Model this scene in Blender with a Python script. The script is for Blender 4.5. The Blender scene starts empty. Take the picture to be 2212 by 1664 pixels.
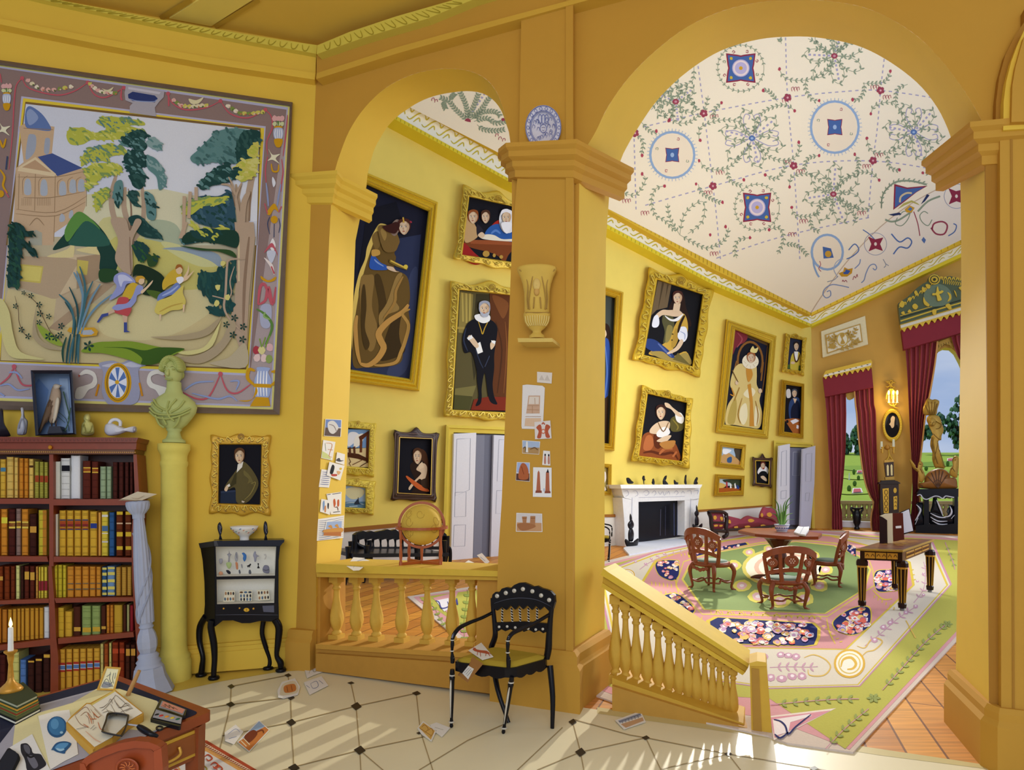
import bpy,math,random
from mathutils import Vector,Matrix
from mathutils.geometry import tessellate_polygon
random.seed(7)
W,H,F,CX,HY,EYE=2212,1664,1300.0,1106.0,1050.0,1.6
CAM=Vector((0,0,EYE))
col=bpy.context.scene.collection
V=Vector
pi=math.pi
def lin(h):
 if isinstance(h,(tuple,list)):return tuple(h)[:3]
 h=h.lstrip('#')
 if len(h)==3:h=''.join(c+c for c in h)
 r=[]
 for i in(0,2,4):
  c=int(h[i:i+2],16)/255
  r.append(c/12.92 if c<=.04045 else((c+.055)/1.055)**2.4)
 return tuple(r)
def ray(x,y):return V(((x-CX)/F,1,(HY-y)/F))
def pts(s):
 if isinstance(s,str):
  v=[float(t)for t in s.split()]
  return[(v[i],v[i+1])for i in range(0,len(v)-1,2)]
 return list(s)
class Z:
 "coordinates read off an enlarged crop of the photograph"
 def __init__(s,x0,y0,k):s.x0,s.y0,s.k=x0,y0,k
 def __call__(s,t):return[(s.x0+x/s.k,s.y0+y/s.k)for x,y in pts(t)]
class Plane:
 def __init__(s,a,b,c):
  a,b,c=V(a),V(b),V(c)
  n=(b-a).cross(c-a).normalized()
  if n.dot(CAM-a)<0:n=-n
  s.p,s.n=a,n
 def P(s,x,y,off=0):
  d=ray(x,y)
  q=s.p+s.n*off
  return CAM+d*((q-CAM).dot(s.n)/d.dot(s.n))
 def shift(s,off):
  q=Plane.__new__(Plane);q.p=s.p+s.n*off;q.n=s.n
  return q
def smooth(p,closed=True,n=5):
 "Catmull-Rom through the points"
 p=[V(q)if not isinstance(q,Vector)else q for q in p]
 m=len(p);out=[]
 if m<3:return p
 rng=range(m)if closed else range(m-1)
 for i in rng:
  if closed:a,b,c,d=p[i-1],p[i],p[(i+1)%m],p[(i+2)%m]
  else:a,b,c,d=p[max(i-1,0)],p[i],p[i+1],p[min(i+2,m-1)]
  for k in range(n):
   t=k/n
   out.append(.5*((2*b)+(c-a)*t+(2*a-5*b+4*c-d)*t*t+(3*b-a-3*c+d)*t**3))
 if not closed:out.append(p[-1])
 return out
def ribbon(p,w,taper=True,closed=False):
 "2-D outline of a stroke of width w"
 p=[V((q[0],q[1]))for q in p]
 L,R=[],[];m=len(p)
 for i,q in enumerate(p):
  d=(p[min(i+1,m-1)]-p[max(i-1,0)])
  if d.length<1e-9:d=V((1,0))
  d.normalize();nrm=V((-d.y,d.x))
  k=w/2
  if taper:k*=.25+.75*math.sin(pi*min(1,max(0,(i+.4)/(m-.2))))**.6
  L.append(q+nrm*k);R.append(q-nrm*k)
 return L,R
class MB:
 def __init__(s):s.v,s.f,s.c,s.s,s.M=[],[],[],[],None
 def add(s,vs,fs,c,sm=False):
  b=len(s.v)
  if s.M is not None:vs=[s.M@V(q)for q in vs]
  s.v+=[tuple(q)for q in vs]
  single=not isinstance(c,list)
  if single:c=lin(c)
  for i,f in enumerate(fs):
   s.f.append(tuple(b+j for j in f));s.c.append(c if single else lin(c[i]));s.s.append(sm)
 def poly(s,p,c):s.add(p,[tuple(range(len(p)))],c)
 def box(s,lo,hi,c):
  x0,y0,z0=lo;x1,y1,z1=hi
  s.add([(x0,y0,z0),(x1,y0,z0),(x1,y1,z0),(x0,y1,z0),(x0,y0,z1),(x1,y0,z1),(x1,y1,z1),(x0,y1,z1)],[(0,3,2,1),(4,5,6,7),(0,1,5,4),(1,2,6,5),(2,3,7,6),(3,0,4,7)],c)
 def bar(s,a,b,w,h,c,up=(0,0,1)):
  a,b=V(a),V(b);d=(b-a).normalized();u=V(up)
  if abs(d.dot(u))>.95:u=V((1,0,0))
  r=d.cross(u).normalized();u=r.cross(d)
  q=[]
  for o in(a,b):
   for i,j in((-1,-1),(1,-1),(1,1),(-1,1)):q.append(o+r*(i*w/2)+u*(j*h/2))
  s.add(q,[(0,3,2,1),(4,5,6,7),(0,1,5,4),(1,2,6,5),(2,3,7,6),(3,0,4,7)],c)
 def loft(s,loops,c,cap0=True,cap1=True,sm=True,closed=True):
  n=len(loops[0]);vs=[q for l in loops for q in l];fs=[]
  for i in range(len(loops)-1):
   for j in range(n if closed else n-1):
    k=(j+1)%n
    fs.append((i*n+j,i*n+k,(i+1)*n+k,(i+1)*n+j))
  cc=c
  if isinstance(c,list):
   m=n if closed else n-1
   cc=[c[i]for i in range(len(loops)-1)for _ in range(m)]
  s.add(vs,fs,cc,sm)
  c0=c[0]if isinstance(c,list)else c;c1=c[-1]if isinstance(c,list)else c
  if cap0:s.poly(list(reversed(loops[0])),c0)
  if cap1:s.poly(list(loops[-1]),c1)
 def lathe(s,prof,c,at=(0,0,0),seg=20,sm=True,sx=1,sy=1,ax=None):
  M=Matrix.Translation(V(at))
  if ax is not None:M=M@V((0,0,1)).rotation_difference(V(ax)).to_matrix().to_4x4()
  loops=[[M@V((r*sx*math.cos(2*pi*j/seg),r*sy*math.sin(2*pi*j/seg),z))for j in range(seg)]for r,z in[(max(r,.0004),z)for r,z in prof]]
  s.loft(loops,c,True,True,sm)
 def ball(s,at,r,c,seg=14,R=None):
  if not isinstance(r,(tuple,list)):r=(r,r,r)
  m=max(6,seg//2);M=R or Matrix.Identity(3)
  loops=[]
  for i in range(m+1):
   a=pi*min(max(i/m,.01),.99)
   loops.append([V(at)+M@V((r[0]*math.sin(a)*math.cos(2*pi*j/seg),r[1]*math.sin(a)*math.sin(2*pi*j/seg),-r[2]*math.cos(a)))for j in range(seg)])
  s.loft(loops,c)
 def tube(s,p,r,c,seg=8,sm=True,smoothp=True,n=4,flat=1.0,up=(0,0,1)):
  p=[V(q)for q in p]
  if not isinstance(r,(tuple,list)):r=[r]*len(p)
  if smoothp and len(p)>2:
   rr=smooth([V((k,0))for k in r],False,n);p=smooth(p,False,n);r=[max(q.x,.0005)for q in rr]
  loops=[];m=len(p);pr=None
  for i,q in enumerate(p):
   d=(p[min(i+1,m-1)]-p[max(i-1,0)])
   if d.length<1e-9:d=V((0,0,1))
   d.normalize()
   if pr is None:
    u=V(up)
    if abs(d.dot(u))>.9:u=V((0,1,0))if abs(d.y)<.9 else V((1,0,0))
    pr=d.cross(u).normalized()
   else:
    pr=(pr-d*pr.dot(d))
    pr=pr.normalized()if pr.length>1e-6 else d.orthogonal().normalized()
   u=pr.cross(d)
   loops.append([q+pr*(r[i]*math.cos(2*pi*j/seg))+u*(r[i]*flat*math.sin(2*pi*j/seg))for j in range(seg)])
  s.loft(loops,c,sm=sm)
 def prism(s,p2,z0,z1,c,sm=False,f=None):
  f=f or(lambda x,y,z:(x,y,z))
  a=[V(f(x,y,z0))for x,y in p2];b=[V(f(x,y,z1))for x,y in p2]
  s.loft([a,b],c,sm=sm)
 def flat(s,pl,p,off,c,sm=False):
  p=pts(p)
  if sm:p=smooth(p)
  s.poly([pl.P(q[0],q[1],off)for q in p],c)
 def line(s,pl,p,w,off,c,sm=True,taper=True,closed=False):
  p=[V(q)for q in pts(p)]
  if closed:p=smooth(p,True,4)if sm else p;p=p+[p[0]]
  elif sm and len(p)>2:p=smooth(p,False,4)
  L,R=ribbon(p,w,taper and not closed)
  vs=[pl.P(q[0],q[1],off)for q in L]+[pl.P(q[0],q[1],off)for q in R];n=len(L)
  s.add(vs,[(i,i+1,n+i+1,n+i)for i in range(n-1)],c)
 def slab(s,pl,p,o0,o1,c,sm=False,side=None):
  p=pts(p)
  if sm:p=smooth(p)
  a=[pl.P(q[0],q[1],o1)for q in p];b=[q-pl.n*(o1-o0)for q in a]
  s.poly(a,c)
  n=len(a);s.add(a+b,[(i,(i+1)%n,n+(i+1)%n,n+i)for i in range(n)],side or c)
 def slabh(s,pl,outer,holes,off,c):
  loops=[[pl.P(x,y,off)for x,y in pts(l)]for l in[outer]+holes]
  tris=tessellate_polygon(loops);vs=[q for l in loops for q in l]
  s.add(vs,[tuple(t)for t in tris],c)
 def rings(s,pl,loops,c,sm=False):
  "closed loops of photo points with an offset each, lofted together"
  L=[]
  for p,off in loops:L.append([pl.P(q[0],q[1],off)for q in p])
  s.loft(L,c,False,False,sm)
 def art(s,pl,off,layers,step=.0012,k=None):
  "layers: (colour, points, kind) kind '' polygon, 's' smooth polygon, number = stroke width"
  for i,l in enumerate(layers):
   c,p=l[0],l[1];m=l[2]if len(l)>2 else ''
   if k:p=k(p)
   o=off+step*(i+1)
   if m=='':s.flat(pl,p,o,c)
   elif m=='s':s.flat(pl,p,o,c,True)
   else:s.line(pl,p,m,o,c)
 def build(s,name,mat=None,parent=None,world=False,origin=None,**tags):
  me=bpy.data.meshes.new(name)
  vs=s.v
  off=V((0,0,0))
  if parent is not None and world:off=ORG[parent.name]
  if parent is None:
   if origin is None:
    n=max(len(vs),1)
    off=V((sum(v[0]for v in vs)/n,sum(v[1]for v in vs)/n,min(v[2]for v in vs)))
   else:off=V(origin)
  vs=[(v[0]-off.x,v[1]-off.y,v[2]-off.z)for v in vs]
  me.from_pydata(vs,[],s.f)
  me.polygons.foreach_set('use_smooth',s.s)
  at=me.attributes.new('Col','FLOAT_COLOR','CORNER')
  buf=[]
  for f,c in zip(s.f,s.c):buf+=[c[0],c[1],c[2],1.0]*len(f)
  at.data.foreach_set('color',buf)
  me.validate(clean_customdata=False);me.update()
  o=bpy.data.objects.new(name,me);col.objects.link(o)
  me.materials.append(mat or PAINT)
  if parent is not None:
   o.parent=parent
   ORG[o.name]=ORG[parent.name]
  else:
   o.location=off;ORG[o.name]=off.copy()
  tag(o,**tags)
  return o
ORG={}
def tag(o,label=None,cat=None,group=None,kind=None):
 if label:o['label']=label
 if cat:o['category']=cat
 if group:o['group']=group
 if kind:o['kind']=kind
 return o
def empty(name,loc,label,cat,group=None,rz=0,sc=1):
 o=bpy.data.objects.new(name,None);col.objects.link(o)
 o.location=loc;o.rotation_euler=(0,0,rz);o.scale=(sc,sc,sc)if not isinstance(sc,(tuple,list))else sc
 o.empty_display_size=.1
 ORG[o.name]=V(loc)
 return tag(o,label,cat,group)
def dup(root,loc,rz=0,sc=None,label=None,group=None):
 def cp(o,par):
  c=o.copy();col.objects.link(c);c.parent=par
  for ch in list(o.children):cp(ch,c)
  return c
 r=cp(root,None);r.location=loc;r.rotation_euler=(0,0,rz)
 if sc is not None:r.scale=(sc,sc,sc)if not isinstance(sc,(tuple,list))else sc
 if label:r['label']=label
 if group:r['group']=group
 ORG[r.name]=V(loc)
 return r
# ------------------------------------------------------------ materials
def material(name,rough=.6,metal=0,base=None,bump=.0,bscale=40,vary=.06,spec=.3,coat=0):
 m=bpy.data.materials.new(name);m.use_nodes=True
 nt=m.node_tree;b=nt.nodes['Principled BSDF']
 b.inputs['Roughness'].default_value=rough;b.inputs['Metallic'].default_value=metal
 b.inputs['Specular IOR Level'].default_value=spec
 if coat:b.inputs['Coat Weight'].default_value=coat
 tc=nt.nodes.new('ShaderNodeTexCoord');nz=nt.nodes.new('ShaderNodeTexNoise')
 nz.inputs['Scale'].default_value=bscale;nz.inputs['Detail'].default_value=3
 nt.links.new(tc.outputs['Object'],nz.inputs['Vector'])
 mr=nt.nodes.new('ShaderNodeMapRange');mr.inputs['To Min'].default_value=1-vary;mr.inputs['To Max'].default_value=1+vary
 nt.links.new(nz.outputs['Fac'],mr.inputs['Value'])
 mx=nt.nodes.new('ShaderNodeVectorMath');mx.operation='SCALE'
 if base is None:
  at=nt.nodes.new('ShaderNodeAttribute');at.attribute_name='Col'
  nt.links.new(at.outputs['Color'],mx.inputs[0])
 else:
  rgb=nt.nodes.new('ShaderNodeRGB');rgb.outputs[0].default_value=(*lin(base),1)
  nt.links.new(rgb.outputs[0],mx.inputs[0])
 nt.links.new(mr.outputs[0],mx.inputs['Scale'])
 nt.links.new(mx.outputs[0],b.inputs['Base Color'])
 if bump:
  bp=nt.nodes.new('ShaderNodeBump');bp.inputs['Strength'].default_value=bump;bp.inputs['Distance'].default_value=.01
  nt.links.new(nz.outputs['Fac'],bp.inputs['Height']);nt.links.new(bp.outputs[0],b.inputs['Normal'])
 return m
PAINT=material('painted_surface',.65,bump=.08,vary=.05)
FLATP=material('canvas_paint',.8,bscale=120,vary=.06,spec=.15)
GLOSS=material('lacquer',.25,spec=.22,vary=.03)
WOOD=material('polished_wood',.35,bscale=18,vary=.14,spec=.4,bump=.05)
GOLD=material('gilding',.38,metal=.25,bscale=30,vary=.14,bump=.35)
STONE=material('stone',.7,bscale=14,vary=.08,bump=.12)
PLASTER=material('wall_plaster',.75,bscale=3,vary=.05,bump=.03,spec=.2)
def emissive(name,c,st):
 m=bpy.data.materials.new(name);m.use_nodes=True
 b=m.node_tree.nodes['Principled BSDF']
 b.inputs['Base Color'].default_value=(*lin(c),1)
 b.inputs['Emission Color'].default_value=(*lin(c),1);b.inputs['Emission Strength'].default_value=st
 return m
# ------------------------------------------------------------ the planes of the place
FL=Plane((0,0,0),(1,0,0),(0,1,0))
def fp(x,y,z=0):
 "point of the floor (or of level z) seen at a photo point"
 d=ray(x,y);return CAM+d*((z-EYE)/d.z)
def level(z):return Plane((0,0,z),(1,0,z),(0,1,z))
_a,_b=fp(630,1440),fp(0,1487)
LW=Plane(_a,_b,_a+V((0,0,1)))
AW=Plane(fp(640,1440),fp(2135,1655),LW.P(683,105))
_c,_d=fp(1310,1180),fp(1760,1142)
FW=Plane(_c,_d,_c+V((0,0,1)))
WW=Plane(fp(1760,1142),fp(2075,1151),fp(2075,1151)+V((0,0,1)))
def vplane(x0,y0,x1,y1):
 a,b=fp(x0,y0),fp(x1,y1);return Plane(a,b,a+V((0,0,1)))
YEL,OCH,OCH2='e2bd47','c49439','a8782c'  # OCH: ochre arcade paint, with the wall's weaker light put into the colour
r4=Z(620,0,2.9716);r1=Z(1240,0,2.2757);r5=Z(620,520,2.9716);r6=Z(620,1060,2.755);q4=Z(1280,960,2.3637)
t1=Z(0,0,3.14)
m=MB()
m.flat(LW,'-900 1560 700 1437 700 -60 683 80 -900 -420',0,YEL)
m.build('wall_left',PLASTER,kind='structure')
m=MB()
for top,bot,o0,o1 in(('1410 1432','1440 1444',0,.05),('1396 1428','1410 1431',0,.035)):pass
m.slab(LW,'-300 1450 640 1378 640 1386 -300 1459',0,.03,YEL)
m.slab(LW,'-300 1459 640 1386 638 1396 -300 1472',0,.045,YEL)
m.slab(LW,'-300 1472 638 1396 634 1438 -300 1516',0,.055,YEL)
m.build('baseboard_left',PLASTER,kind='structure')
Lf=[(711,520),(718,387)]+[(q[0],q[1])for q in smooth([V(a)for a in r4('295 1150 312 1080 340 990 400 840 500 690 640 560 800 480 960 445 1080 442 1190 462 1280 510 1345 590 1385 690 1415 800 1432 900 1442 975')],False,4)]+[(1106,520),(1093,860),(1084,1080),(1078,1205),(1070,1506),(681,1448),(683,1230),(689,1080)]
Lb=[(768,520),(792,400)]+[(q[0],q[1])for q in smooth([V(a)for a in r4('515 1130 527 1075 560 960 600 885 640 820 700 755 760 710 830 665 900 632 970 610 1050 595 1150 585 1240 595 1310 630 1370 700 1405 790')],False,4)]+[(1104,300),(1107,330),(1106,520),(1093,860),(1084,1080),(1078,1205),(1070,1425),(714,1425),(716,1222),(741,1200),(746,1080)]
Rf=[(1250,520),(1252,330)]+[(q[0],q[1])for q in smooth([V(a)for a in r1('42 745 75 700 110 640 170 520 270 380 400 250 560 130 740 50 920 10 1100 0 1250 5 1420 35 1560 95 1690 180 1800 290 1900 420 1970 530 2020 630')],False,4)]+[(2135,290),(2136,520),(2138,1200),(2139,1660),(1240,1556),(1237,1440),(1245,900)]
Rb=[(1309,520),(1318,395)]+[(q[0],q[1])for q in smooth([V(a)for a in r1('205 860 225 800 250 740 320 620 420 480 560 350 720 250 900 195 1060 180 1200 185 1380 220 1530 290 1680 400 1780 520 1840 640 1865 730')],False,4)]+[(2074,360),(2077,560),(2070,1100),(2062,1622),(1309,1512),(1306,1440),(1306,900)]
def resample(p,n):
 p=[V(q)for q in p];p.append(p[0]);d=[0]
 for i in range(len(p)-1):d.append(d[-1]+(p[i+1]-p[i]).length)
 out=[];j=0
 for k in range(n):
  t=d[-1]*k/n
  while d[j+1]<t:j+=1
  out.append(p[j].lerp(p[j+1],(t-d[j])/max(d[j+1]-d[j],1e-9)))
 return out
def mod_dense(f,b,per):
 "match two outlines point for point by arc share, section by section"
 F_,B_=[],[]
 for(i0,i1,j0,j1,n)in per:
  def cut(p,a,z):
   q=[V(p[k%len(p)])for k in range(a,z+1)];d=[0]
   for i in range(len(q)-1):d.append(d[-1]+(q[i+1]-q[i]).length)
   out=[];j=0
   for k in range(n):
    t=d[-1]*k/n
    while j<len(d)-2 and d[j+1]<t:j+=1
    out.append(q[j].lerp(q[j+1],(t-d[j])/max(d[j+1]-d[j],1e-9)))
   return out
  F_+=cut(f,i0,i1);B_+=cut(b,j0,j1)
 return F_,B_
m=MB()
iL,iR=len(Lf)-4,len(Rf)-4
walk=[(683,80),(683,165),(630,1430),(629,1438)]+[(681,1446)]+[Lf[-2],Lf[-1]]+Lf[:-4]+[(1070,1506),(1240,1556),(1237,1440),(1245,900)]+Rf[:-3]+[(3400,1837),(3400,-1400),(1500,-320),(985,-12)]
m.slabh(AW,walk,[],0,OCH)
nl,nlb,nr,nrb=len(Lf),len(Lb),len(Rf),len(Rb)
for(f,b,nf,nb,tf,kk,kb)in((Lf,Lb,nl,nlb,.42,8,9),(Rf,Rb,nr,nrb,.7,7,7)):
 fa,fb_=1,nf-kk;ba,bb=1,nb-kb;c3,d3=(nf-4,nf-3),(nb-4-(kb-kk),nb-3-(kb-kk))
 A,B=mod_dense(f,b,[(0,1,0,1,3),(fa,fb_,ba,bb,60),(fb_,c3[0],bb,d3[0],10),(c3[0],c3[1],d3[0],d3[1],4),(c3[1],nf,d3[1],nb,12)])
 n=len(A)
 va=[AW.P(q[0],q[1],0)for q in A];vb=[AW.P(q[0],q[1],-tf)for q in B]
 m.add(va+vb,[(i,(i+1)%n,n+(i+1)%n,n+i)for i in range(n)],YEL,True)
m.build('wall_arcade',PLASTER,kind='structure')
m=MB()
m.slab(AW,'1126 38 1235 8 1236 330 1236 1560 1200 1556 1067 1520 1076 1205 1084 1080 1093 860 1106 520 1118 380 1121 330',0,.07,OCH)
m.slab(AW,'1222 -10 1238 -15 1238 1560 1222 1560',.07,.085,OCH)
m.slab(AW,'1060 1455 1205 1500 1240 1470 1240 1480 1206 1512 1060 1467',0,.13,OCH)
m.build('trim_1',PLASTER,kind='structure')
def wedge(path,prof,c,mm):
 "path: 3-D points (top line); prof: list of (out, down); swept with mitres, out is horizontal and to the camera"
 ns=[]
 for i in range(len(path)-1):
  d=path[i+1]-path[i];d.z=0;d.normalize();n=V((d.y,-d.x,0));ns.append(n)
 loops=[]
 for i,p in enumerate(path):
  if i==0:n=ns[0]
  elif i==len(path)-1:n=ns[-1]
  else:
   n=(ns[i-1]+ns[i]);n=n/max(.3,(n.length_squared)/2)
  loops.append([p+n*o-V((0,0,1))*dn for o,dn in prof])
 mm.loft(loops,c,sm=False)
IMP=[(-.02,0),(.11,0),(.11,.03),(.085,.05),(.085,.09),(.05,.11),(.05,.15),(.025,.17),(.025,.22),(-.02,.23)]
m=MB()
wedge([AW.P(640,388),AW.P(716,388),AW.P(718,388,-.02),AW.P(800,428,-.40)],IMP,YEL,m)
m.build('trim_2',PLASTER,kind='structure')
m=MB()
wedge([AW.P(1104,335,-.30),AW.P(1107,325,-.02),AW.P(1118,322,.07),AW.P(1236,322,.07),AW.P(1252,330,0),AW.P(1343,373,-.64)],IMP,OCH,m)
m.build('trim_3',PLASTER,kind='structure')
m=MB()
wedge([AW.P(2030,343,-.70),AW.P(2128,277,0),AW.P(3400,172,0)],IMP,OCH,m)
m.build('trim_4',PLASTER,kind='structure')
m=MB()
m.slab(AW,'2128 300 2160 300 2163 1664 2166 1740 2142 1740 2139 1660',0,.012,OCH2)
m.slab(AW,'2160 300 3400 190 3400 1900 2166 1740 2163 1664',0,.06,OCH)
m.line(AW,'2185 300 2190 1690',5,.064,OCH2,taper=False)
rr=r1('2212 110 2165 180 2120 270 2090 380 2075 500 2072 640')
m.slab(AW,[(2212,20)]+rr+[(2165,290),(3400,190),(3400,-260)],0,.05,OCH2)
m.slab(AW,r1('2212 150 2180 220 2150 300 2125 400 2112 500 2110 640 3300 560 3300 0'),.05,.1,YEL)
m.slab(AW,r1('2212 180 2195 240 2170 330 2155 420 2150 600 3300 560 3300 30'),.1,.13,OCH)
m.build('trim_5',PLASTER,kind='structure')
BAS=[(0,0),(.05,.05),(.05,.09),(.08,.13),(.08,.40),(0,.40)]
m=MB()
wedge([fp(628,1441)+V((0,0,.34)),AW.P(681,1400,0)-V((0,0,AW.P(681,1400).z-.34))],[(-.03,0),(.03,0),(.05,.03),(.05,.07),(.08,.1),(.08,.34),(-.03,.34)],OCH,m)
m.build('baseboard_1',PLASTER,kind='structure')
m=MB()
def atz(x,y,off,z):
 p=AW.P(x,y,off);p.z=z;return p
wedge([atz(1066,1500,.07,.42),atz(1236,1500,.07,.42),atz(1240,1500,0,.42),atz(1311,1480,-.66,.42)],[(-.02,0),(.02,0),(.045,.03),(.045,.09),(.07,.12),(.07,.42),(-.02,.42)],OCH,m)
m.build('baseboard_2',PLASTER,kind='structure')
m=MB()
wedge([atz(2058,1600,-.68,.36),atz(2139,1640,0,.36),atz(2162,1640,.06,.36),atz(3400,1640,.06,.36)],[(-.02,0),(.015,0),(.03,.03),(.03,.07),(.05,.1),(.05,.36),(-.02,.36)],OCH,m)
m.build('baseboard_3',PLASTER,kind='structure')
c0,c1,c2=LW.P(684,98),LW.P(127,0),AW.P(985,0)
NC=Plane(c0,c1,c2)
m=MB()
cn=[NC.P(684,98)]
d1=(c1-c0).normalized();d2=(c2-c0).normalized()
q=[c0-d1*.3-d2*.3,c0+d1*8,c0+d1*8+V((3,-6,0)),c0+d2*9]
m.poly([c0,c0+d1*7,c0+d1*7+d2*9,c0+d2*9],'e2bc50')
def rib(x0,y0,x1,y1,w):
 m.line(NC,[(x0,y0),((x0+x1)/2,(y0+y1)/2),(x1,y1)],w,.012,'c09a34',sm=False,taper=False)
rib(346,40,412,0,11);rib(464,58,560,0,9)
m.slab(NC,'366 40 430 0 545 0 456 57',0,.012,'ecd468')
m.build('ceiling',PLASTER,kind='structure')
m=MB()
A0=t1('-3000 -560 -400 -120 250 -48 400 0 1075 130 1440 195 1900 270 2150 306')
A1=t1('-3000 -480 -400 -60 100 -48 300 0 1000 150 1440 235 1900 320 2145 365')
A2=t1('-3000 -330 -400 58 0 125 700 262 1400 385 2140 496')
A3=t1('-3000 -290 -400 95 0 165 700 305 1400 430 2135 540')
def band(pl,a,b,o0,o1,c):
 m.slab(pl,list(a)+list(reversed(b)),o0,o1,c)
band(LW,A0,A1,0,.10,'d8c650');band(LW,A1,A2,0,.05,YEL);band(LW,A2,A3,0,.08,YEL)
B0=[(685,98)]+r4('400 205 700 105 1085 -5 2200 -350 5600 -1450');B1=[(684,117)]+r4('500 240 900 120 1200 -5 2200 -310 5600 -1400')
B2=[(684,158)]+r4('700 305 1200 165 1860 -10 3000 -330 5600 -1050');B3=[(683,171)]+r4('700 345 1500 120 1935 0 3000 -290 5600 -1000')
band(AW,B0,B1,0,.12,'d8c650');band(AW,B1,B2,0,.05,OCH);band(AW,B2,B3,0,.09,'d0a63e')
def eggs(pl,a,b,n,off,c):
 A,B=resample_open(a,n),resample_open(b,n)
 for i in range(1,n-1):
  u,w=A[i],B[i];d=(A[i+1]-A[i])*.32
  m.line(pl,[u-d+(w-u)*.2,u-d*.6+(w-u)*.75,u+(w-u)*.9,u+d*.6+(w-u)*.75,u+d+(w-u)*.2],2.2,off,c)
def resample_open(p,n):
 p=[V(q)for q in p];d=[0]
 for i in range(len(p)-1):d.append(d[-1]+(p[i+1]-p[i]).length)
 out=[];j=0
 for k in range(n):
  t=d[-1]*k/(n-1)
  while j<len(d)-2 and d[j+1]<t:j+=1
  out.append(p[j].lerp(p[j+1],(t-d[j])/max(d[j+1]-d[j],1e-9)))
 return out
eggs(LW,A0[2:],A1[2:],27,.103,'a89428');eggs(AW,B0[:4],B1[:4],15,.123,'a89428')
m.build('trim_6',PLASTER,kind='structure')
m=MB()
cor=(1752,697)
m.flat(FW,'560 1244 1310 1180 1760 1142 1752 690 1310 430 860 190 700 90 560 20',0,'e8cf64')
m.build('wall_fireplace',PLASTER,kind='structure')
m=MB()
WIN1='1800 850 1812 832 1842 830 1870 832 1884 850 1890 1140 1806 1140'
WIN2=[(1985,800)]+Z(1740,560,4.894)('1392 1000 1420 960 1470 935 1540 940 1590 985 1640 1080')+[(2110,860),(2110,1140),(1965,1140)]
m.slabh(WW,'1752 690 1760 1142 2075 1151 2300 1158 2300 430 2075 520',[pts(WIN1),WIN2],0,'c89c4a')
for w in(pts(WIN1),WIN2):
 a=[WW.P(x,y,0)for x,y in w];b=[p-WW.n*.45 for p in a];n=len(a)
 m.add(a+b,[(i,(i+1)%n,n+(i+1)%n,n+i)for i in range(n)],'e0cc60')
m.build('wall_window',PLASTER,kind='structure')
m=MB()
C0=[(790,175)]+r4('880 635 1435 945')+[(1310,440)]+r1('165 975 700 1290')+[(1752,672)]
C1=[(790,190)]+r4('840 670 1420 1000')+[(1310,452)]+[(1540,582),(1752,682)]
C2=[(780,205)]+r4('720 755 1440 1155')+[(1310,484)]+[(1540,607),(1752,700)]
C3=[(780,212)]+r4('710 775 1440 1175')+[(1310,493)]+[(1540,615),(1752,706)]
band(FW,C0,C1,0,.45,'d8b030');band(FW,C1,C2,0,.28,'f0ead0');band(FW,C2,C3,0,.34,'dcc430')
D0=[(1752,672),(2075,515),(2300,405)];D1=[(1752,682),(2075,527),(2300,418)];D2=[(1752,700),(2075,548),(2300,440)];D3=[(1752,706),(2075,556),(2300,450)]
band(WW,D0,D1,0,.45,'d8b030');band(WW,D1,D2,0,.28,'f0ead0');band(WW,D2,D3,0,.34,'dcc430')
m.build('trim_7',PLASTER,kind='structure')
m=MB()
def scrolls(pl,a,b,n,off,c,w=2.2):
 A,B=resample_open(a,n*2+1),resample_open(b,n*2+1)
 for i in range(n):
  u0,u1,u2=A[2*i],A[2*i+1],A[2*i+2];w0,w1,w2=B[2*i],B[2*i+1],B[2*i+2]
  L_=lambda p,q,t:p.lerp(q,t)
  m.line(pl,[L_(u0,w0,.75),L_(L_(u0,u1,.5),L_(w0,w1,.5),.8),L_(u1,w1,.45),L_(L_(u1,u2,.5),L_(w1,w2,.5),.25),L_(u2,w2,.3)],w,off,c)
  m.line(pl,[L_(u0,w0,.3),L_(L_(u0,u1,.3),L_(w0,w1,.3),.45),L_(L_(u0,u1,.5),L_(w0,w1,.5),.25)],w,off,c)
  m.line(pl,[L_(u1,w1,.85),L_(L_(u1,u2,.4),L_(w1,w2,.4),.55),L_(L_(u1,u2,.7),L_(w1,w2,.7),.7)],w,off,c)
scrolls(FW,C1,C2,30,.283,'c8b43c',3);scrolls(WW,D1,D2,13,.283,'c8b43c',2)
def beads(pl,a,b,n,off,c):
 A,B=resample_open(a,n),resample_open(b,n)
 for i in range(n):m.line(pl,[A[i].lerp(B[i],.15),A[i].lerp(B[i],.85)],1.4,off,c,taper=False)
beads(FW,C0,C1,110,.453,'a8841c');beads(FW,C2,C3,110,.343,'a89a1c');beads(WW,D0,D1,40,.453,'a8841c')
m.build('trim_8',PLASTER,kind='structure')
FC=Plane(FW.P(800,190,.45),FW.P(1752,676,.45),WW.P(2075,519,.45))
random.seed(3)
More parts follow.
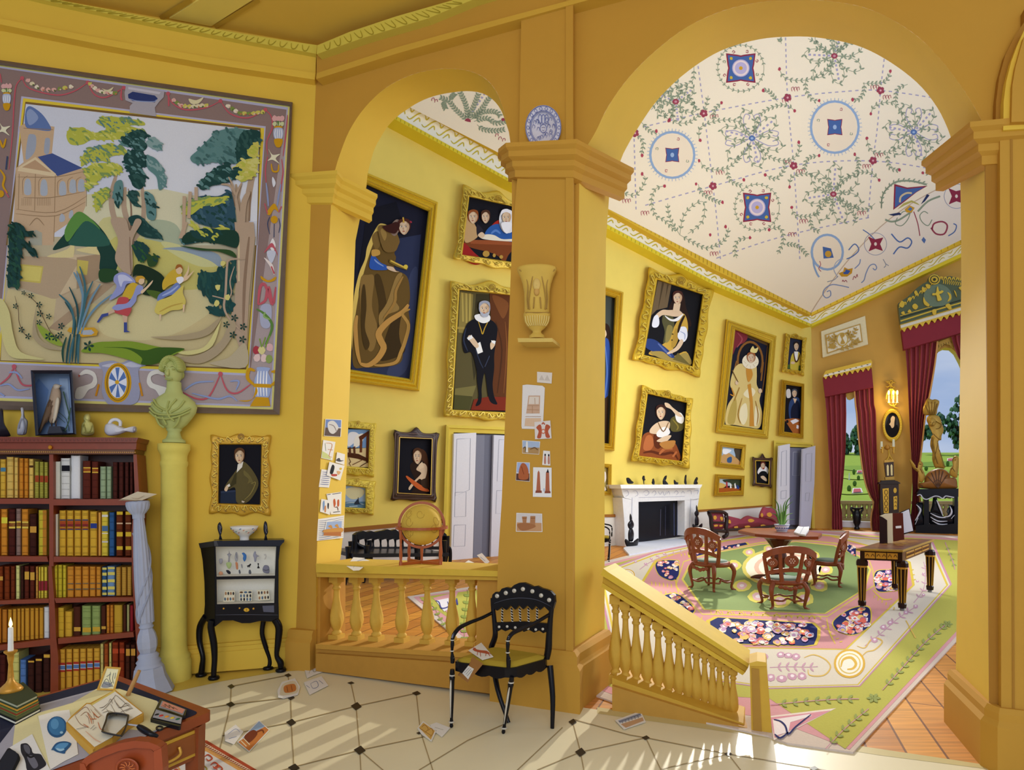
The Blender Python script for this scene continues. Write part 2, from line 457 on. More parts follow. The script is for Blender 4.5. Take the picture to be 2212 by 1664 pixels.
# ---- near floor: pale marble with small black inserts
def inp(poly,x,y):
 c=False;n=len(poly)
 for i in range(n):
  (x0,y0),(x1,y1)=poly[i][:2],poly[i-1][:2]
  if(y0>y)!=(y1>y)and x<(x1-x0)*(y-y0)/(y1-y0)+x0:c=not c
 return c
TH=lambda x:1440+(x-640)*(215/1495)
m=MB()
m.poly([fp(-900,1552),fp(640,1436),fp(640,TH(640)),fp(3400,TH(3400)),V((6,-1,0)),V((-9,-1,0))],'e6dcb8')
m.flat(FL,'-300 1512 640 1437 690 1446 600 1452 480 1472 380 1494 200 1512 -300 1560',.001,'d6b850')  # wall's yellow reflection painted on the floor as a strip
def dia(x,y,w=13,h=9):return[(x-w,y-h*.1),(x-w*.1,y+h),(x+w,y+h*.1),(x+w*.2,y-h)]
for ln in('499 1483 622 1459','350 1545 498 1522 628 1507','480 1590 629 1561 769 1526 899 1498','420 1720 635 1657 777 1621 925 1590','628 1507 629 1561 635 1657 640 1760','769 1526 777 1621 785 1760','622 1459 628 1507','899 1498 908 1580 935 1664','758 1476 769 1526','499 1483 498 1522 470 1640','777 1621 870 1700','1237 1554 1360 1588 1395 1594 1573 1629 1758 1659 1900 1690','1237 1559 1254 1625 1268 1700','1160 1664 1254 1625 1395 1594','1395 1594 1428 1664','1428 1662 1573 1629','1573 1629 1600 1664','905 1664 1010 1600 1100 1560','1090 1690 1215 1572'):
 m.line(FL,ln,2.0,.0025,'a08c64',sm=False,taper=False)
for x,y,w,h in((499,1483,8,5),(498,1522,10,6),(622,1459,8,4),(628,1507,9,6),(629,1561,11,8),(635,1659,13,9),(769.5,1526,12,9),(777,1621,13,10),(899.5,1498,10,5),(758,1475.6,8,3),(1237,1560,9,7),(1254,1625.5,12,10),(1395,1594,9,5),(1573,1629,9,5),(1758,1660,10,5),(905,1584,6,3)):
 m.flat(FL,dia(x,y,w,h),.004,'15151d')
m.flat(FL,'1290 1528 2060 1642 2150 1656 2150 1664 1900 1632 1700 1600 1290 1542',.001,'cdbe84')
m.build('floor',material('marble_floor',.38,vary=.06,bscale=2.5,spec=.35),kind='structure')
# ---- wooden floor of the far room
wm=bpy.data.materials.new('oak_planks');wm.use_nodes=True
nt=wm.node_tree;b=nt.nodes['Principled BSDF'];b.inputs['Roughness'].default_value=.5;b.inputs['Specular IOR Level'].default_value=.25
tc=nt.nodes.new('ShaderNodeTexCoord');mp=nt.nodes.new('ShaderNodeMapping');mp.inputs['Rotation'].default_value=(0,0,math.radians(-68))
br=nt.nodes.new('ShaderNodeTexBrick');br.offset=.37;br.inputs['Scale'].default_value=1.0
br.inputs['Brick Width'].default_value=3.2;br.inputs['Row Height'].default_value=.21;br.inputs['Mortar Size'].default_value=.007;br.inputs['Bias'].default_value=-.1
br.inputs['Color1'].default_value=(*lin('dc9838'),1);br.inputs['Color2'].default_value=(*lin('b9712a'),1);br.inputs['Mortar'].default_value=(*lin('7a4512'),1)
nz=nt.nodes.new('ShaderNodeTexNoise');mp2=nt.nodes.new('ShaderNodeMapping');mp2.inputs['Rotation'].default_value=(0,0,math.radians(-68));mp2.inputs['Scale'].default_value=(.5,9,1);nz.inputs['Scale'].default_value=3;nz.inputs['Detail'].default_value=6
mr=nt.nodes.new('ShaderNodeMapRange');mr.inputs['From Min'].default_value=.3;mr.inputs['From Max'].default_value=.7;mr.inputs['To Min'].default_value=.72;mr.inputs['To Max'].default_value=1.2
sc_=nt.nodes.new('ShaderNodeVectorMath');sc_.operation='SCALE'
for a_,b_ in((tc.outputs['Object'],mp.inputs[0]),(mp.outputs[0],br.inputs['Vector']),(tc.outputs['Object'],mp2.inputs[0]),(mp2.outputs[0],nz.inputs['Vector']),(nz.outputs['Fac'],mr.inputs['Value']),(br.outputs['Color'],sc_.inputs[0]),(mr.outputs[0],sc_.inputs['Scale']),(sc_.outputs[0],b.inputs['Base Color'])):nt.links.new(a_,b_)
m=MB()
e0,e1=fp(640,TH(640)),fp(3400,TH(3400))
m.poly([fp(560,1243.5),fp(1760,1142),fp(2600,1166),e1,e0],'b9712a')
m.build('floor_far_room',wm,kind='structure',origin=(0,0,0))
def blob(x,y,rx,ry,n=9,j=.15):
 return[(x+rx*(1+random.uniform(-j,j))*math.cos(2*pi*i/n),y+ry*(1+random.uniform(-j,j))*math.sin(2*pi*i/n))for i in range(n)]
def ell(x,y,rx,ry,n=24,a=0):
 ca,sa=math.cos(a),math.sin(a)
 return[(x+rx*math.cos(2*pi*i/n)*ca-ry*math.sin(2*pi*i/n)*sa,y+rx*math.cos(2*pi*i/n)*sa+ry*math.sin(2*pi*i/n)*ca)for i in range(n)]
def leaf(m,pl,x,y,a,ln,w,off,c,ys=1.0):
 p=[(0,0),(.35,.5),(.7,.45),(1,0),(.7,-.45),(.35,-.5)]
 m.flat(pl,[(x+u*ln*math.cos(a)-v*w*math.sin(a),y+(u*ln*math.sin(a)+v*w*math.cos(a))*ys)for u,v in p],off,c)
def sprig(m,pl,path,n,ln,w,off,c,stem=1.2,spread=.8,ys=1.0,sc=None,closed=False):
 "a stem with pairs of leaves"
 q=smooth([V(a)for a in pts(path)],closed,6)
 if closed:q.append(q[0])
 if stem:m.line(pl,q,stem,off,sc or c,sm=False,taper=False)
 r=resample_open(q,n+2)
 for i in range(1,n+1):
  d=r[i+1]-r[i-1];a=math.atan2(d.y/ys,d.x)
  leaf(m,pl,r[i].x,r[i].y,a+spread,ln,w,off+.0006,c,ys);leaf(m,pl,r[i].x,r[i].y,a-spread,ln,w,off+.0006,c,ys)
def dashed(m,pl,path,n,w,off,c):
 r=resample_open(smooth([V(a)for a in pts(path)],False,6),2*n)
 for i in range(n):m.line(pl,[r[2*i],r[2*i+1]],w,off,c,taper=False)
def roses(m,pl,poly,n,r,off,cols,ys=.7,inner=None):
 poly=pts(poly);xs=[p[0]for p in poly];yy=[p[1]for p in poly];k=0;t=0
 while k<n and t<n*40:
  t+=1;x,y=random.uniform(min(xs),max(xs)),random.uniform(min(yy),max(yy))
  if not inp(poly,x,y):continue
  k+=1;c=random.choice(cols);rr=r*random.uniform(.6,1.15)
  m.flat(pl,blob(x,y,rr,rr*ys,9,.25),off+k*.00012,c)
  m.flat(pl,blob(x+rr*.1,y,rr*.5,rr*.5*ys,7,.25),off+k*.00012+.00006,random.choice(inner or cols));m.line(pl,[(x-rr*.8,y-rr*.1*ys),(x-rr*.2,y-rr*.8*ys),(x+rr*.6,y-rr*.5*ys),(x+rr*.8,y+rr*.2*ys)],rr*.22,off+k*.00012+.00009,random.choice(['c86a5a','6a70a8','e0b858','a86a8a','f4efe6']))
# ---- the carpet
m=MB()
O=.012
out=[(880,1289),(1021,1267),(1105,1253),(1305,1213),(1430,1182),(1517,1163),(1610,1154),(1745,1146),(1830,1147),(2068,1158),(2200,1165),(2200,1241),(2068,1383),(1843,1625),(1700,1605),(1660,1590),(1335,1520),(1019,1405)]
m.slab(FL,out,0,O,'d8c8ba')
m.flat(FL,[(893,1290),(1024,1272),(1305,1219),(1430,1188),(1610,1154),(1745,1146),(1830,1151),(2068,1163),(2195,1170),(2195,1236),(2068,1372)]+q4('1312 1560 1165 1500 900 1400')+[(1335,1505),(1019,1390)],O+.001,'d9a0a4')
m.flat(FL,[(905,1291),(1026,1275),(1305,1224),(1430,1192),(1610,1157),(1745,1149),(1830,1154),(2068,1168),(2190,1175),(2190,1228),(2068,1362)]+q4('1290 1556 905 1300')+[(1335,1490),(1019,1370)],O+.002,'bcb858')
for q,c,o in(('905 1388 1243 1348 925 1512','ecdcd0',.003),('905 1396 1215 1360 930 1500','d997a4',.004),('920 1406 1110 1378 1120 1388 1010 1420 1000 1470 930 1490','efe4e4',.005)):
 m.flat(FL,q4(q),O+o,c)
m.line(FL,q4('925 1405 960 1415 985 1440 1000 1480 1040 1440 1115 1380'),4,O+.007,'2a2f66');m.line(FL,q4('930 1480 960 1500 1000 1470'),4,O+.007,'2a2f66')
for q,c,o in(('868 640 1020 600 960 735','d9a0a4',.004),('885 655 960 640 975 700 935 720','e8e4ea',.006)):m.flat(FL,r6(q),O+o,c)
m.line(FL,r6('885 655 905 665 920 700 960 690 955 660'),2.5,O+.008,'4a4c90');m.line(FL,r6('1005 650 1015 680 1010 640'),3,O+.008,'4a4c90')
sprig(m,FL,r6('1060 930 1055 780 1075 620 1070 590'),7,11,7,O+.006,'93a04e',1,ys=.8);sprig(m,FL,r6('950 830 900 740 870 690 800 650'),6,8,5,O+.006,'93a04e',1,ys=.8)
WO=[(1290,1250)]+q4('75 640 300 555 560 500 780 462 1100 444 1300 462 1740 500 1835 715 1365 1238 905 1250')+[(1330,1440)]
def grow(p,k,cx=1700,cy=1330):return[(cx+(x-cx)*k,cy+(y-cy)*k)for x,y in p]
m.flat(FL,WO,O+.003,'c98fa6');m.flat(FL,grow(WO,.988),O+.004,'dbd1bf');m.flat(FL,grow(WO,.978),O+.0045,'d8be4c');m.flat(FL,grow(WO,.966),O+.005,'dad0be')
PO=q4('240 740 330 592 480 545 700 492 1000 460 1210 470 1440 530 1612 604 1632 720 1290 1045 700 1035 560 990')
m.flat(FL,grow(PO,1.02,1690,1280),O+.006,'d8be4c');m.flat(FL,PO,O+.007,'cf9494')
P2=q4('425 725 465 600 620 548 860 502 1040 488 1240 505 1400 560 1430 640 1440 720 1200 880 560 868')
m.line(FL,P2,2.5,O+.008,'d6c060',sm=False,closed=True)
G1=q4('465 690 500 620 620 558 860 514 1040 500 1230 520 1360 575 1412 640 1380 740 1185 862 575 842')
m.flat(FL,grow(G1,1.025,1680,1247),O+.009,'d8c860');m.flat(FL,G1,O+.010,'84965f')
m.flat(FL,ell(*q4('975 630')[0],90,43),O+.011,'d6c868');m.flat(FL,ell(*q4('975 630')[0],82,38),O+.012,'eee6cc')
m.flat(FL,ell(*q4('985 628')[0],68,30),O+.013,'e3b8a0');m.flat(FL,ell(*q4('985 628')[0],58,26),O+.014,'eee6cc');m.flat(FL,ell(*q4('990 628')[0],48,21),O+.015,'6f8a64')
for x,y in pts('800 552 722 618 762 722 845 778 960 800 1080 790 1158 722 1190 640 1130 570 1010 540 900 535'):
 a=q4([(x,y)])[0];k=.6+(y-500)/500
 m.flat(FL,blob(*a,19*k,13*k,10,.12),O+.012,'d6cc62');m.flat(FL,blob(*a,11*k,8*k,9,.1),O+.0135,'dfb4b0');m.flat(FL,blob(*a,5*k,3.5*k,7,.2),O+.0145,'eee0dc')
FLW=['ecdede','e6a0a0','dc6a5a','f0e8da','e8c070','c8a0c0']
for q,n,r,f in(('322 615 345 595 430 594 440 612 440 665 420 690 395 694 350 675 330 650',26,5,'s'),('335 792 380 768 440 768 515 832 512 862 485 882 440 882 370 842',30,6.5,'s'),('600 905 640 885 1120 915 1148 940 1146 985 1130 1022 1080 1030 640 1014 608 990',90,9.5,''),('1234 900 1318 842 1400 830 1420 870 1405 935 1335 972 1270 960 1240 940',46,8,'s'),('1438 690 1450 650 1500 642 1555 645 1562 690 1560 740 1520 750 1455 748',34,6.5,'s'),('495 560 640 525 780 502 792 512 640 545 500 578',18,3.2,''),('1286 503 1345 525 1345 575 1300 545',14,3.2,'')):
 p=q4(q)
 if f:p=[(v.x,v.y)for v in smooth([V(a)for a in p])]
 cx=sum(a[0]for a in p)/len(p);cy=sum(a[1]for a in p)/len(p)
 m.flat(FL,grow(p,1.07 if len(p)<100 else 1.05,cx,cy),O+.009,'d8be4c');m.flat(FL,p,O+.0105,'232a62')
 roses(m,FL,grow(p,.86,cx,cy),n,r,O+.0115,FLW,.68)
for q in('430 620 425 700 440 760','560 880 540 930 510 960','1195 890 1210 960 1240 1020','1430 745 1480 790 1530 790'):
 m.line(FL,q4(q),3,O+.009,'d8be4c')
for(x0,y0,x1,y1,n,dx,dy)in((300,700,400,712,6,2,22),(300,745,420,752,6,2,24),(530,905,590,960,5,-14,16),(1170,930,1260,1010,6,16,-4),(1440,770,1540,830,6,-4,16),(1640,640,1650,690,3,-14,2),(450,560,520,545,5,4,12),(600,850,1160,880,20,6,16)):
 for i in range(n):
  t=i/(n-1);x,y=x0+(x1-x0)*t,y0+(y1-y0)*t
  m.line(FL,q4([(x,y),(x+dx*.5+2,y+dy*.5),(x+dx,y+dy)]),2,O+.0092,'d8be4c')
for i in range(9):m.line(FL,[V(a)for a in q4([(640+i*60-16,868+i*3),(640+i*60,850+i*3),(640+i*60+16,869+i*3)])],2,O+.0092,'d8be4c')
PK='c99cae'
for q,n,l in(('905 1140 1000 1136 1100 1138 1150 1135',5,26),('1390 1030 1480 960 1560 890 1650 830',6,22),('1640 810 1690 740 1700 650 1690 600',5,18),('240 640 300 600 400 560 560 528',8,11)):
 sprig(m,FL,q4(q),n,l/2.36*1.4,l/2.36*.4,O+.0065,PK,1.6,1.0,ys=.8)
for x,y in pts('875 1085 960 1075 1000 1078 1040 1085 910 1190 965 1195 1020 1185 1070 1185 1485 935 1520 912 1600 860 1650 828 1440 1000 1690 770 1660 700 1690 660 1700 620 330 570 365 560 220 600 270 610 300 585'):
 a=q4([(x,y)])[0];k=max(.35,(y-480)/600)
 m.flat(FL,blob(*a,9*k,7*k,8,.2),O+.007,PK);m.flat(FL,blob(a[0],a[1]-1,4*k,3*k,6,.2),O+.0075,'efe0e4')
for(x,y,rx,ry)in((1312,1120,80,74),(178,668,38,30)):
 a=q4([(x,y)])[0]
 for k,c,o in((1,'d8ac44',.007),(.86,'f0e8d4',.0075),(.72,'dcc068',.008),(.64,'f2ead8',.0085)):m.flat(FL,ell(*a,rx*k/2.36,ry*k/2.36),O+o,c)
m.line(FL,q4('1268 1138 1280 1100 1320 1090 1345 1120 1330 1145 1300 1150'),6,O+.009,'dcb450')
for q in('1080 1090 1130 1075 1190 1100 1215 1140 1180 1180 1110 1180 1100 1150','1350 1030 1390 1040 1420 1000 1450 990 1480 1010 1440 1050 1400 1060 1370 1090','1650 990 1600 900','700 1060 760 1080 820 1100','290 960 200 700'):
 m.line(FL,q4(q),3,O+.0068,'d8b45c')
for q,n,l in(('910 1330 1100 1312 1250 1302 1360 1300',7,15),('1480 1255 1600 1120 1700 1010 1810 915',11,14),('1190 1555 1290 1450 1410 1350',6,15),('1800 500 1840 600 1850 640',4,8)):
 sprig(m,FL,q4(q),n,l,l*.42,O+.0065,'98a25c',1.6,.75,ys=.85,sc='c98fa6')
for i in range(6):
 a=i*pi/3;c=q4([(1435,1296)])[0];leaf(m,FL,c[0],c[1],a,16,8,O+.007,'98a25c',.7)
 c=q4([(1812,918)])[0];leaf(m,FL,c[0],c[1],a,12,6,O+.007,'98a25c',.7)
rug=m.build('carpet',material('wool_carpet',.9,bscale=60,vary=.08,bump=.15,spec=.05))
tag(rug,'large octagon-patterned carpet with green centre and navy flower panels on the far floor','carpet')
random.seed(5)
m=MB()
m.poly([FC.P(*q)for q in((560,60),(790,183),(1752,676),(2075,519),(2300,409),(2300,-420),(560,-420))],'f4ead2')
GV,LIL,RED,BLU='8d9d86','a9a6c6','9c4458','5877b0'
def cf(p,c,o=.004,sm=False):m.flat(FC,p,o,c,sm)
def cl(p,w,c,o=.004,closed=False):m.line(FC,p,w,o,c,closed=closed,taper=False)
def vine(p,n,l=9,closed=False,c=GV):sprig(m,FC,p,n,l,l*.38,.004,c,1.0,.75,closed=closed)
cf('1752 676 1775 640 1830 565 1900 492 1975 436 2075 384 2300 330 2300 409 2075 519','efe6d6',.003)
cl('1752 676 1775 640 1830 565 1900 492 1975 436 2075 384',2,'c9b49c',.0034)
for q,n in(('340 625 640 555 1050 480 1330 450 1507 445 1760 480',44),('350 1010 683 915 1080 812 1470 792 1800 838',44),('700 1270 1000 1170 1350 1090 1450 1070',24),('610 325 640 555 665 760 683 915 700 1060 720 1274',34),('1040 185 1050 480 1080 815 1100 1110 1110 1274',40),('1525 290 1507 445 1490 640 1470 790 1445 1070',28),('295 655 300 850 305 1030',14)):
 dashed(m,FC,r1(q),n,2.4,.004,LIL)
def star(x,y,rx,ry,n,rot,nl=7,l=9,heart=None,col=RED):
 for i in range(n):
  a=rot+2*pi*i/n;ca,sa=math.cos(a),math.sin(a)
  p=[(x+(u*ca*rx-v*sa*rx),y+(u*sa*ry+v*ca*ry))for u,v in((.06,0),(.45,.2),(.85,.2),(1.05,0),(.85,-.2),(.45,-.2))]
  vine(p,nl,l,True)
  if i%2:
   pp=[(x+u*ca*rx,y+u*sa*ry)for u in(.15,.5,.9)];dashed(m,FC,pp,5,4,.0045,LIL)
 if heart:
  for a in(pi/2,0,pi,-pi/2):
   ca,sa=math.cos(a),math.sin(a)
   for sg in(-1,1):
    cl([(x+(u*ca-v*sg*sa)*rx*.9,y+(u*sa+v*sg*ca)*ry*.9)for u,v in((.1,.02),(.6,.3),(.95,.25),(.9,.08),(.75,.12))],1.8,LIL,.0042)
 cf(ell(x,y,7,6),col,.006);cf(ell(x,y,3,2.5),'c890a0' if col==RED else '9db8dc',.0065)
def S(x,y):return r1([(x,y)])[0]
star(*S(1280,275),62,58,7,.5);star(*S(875,680),66,60,6,.3,heart=1,col=BLU);star(*S(1670,650),60,60,6,.2,heart=1,col=BLU)
star(*S(1275,955),60,62,7,.3);star(*S(500,500),46,46,6,.4)
def fan(x,y,spec,l=9):
 for dx,dy,n in spec:vine(r1([(x,y),(x+dx*.4+dy*.12,y+dy*.4-dx*.12),(x+dx,y+dy)]),n,l)
for q,n in(('1010 340 1040 385 1130 395 1220 360 1275 285',12),('1420 410 1480 410 1530 400 1555 360',7),('1140 390 1140 440 1170 490 1200 495',6),('1425 405 1425 450 1400 490 1370 490',6),('615 690 620 630 680 600 760 590 830 610 875 675',13),('1000 500 960 450 930 445',5),('1085 545 1050 520 1000 520 920 560 880 660',12),('620 790 650 830 740 830 800 790 870 700',12),('750 830 770 890 830 915',6),('890 700 960 770 1040 790 1100 760 1110 700',12),('940 860 990 880 1030 840 1040 790',7),('1460 560 1480 520 1560 505 1620 560 1665 640',11),('1640 415 1590 440 1580 510',6),('1440 680 1460 740 1540 750 1620 710 1665 660',11),('1540 750 1550 820 1600 840',6),('1680 665 1750 720 1800 800 1780 850 1720 850',12),('1060 920 1070 870 1140 855 1200 880 1270 950',11),('1380 760 1400 800 1390 850',5),('1205 765 1150 780 1130 840',6),('1500 885 1460 850 1400 850 1340 880 1280 940',11),('1070 1020 1090 1060 1170 1060 1230 1010 1270 965',11),('1160 1065 1170 1120 1210 1140',5),('1480 1000 1440 1030 1380 1020 1290 965',9),('1370 1110 1385 1070 1350 1020',5),('445 915 400 930 380 990 400 1060 440 1080 500 1140',12),('610 905 630 950 700 990 725 995',8),('520 1155 470 1070 460 1000',6),('520 1155 540 1060 600 1000 640 1000 630 1090 560 1150',12),('520 1155 600 1200 660 1220 740 1180 760 1120',12),('250 980 220 940 300 960 350 890 340 860',8),('865 1170 810 1180 790 1230 800 1270',6),('960 1130 1010 1120 1030 1180 1000 1250',8),('1030 1200 1100 1210 1150 1260',8),('520 605 570 600 640 540 660 470',8),('730 505 690 540 690 590',5),('330 600 380 650 410 645',5),('590 325 580 400 500 430 430 480 380 540',12),('300 655 340 700 330 760',5),('440 470 420 520 470 590 490 530 470 470',9),('500 440 560 470 600 540',6),('1020 215 1010 190',2),('1280 275 1200 215 1150 190',5),('1280 275 1290 230 1300 200',3),('1280 275 1340 215 1380 215',4)):
 vine(r1(q),n,8)
def disc(x,y,rx,ry,style,ang=0):
 x,y=S(x,y)
 if style=='ring':
  cf(ell(x,y,rx+4,ry+4),'92aed2',.0044);cf(ell(x,y,rx-1,ry-1),'efe2ca',.005)
  for i in range(44):
   a=2*pi*i/44;cl([(x+(rx+3)*math.cos(a),y+(ry+3)*math.sin(a)),(x+(rx+9)*math.cos(a),y+(ry+9)*math.sin(a))],1.3,'a9bcd8',.0044)
 else:
  vine(ell(x,y,rx,ry,16),26,6,True)
 R=rx*(.42 if style=='ring' else.82);Ry=ry*(.42 if style=='ring' else.82)
 def conc(k,c,o):
  p=[]
  for i in range(4):
   a=ang+pi/4+i*pi/2;b=a+pi/4
   p+=[(x+R*k*math.cos(a),y+Ry*k*math.sin(a)),(x+R*k*.66*math.cos(b-.25),y+Ry*k*.66*math.sin(b-.25)),(x+R*k*.6*math.cos(b),y+Ry*k*.6*math.sin(b)),(x+R*k*.66*math.cos(b+.25),y+Ry*k*.66*math.sin(b+.25))]
  cf(p,c,o)
 conc(1.1,'8e3048',.0055);conc(.98,'4868a4',.006)
 if style=='ring':cf(ell(x,y,4,5),'9db8dc',.0065)
 else:
  cf(ell(x,y,rx*.38,ry*.38),'b0aad0',.0064);cf(ell(x,y,rx*.34,ry*.34),'e8d8d8',.0068);cf(ell(x,y,rx*.26,ry*.26,20),'b9b2d8',.0072);cf(ell(x,y,rx*.08,ry*.08),'d2a22c',.0076)
  for i in range(4):
   a=ang+pi/4+i*pi/2;cf(blob(x+R*.72*math.cos(a),y+Ry*.72*math.sin(a),3.5,3.5),'cdb43c',.0065)
 for i in range(8):
  a=ang+i*pi/4+.3;r0=.72
  if style=='ring' and i%2:continue
  px,py=x+rx*r0*math.cos(a),y+ry*r0*math.sin(a)
  cl([(px,py),(px+5*math.cos(a+1.5),py+5*math.sin(a+1.5)),(px+6*math.cos(a+.6),py+6*math.sin(a+.6)),(px+3*math.cos(a),py+3*math.sin(a))],1.4,'a85a68' if i%4 else '8d9d86',.006)
disc(820,335,50,50,'leaf');disc(483,762,46,48,'ring');disc(1282,625,50,54,'ring');disc(900,1020,48,50,'leaf')
def half(x,y,rx,ry,style,a0,a1):pass
x,y=S(1620,1000)
cl([(x-48,y+10),(x-44,y-20),(x-20,y-44),(x+14,y-48),(x+50,y-40)],3,GV)
vine([(x-48,y+12),(x-44,y-20),(x-20,y-46),(x+14,y-50),(x+52,y-42)],12,7)
cf([(x-22,y+14),(x-20,y-42),(x+8,y-34),(x+52,y-38),(x+28,y-24),(x,y-2)],'8e3048',.0055);cf([(x-19,y+10),(x-17,y-37),(x+8,y-31),(x+44,y-35),(x+26,y-24),(x,y-5)],'4868a4',.006)
cl([(x-8,y-2),(x-6,y-14),(x+6,y-22),(x+18,y-22)],4,'cfc09a',.0066)
x,y=S(1245,1240)
cf(ell(x,y,36,40),'92aed2',.0044);cf(ell(x,y,31,35),'efe2ca',.005);cf([(x-10,y-12),(x+8,y-8),(x+14,y+12),(x-8,y+14)],'4868a4',.006);cf(ell(x+2,y+4,7,7),'c79a38',.0065)
for fx,fy in pts('638 558 1050 480 1507 445 300 655 683 915 1080 815 1470 790'):
 x,y=S(fx,fy)
 for i in range(5):cf(ell(x+5*math.cos(i*1.257+.5),y+5*math.sin(i*1.257+.5),4,4,8),RED,.006+i*.0001)
 cf(ell(x,y,2.4,2.4,8),'d9a8b0',.0068)
for fx,fy in pts('690 575 720 850 1090 440 1480 430 1540 480 660 950 1115 845 1440 820 1500 765 1050 800 1130 1090 1415 1050 1075 1155 350 1050 260 990 690 1250 1045 495'):
 x,y=S(fx,fy)
 for k in range(3):cl([(x-8+k*6,y+4),(x-9+k*6,y-3),(x-5+k*6,y-5),(x-4+k*6,y+1)],1.4,'b06a72')
for fx,fy in pts('405 645 335 765 335 855 445 915 600 905 725 505 930 445 1085 545 620 690 615 790 940 860 835 885 1105 700 1205 765 1370 490 1205 495 1010 340 1555 350 1460 560 1440 680 1600 835 1715 850 1380 760 1500 885 1060 920 1070 1020 865 1170 960 1130 745 1115 670 1155 470 590 465 595 730 995'):
 x,y=S(fx,fy);cf(blob(x,y,3,4,7,.2),'b0485c',.006)
zc=Z(1240,0,2.2757)
for q,w,c in(('1560 1150 1600 1190 1640 1170 1660 1190 1640 1220 1600 1215 1570 1250',3,BLU),('1760 1130 1770 1100 1810 1090 1835 1110 1820 1150 1780 1150 1755 1120',3.5,'9c4458'),('1840 1160 1870 1140 1880 1110 1865 1100',2.4,BLU),('1600 1060 1620 1040 1650 1045 1640 1080 1610 1110 1580 1100 1590 1070',2,GV),('1740 1050 1720 1040 1700 1060 1710 1090 1740 1110 1760 1080',2,GV),('1670 1040 1690 1100 1700 1160',2,RED),('1530 1080 1560 1090 1600 1080 1660 1040',4,GV),('1690 1040 1740 990 1800 965',4,GV),('1350 1230 1380 1200 1400 1230 1370 1260 1340 1274',2.4,BLU),('1420 1130 1450 1150 1480 1180',2,BLU)):
 cl(zc(q),w,c,.0055)
cf(zc('1590 1030 1620 1000 1660 985 1690 1000 1700 1010 1660 995 1625 1010'),'b9b060',.006);cf(zc('1625 1030 1650 1010 1675 1022 1660 1045 1635 1045'),'cfa030',.0065);cf(zc('1640 1030 1652 1018 1664 1026 1655 1038'),BLU,.007)
cf(zc('1705 1005 1735 955 1748 960 1725 990'),'2c3860',.0065);cf(zc('1545 1055 1600 1045 1610 1055 1570 1062'),'2c3860',.0065)
for x,y,k in((1482,1200,1),(1880,965,1.1)):
 x,y=S(x,y)
 cf([(x-16*k,y-16*k),(x-1,y-10*k),(x+17*k,y-14*k),(x+10*k,y),(x+16*k,y+15*k),(x,y+10*k),(x-15*k,y+16*k),(x-9*k,y)],'8e3048',.006);cf(ell(x,y,3,4,10),'e8dcd0',.0066)
 cl(ell(x,y,24*k,24*k,14),1.2,'9aa0b8',.0056,True)
cf(zc('1708 1180 1718 1165 1730 1180 1722 1198'),BLU,.006)
zz=Z(1740,560,4.894)
cf(zz('350 150 400 130 410 85 450 105 500 95 490 150 440 185 380 185'),'c8982c',.006);cf(zz('395 145 425 125 420 108 460 118 475 125 450 158 410 160'),'3c5ca8',.0066)
for q,w,c in(('590 250 620 220 640 150 680 70 730 55 752 90 735 115 712 95',2.2,'8096c0'),('460 300 370 280 280 270 210 310 185 370 220 410 265 385 260 335 225 345',2.2,'8096c0'),('340 190 300 110 320 40 370 0 400 0',2.0,'a8b4cc'),('520 100 570 50 580 0',2.2,'8096c0'),('230 240 300 220 345 180',1.6,'8f98a8'),('390 240 395 220 410 240 425 222 440 244',1.4,RED),('500 220 515 180 530 200 545 160 550 190',1.4,RED),('820 0 850 60 830 90',1.6,'8f98a8'),('850 50 880 70',1.4,'8f98a8'),('85 0 90 70 120 150 145 190',4,'8aa8d0'),('150 20 160 60 140 100 165 130',1.6,'a85a68')):
 cl(zz(q),w,c,.0055)
for q,n in(('1160 775 1080 700 1040 650 980 625',12),('1160 775 1150 680 1110 590',10),('1160 775 1200 680 1230 600',10),('1180 770 1250 700 1290 640 1320 610',11),('1190 765 1260 720 1340 720 1370 750',11),('1200 780 1280 760 1340 790 1410 780',11),('1220 800 1260 830 1340 840 1400 830',9),('1000 640 1010 680 1020 700',4),('1040 650 1060 620 1080 600',4)):
 sprig(m,FC,r4(q),n,9,3.6,.004,GV,1,.75)
for q in('1190 720 1230 660 1270 600',):dashed(m,FC,r4(q),6,4,.0045,LIL)
cf(r4('1140 775 1150 762 1165 760 1178 768 1180 785 1160 782'),RED,.006);cf(r4(ell(1388,768,12,10)),RED,.006)
for x,y in pts('940 640 960 650 1370 890 1395 900 1350 870'):cl(r4([(x-12,y+8),(x-8,y-8),(x+4,y-10),(x+6,y+4)]),1.6,'b06a72')
m.build('ceiling_far_room',FLATP,kind='structure')
random.seed(11)
GD,GD2,GD3='d2ab2c','a07a18','e6cc50'
def side_pts(c,n):
 "closed loop: n points a side, from the top left"
 out=[]
 for i in range(4):
  a,b=V(c[i]),V(c[(i+1)%4])
  for k in range(n):out.append((a.lerp(b,k/n),i,k/n,(b-a)))
 return out
def mix(a,b,t):return[V(p).lerp(V(q),t)for p,q in zip(a,b)]
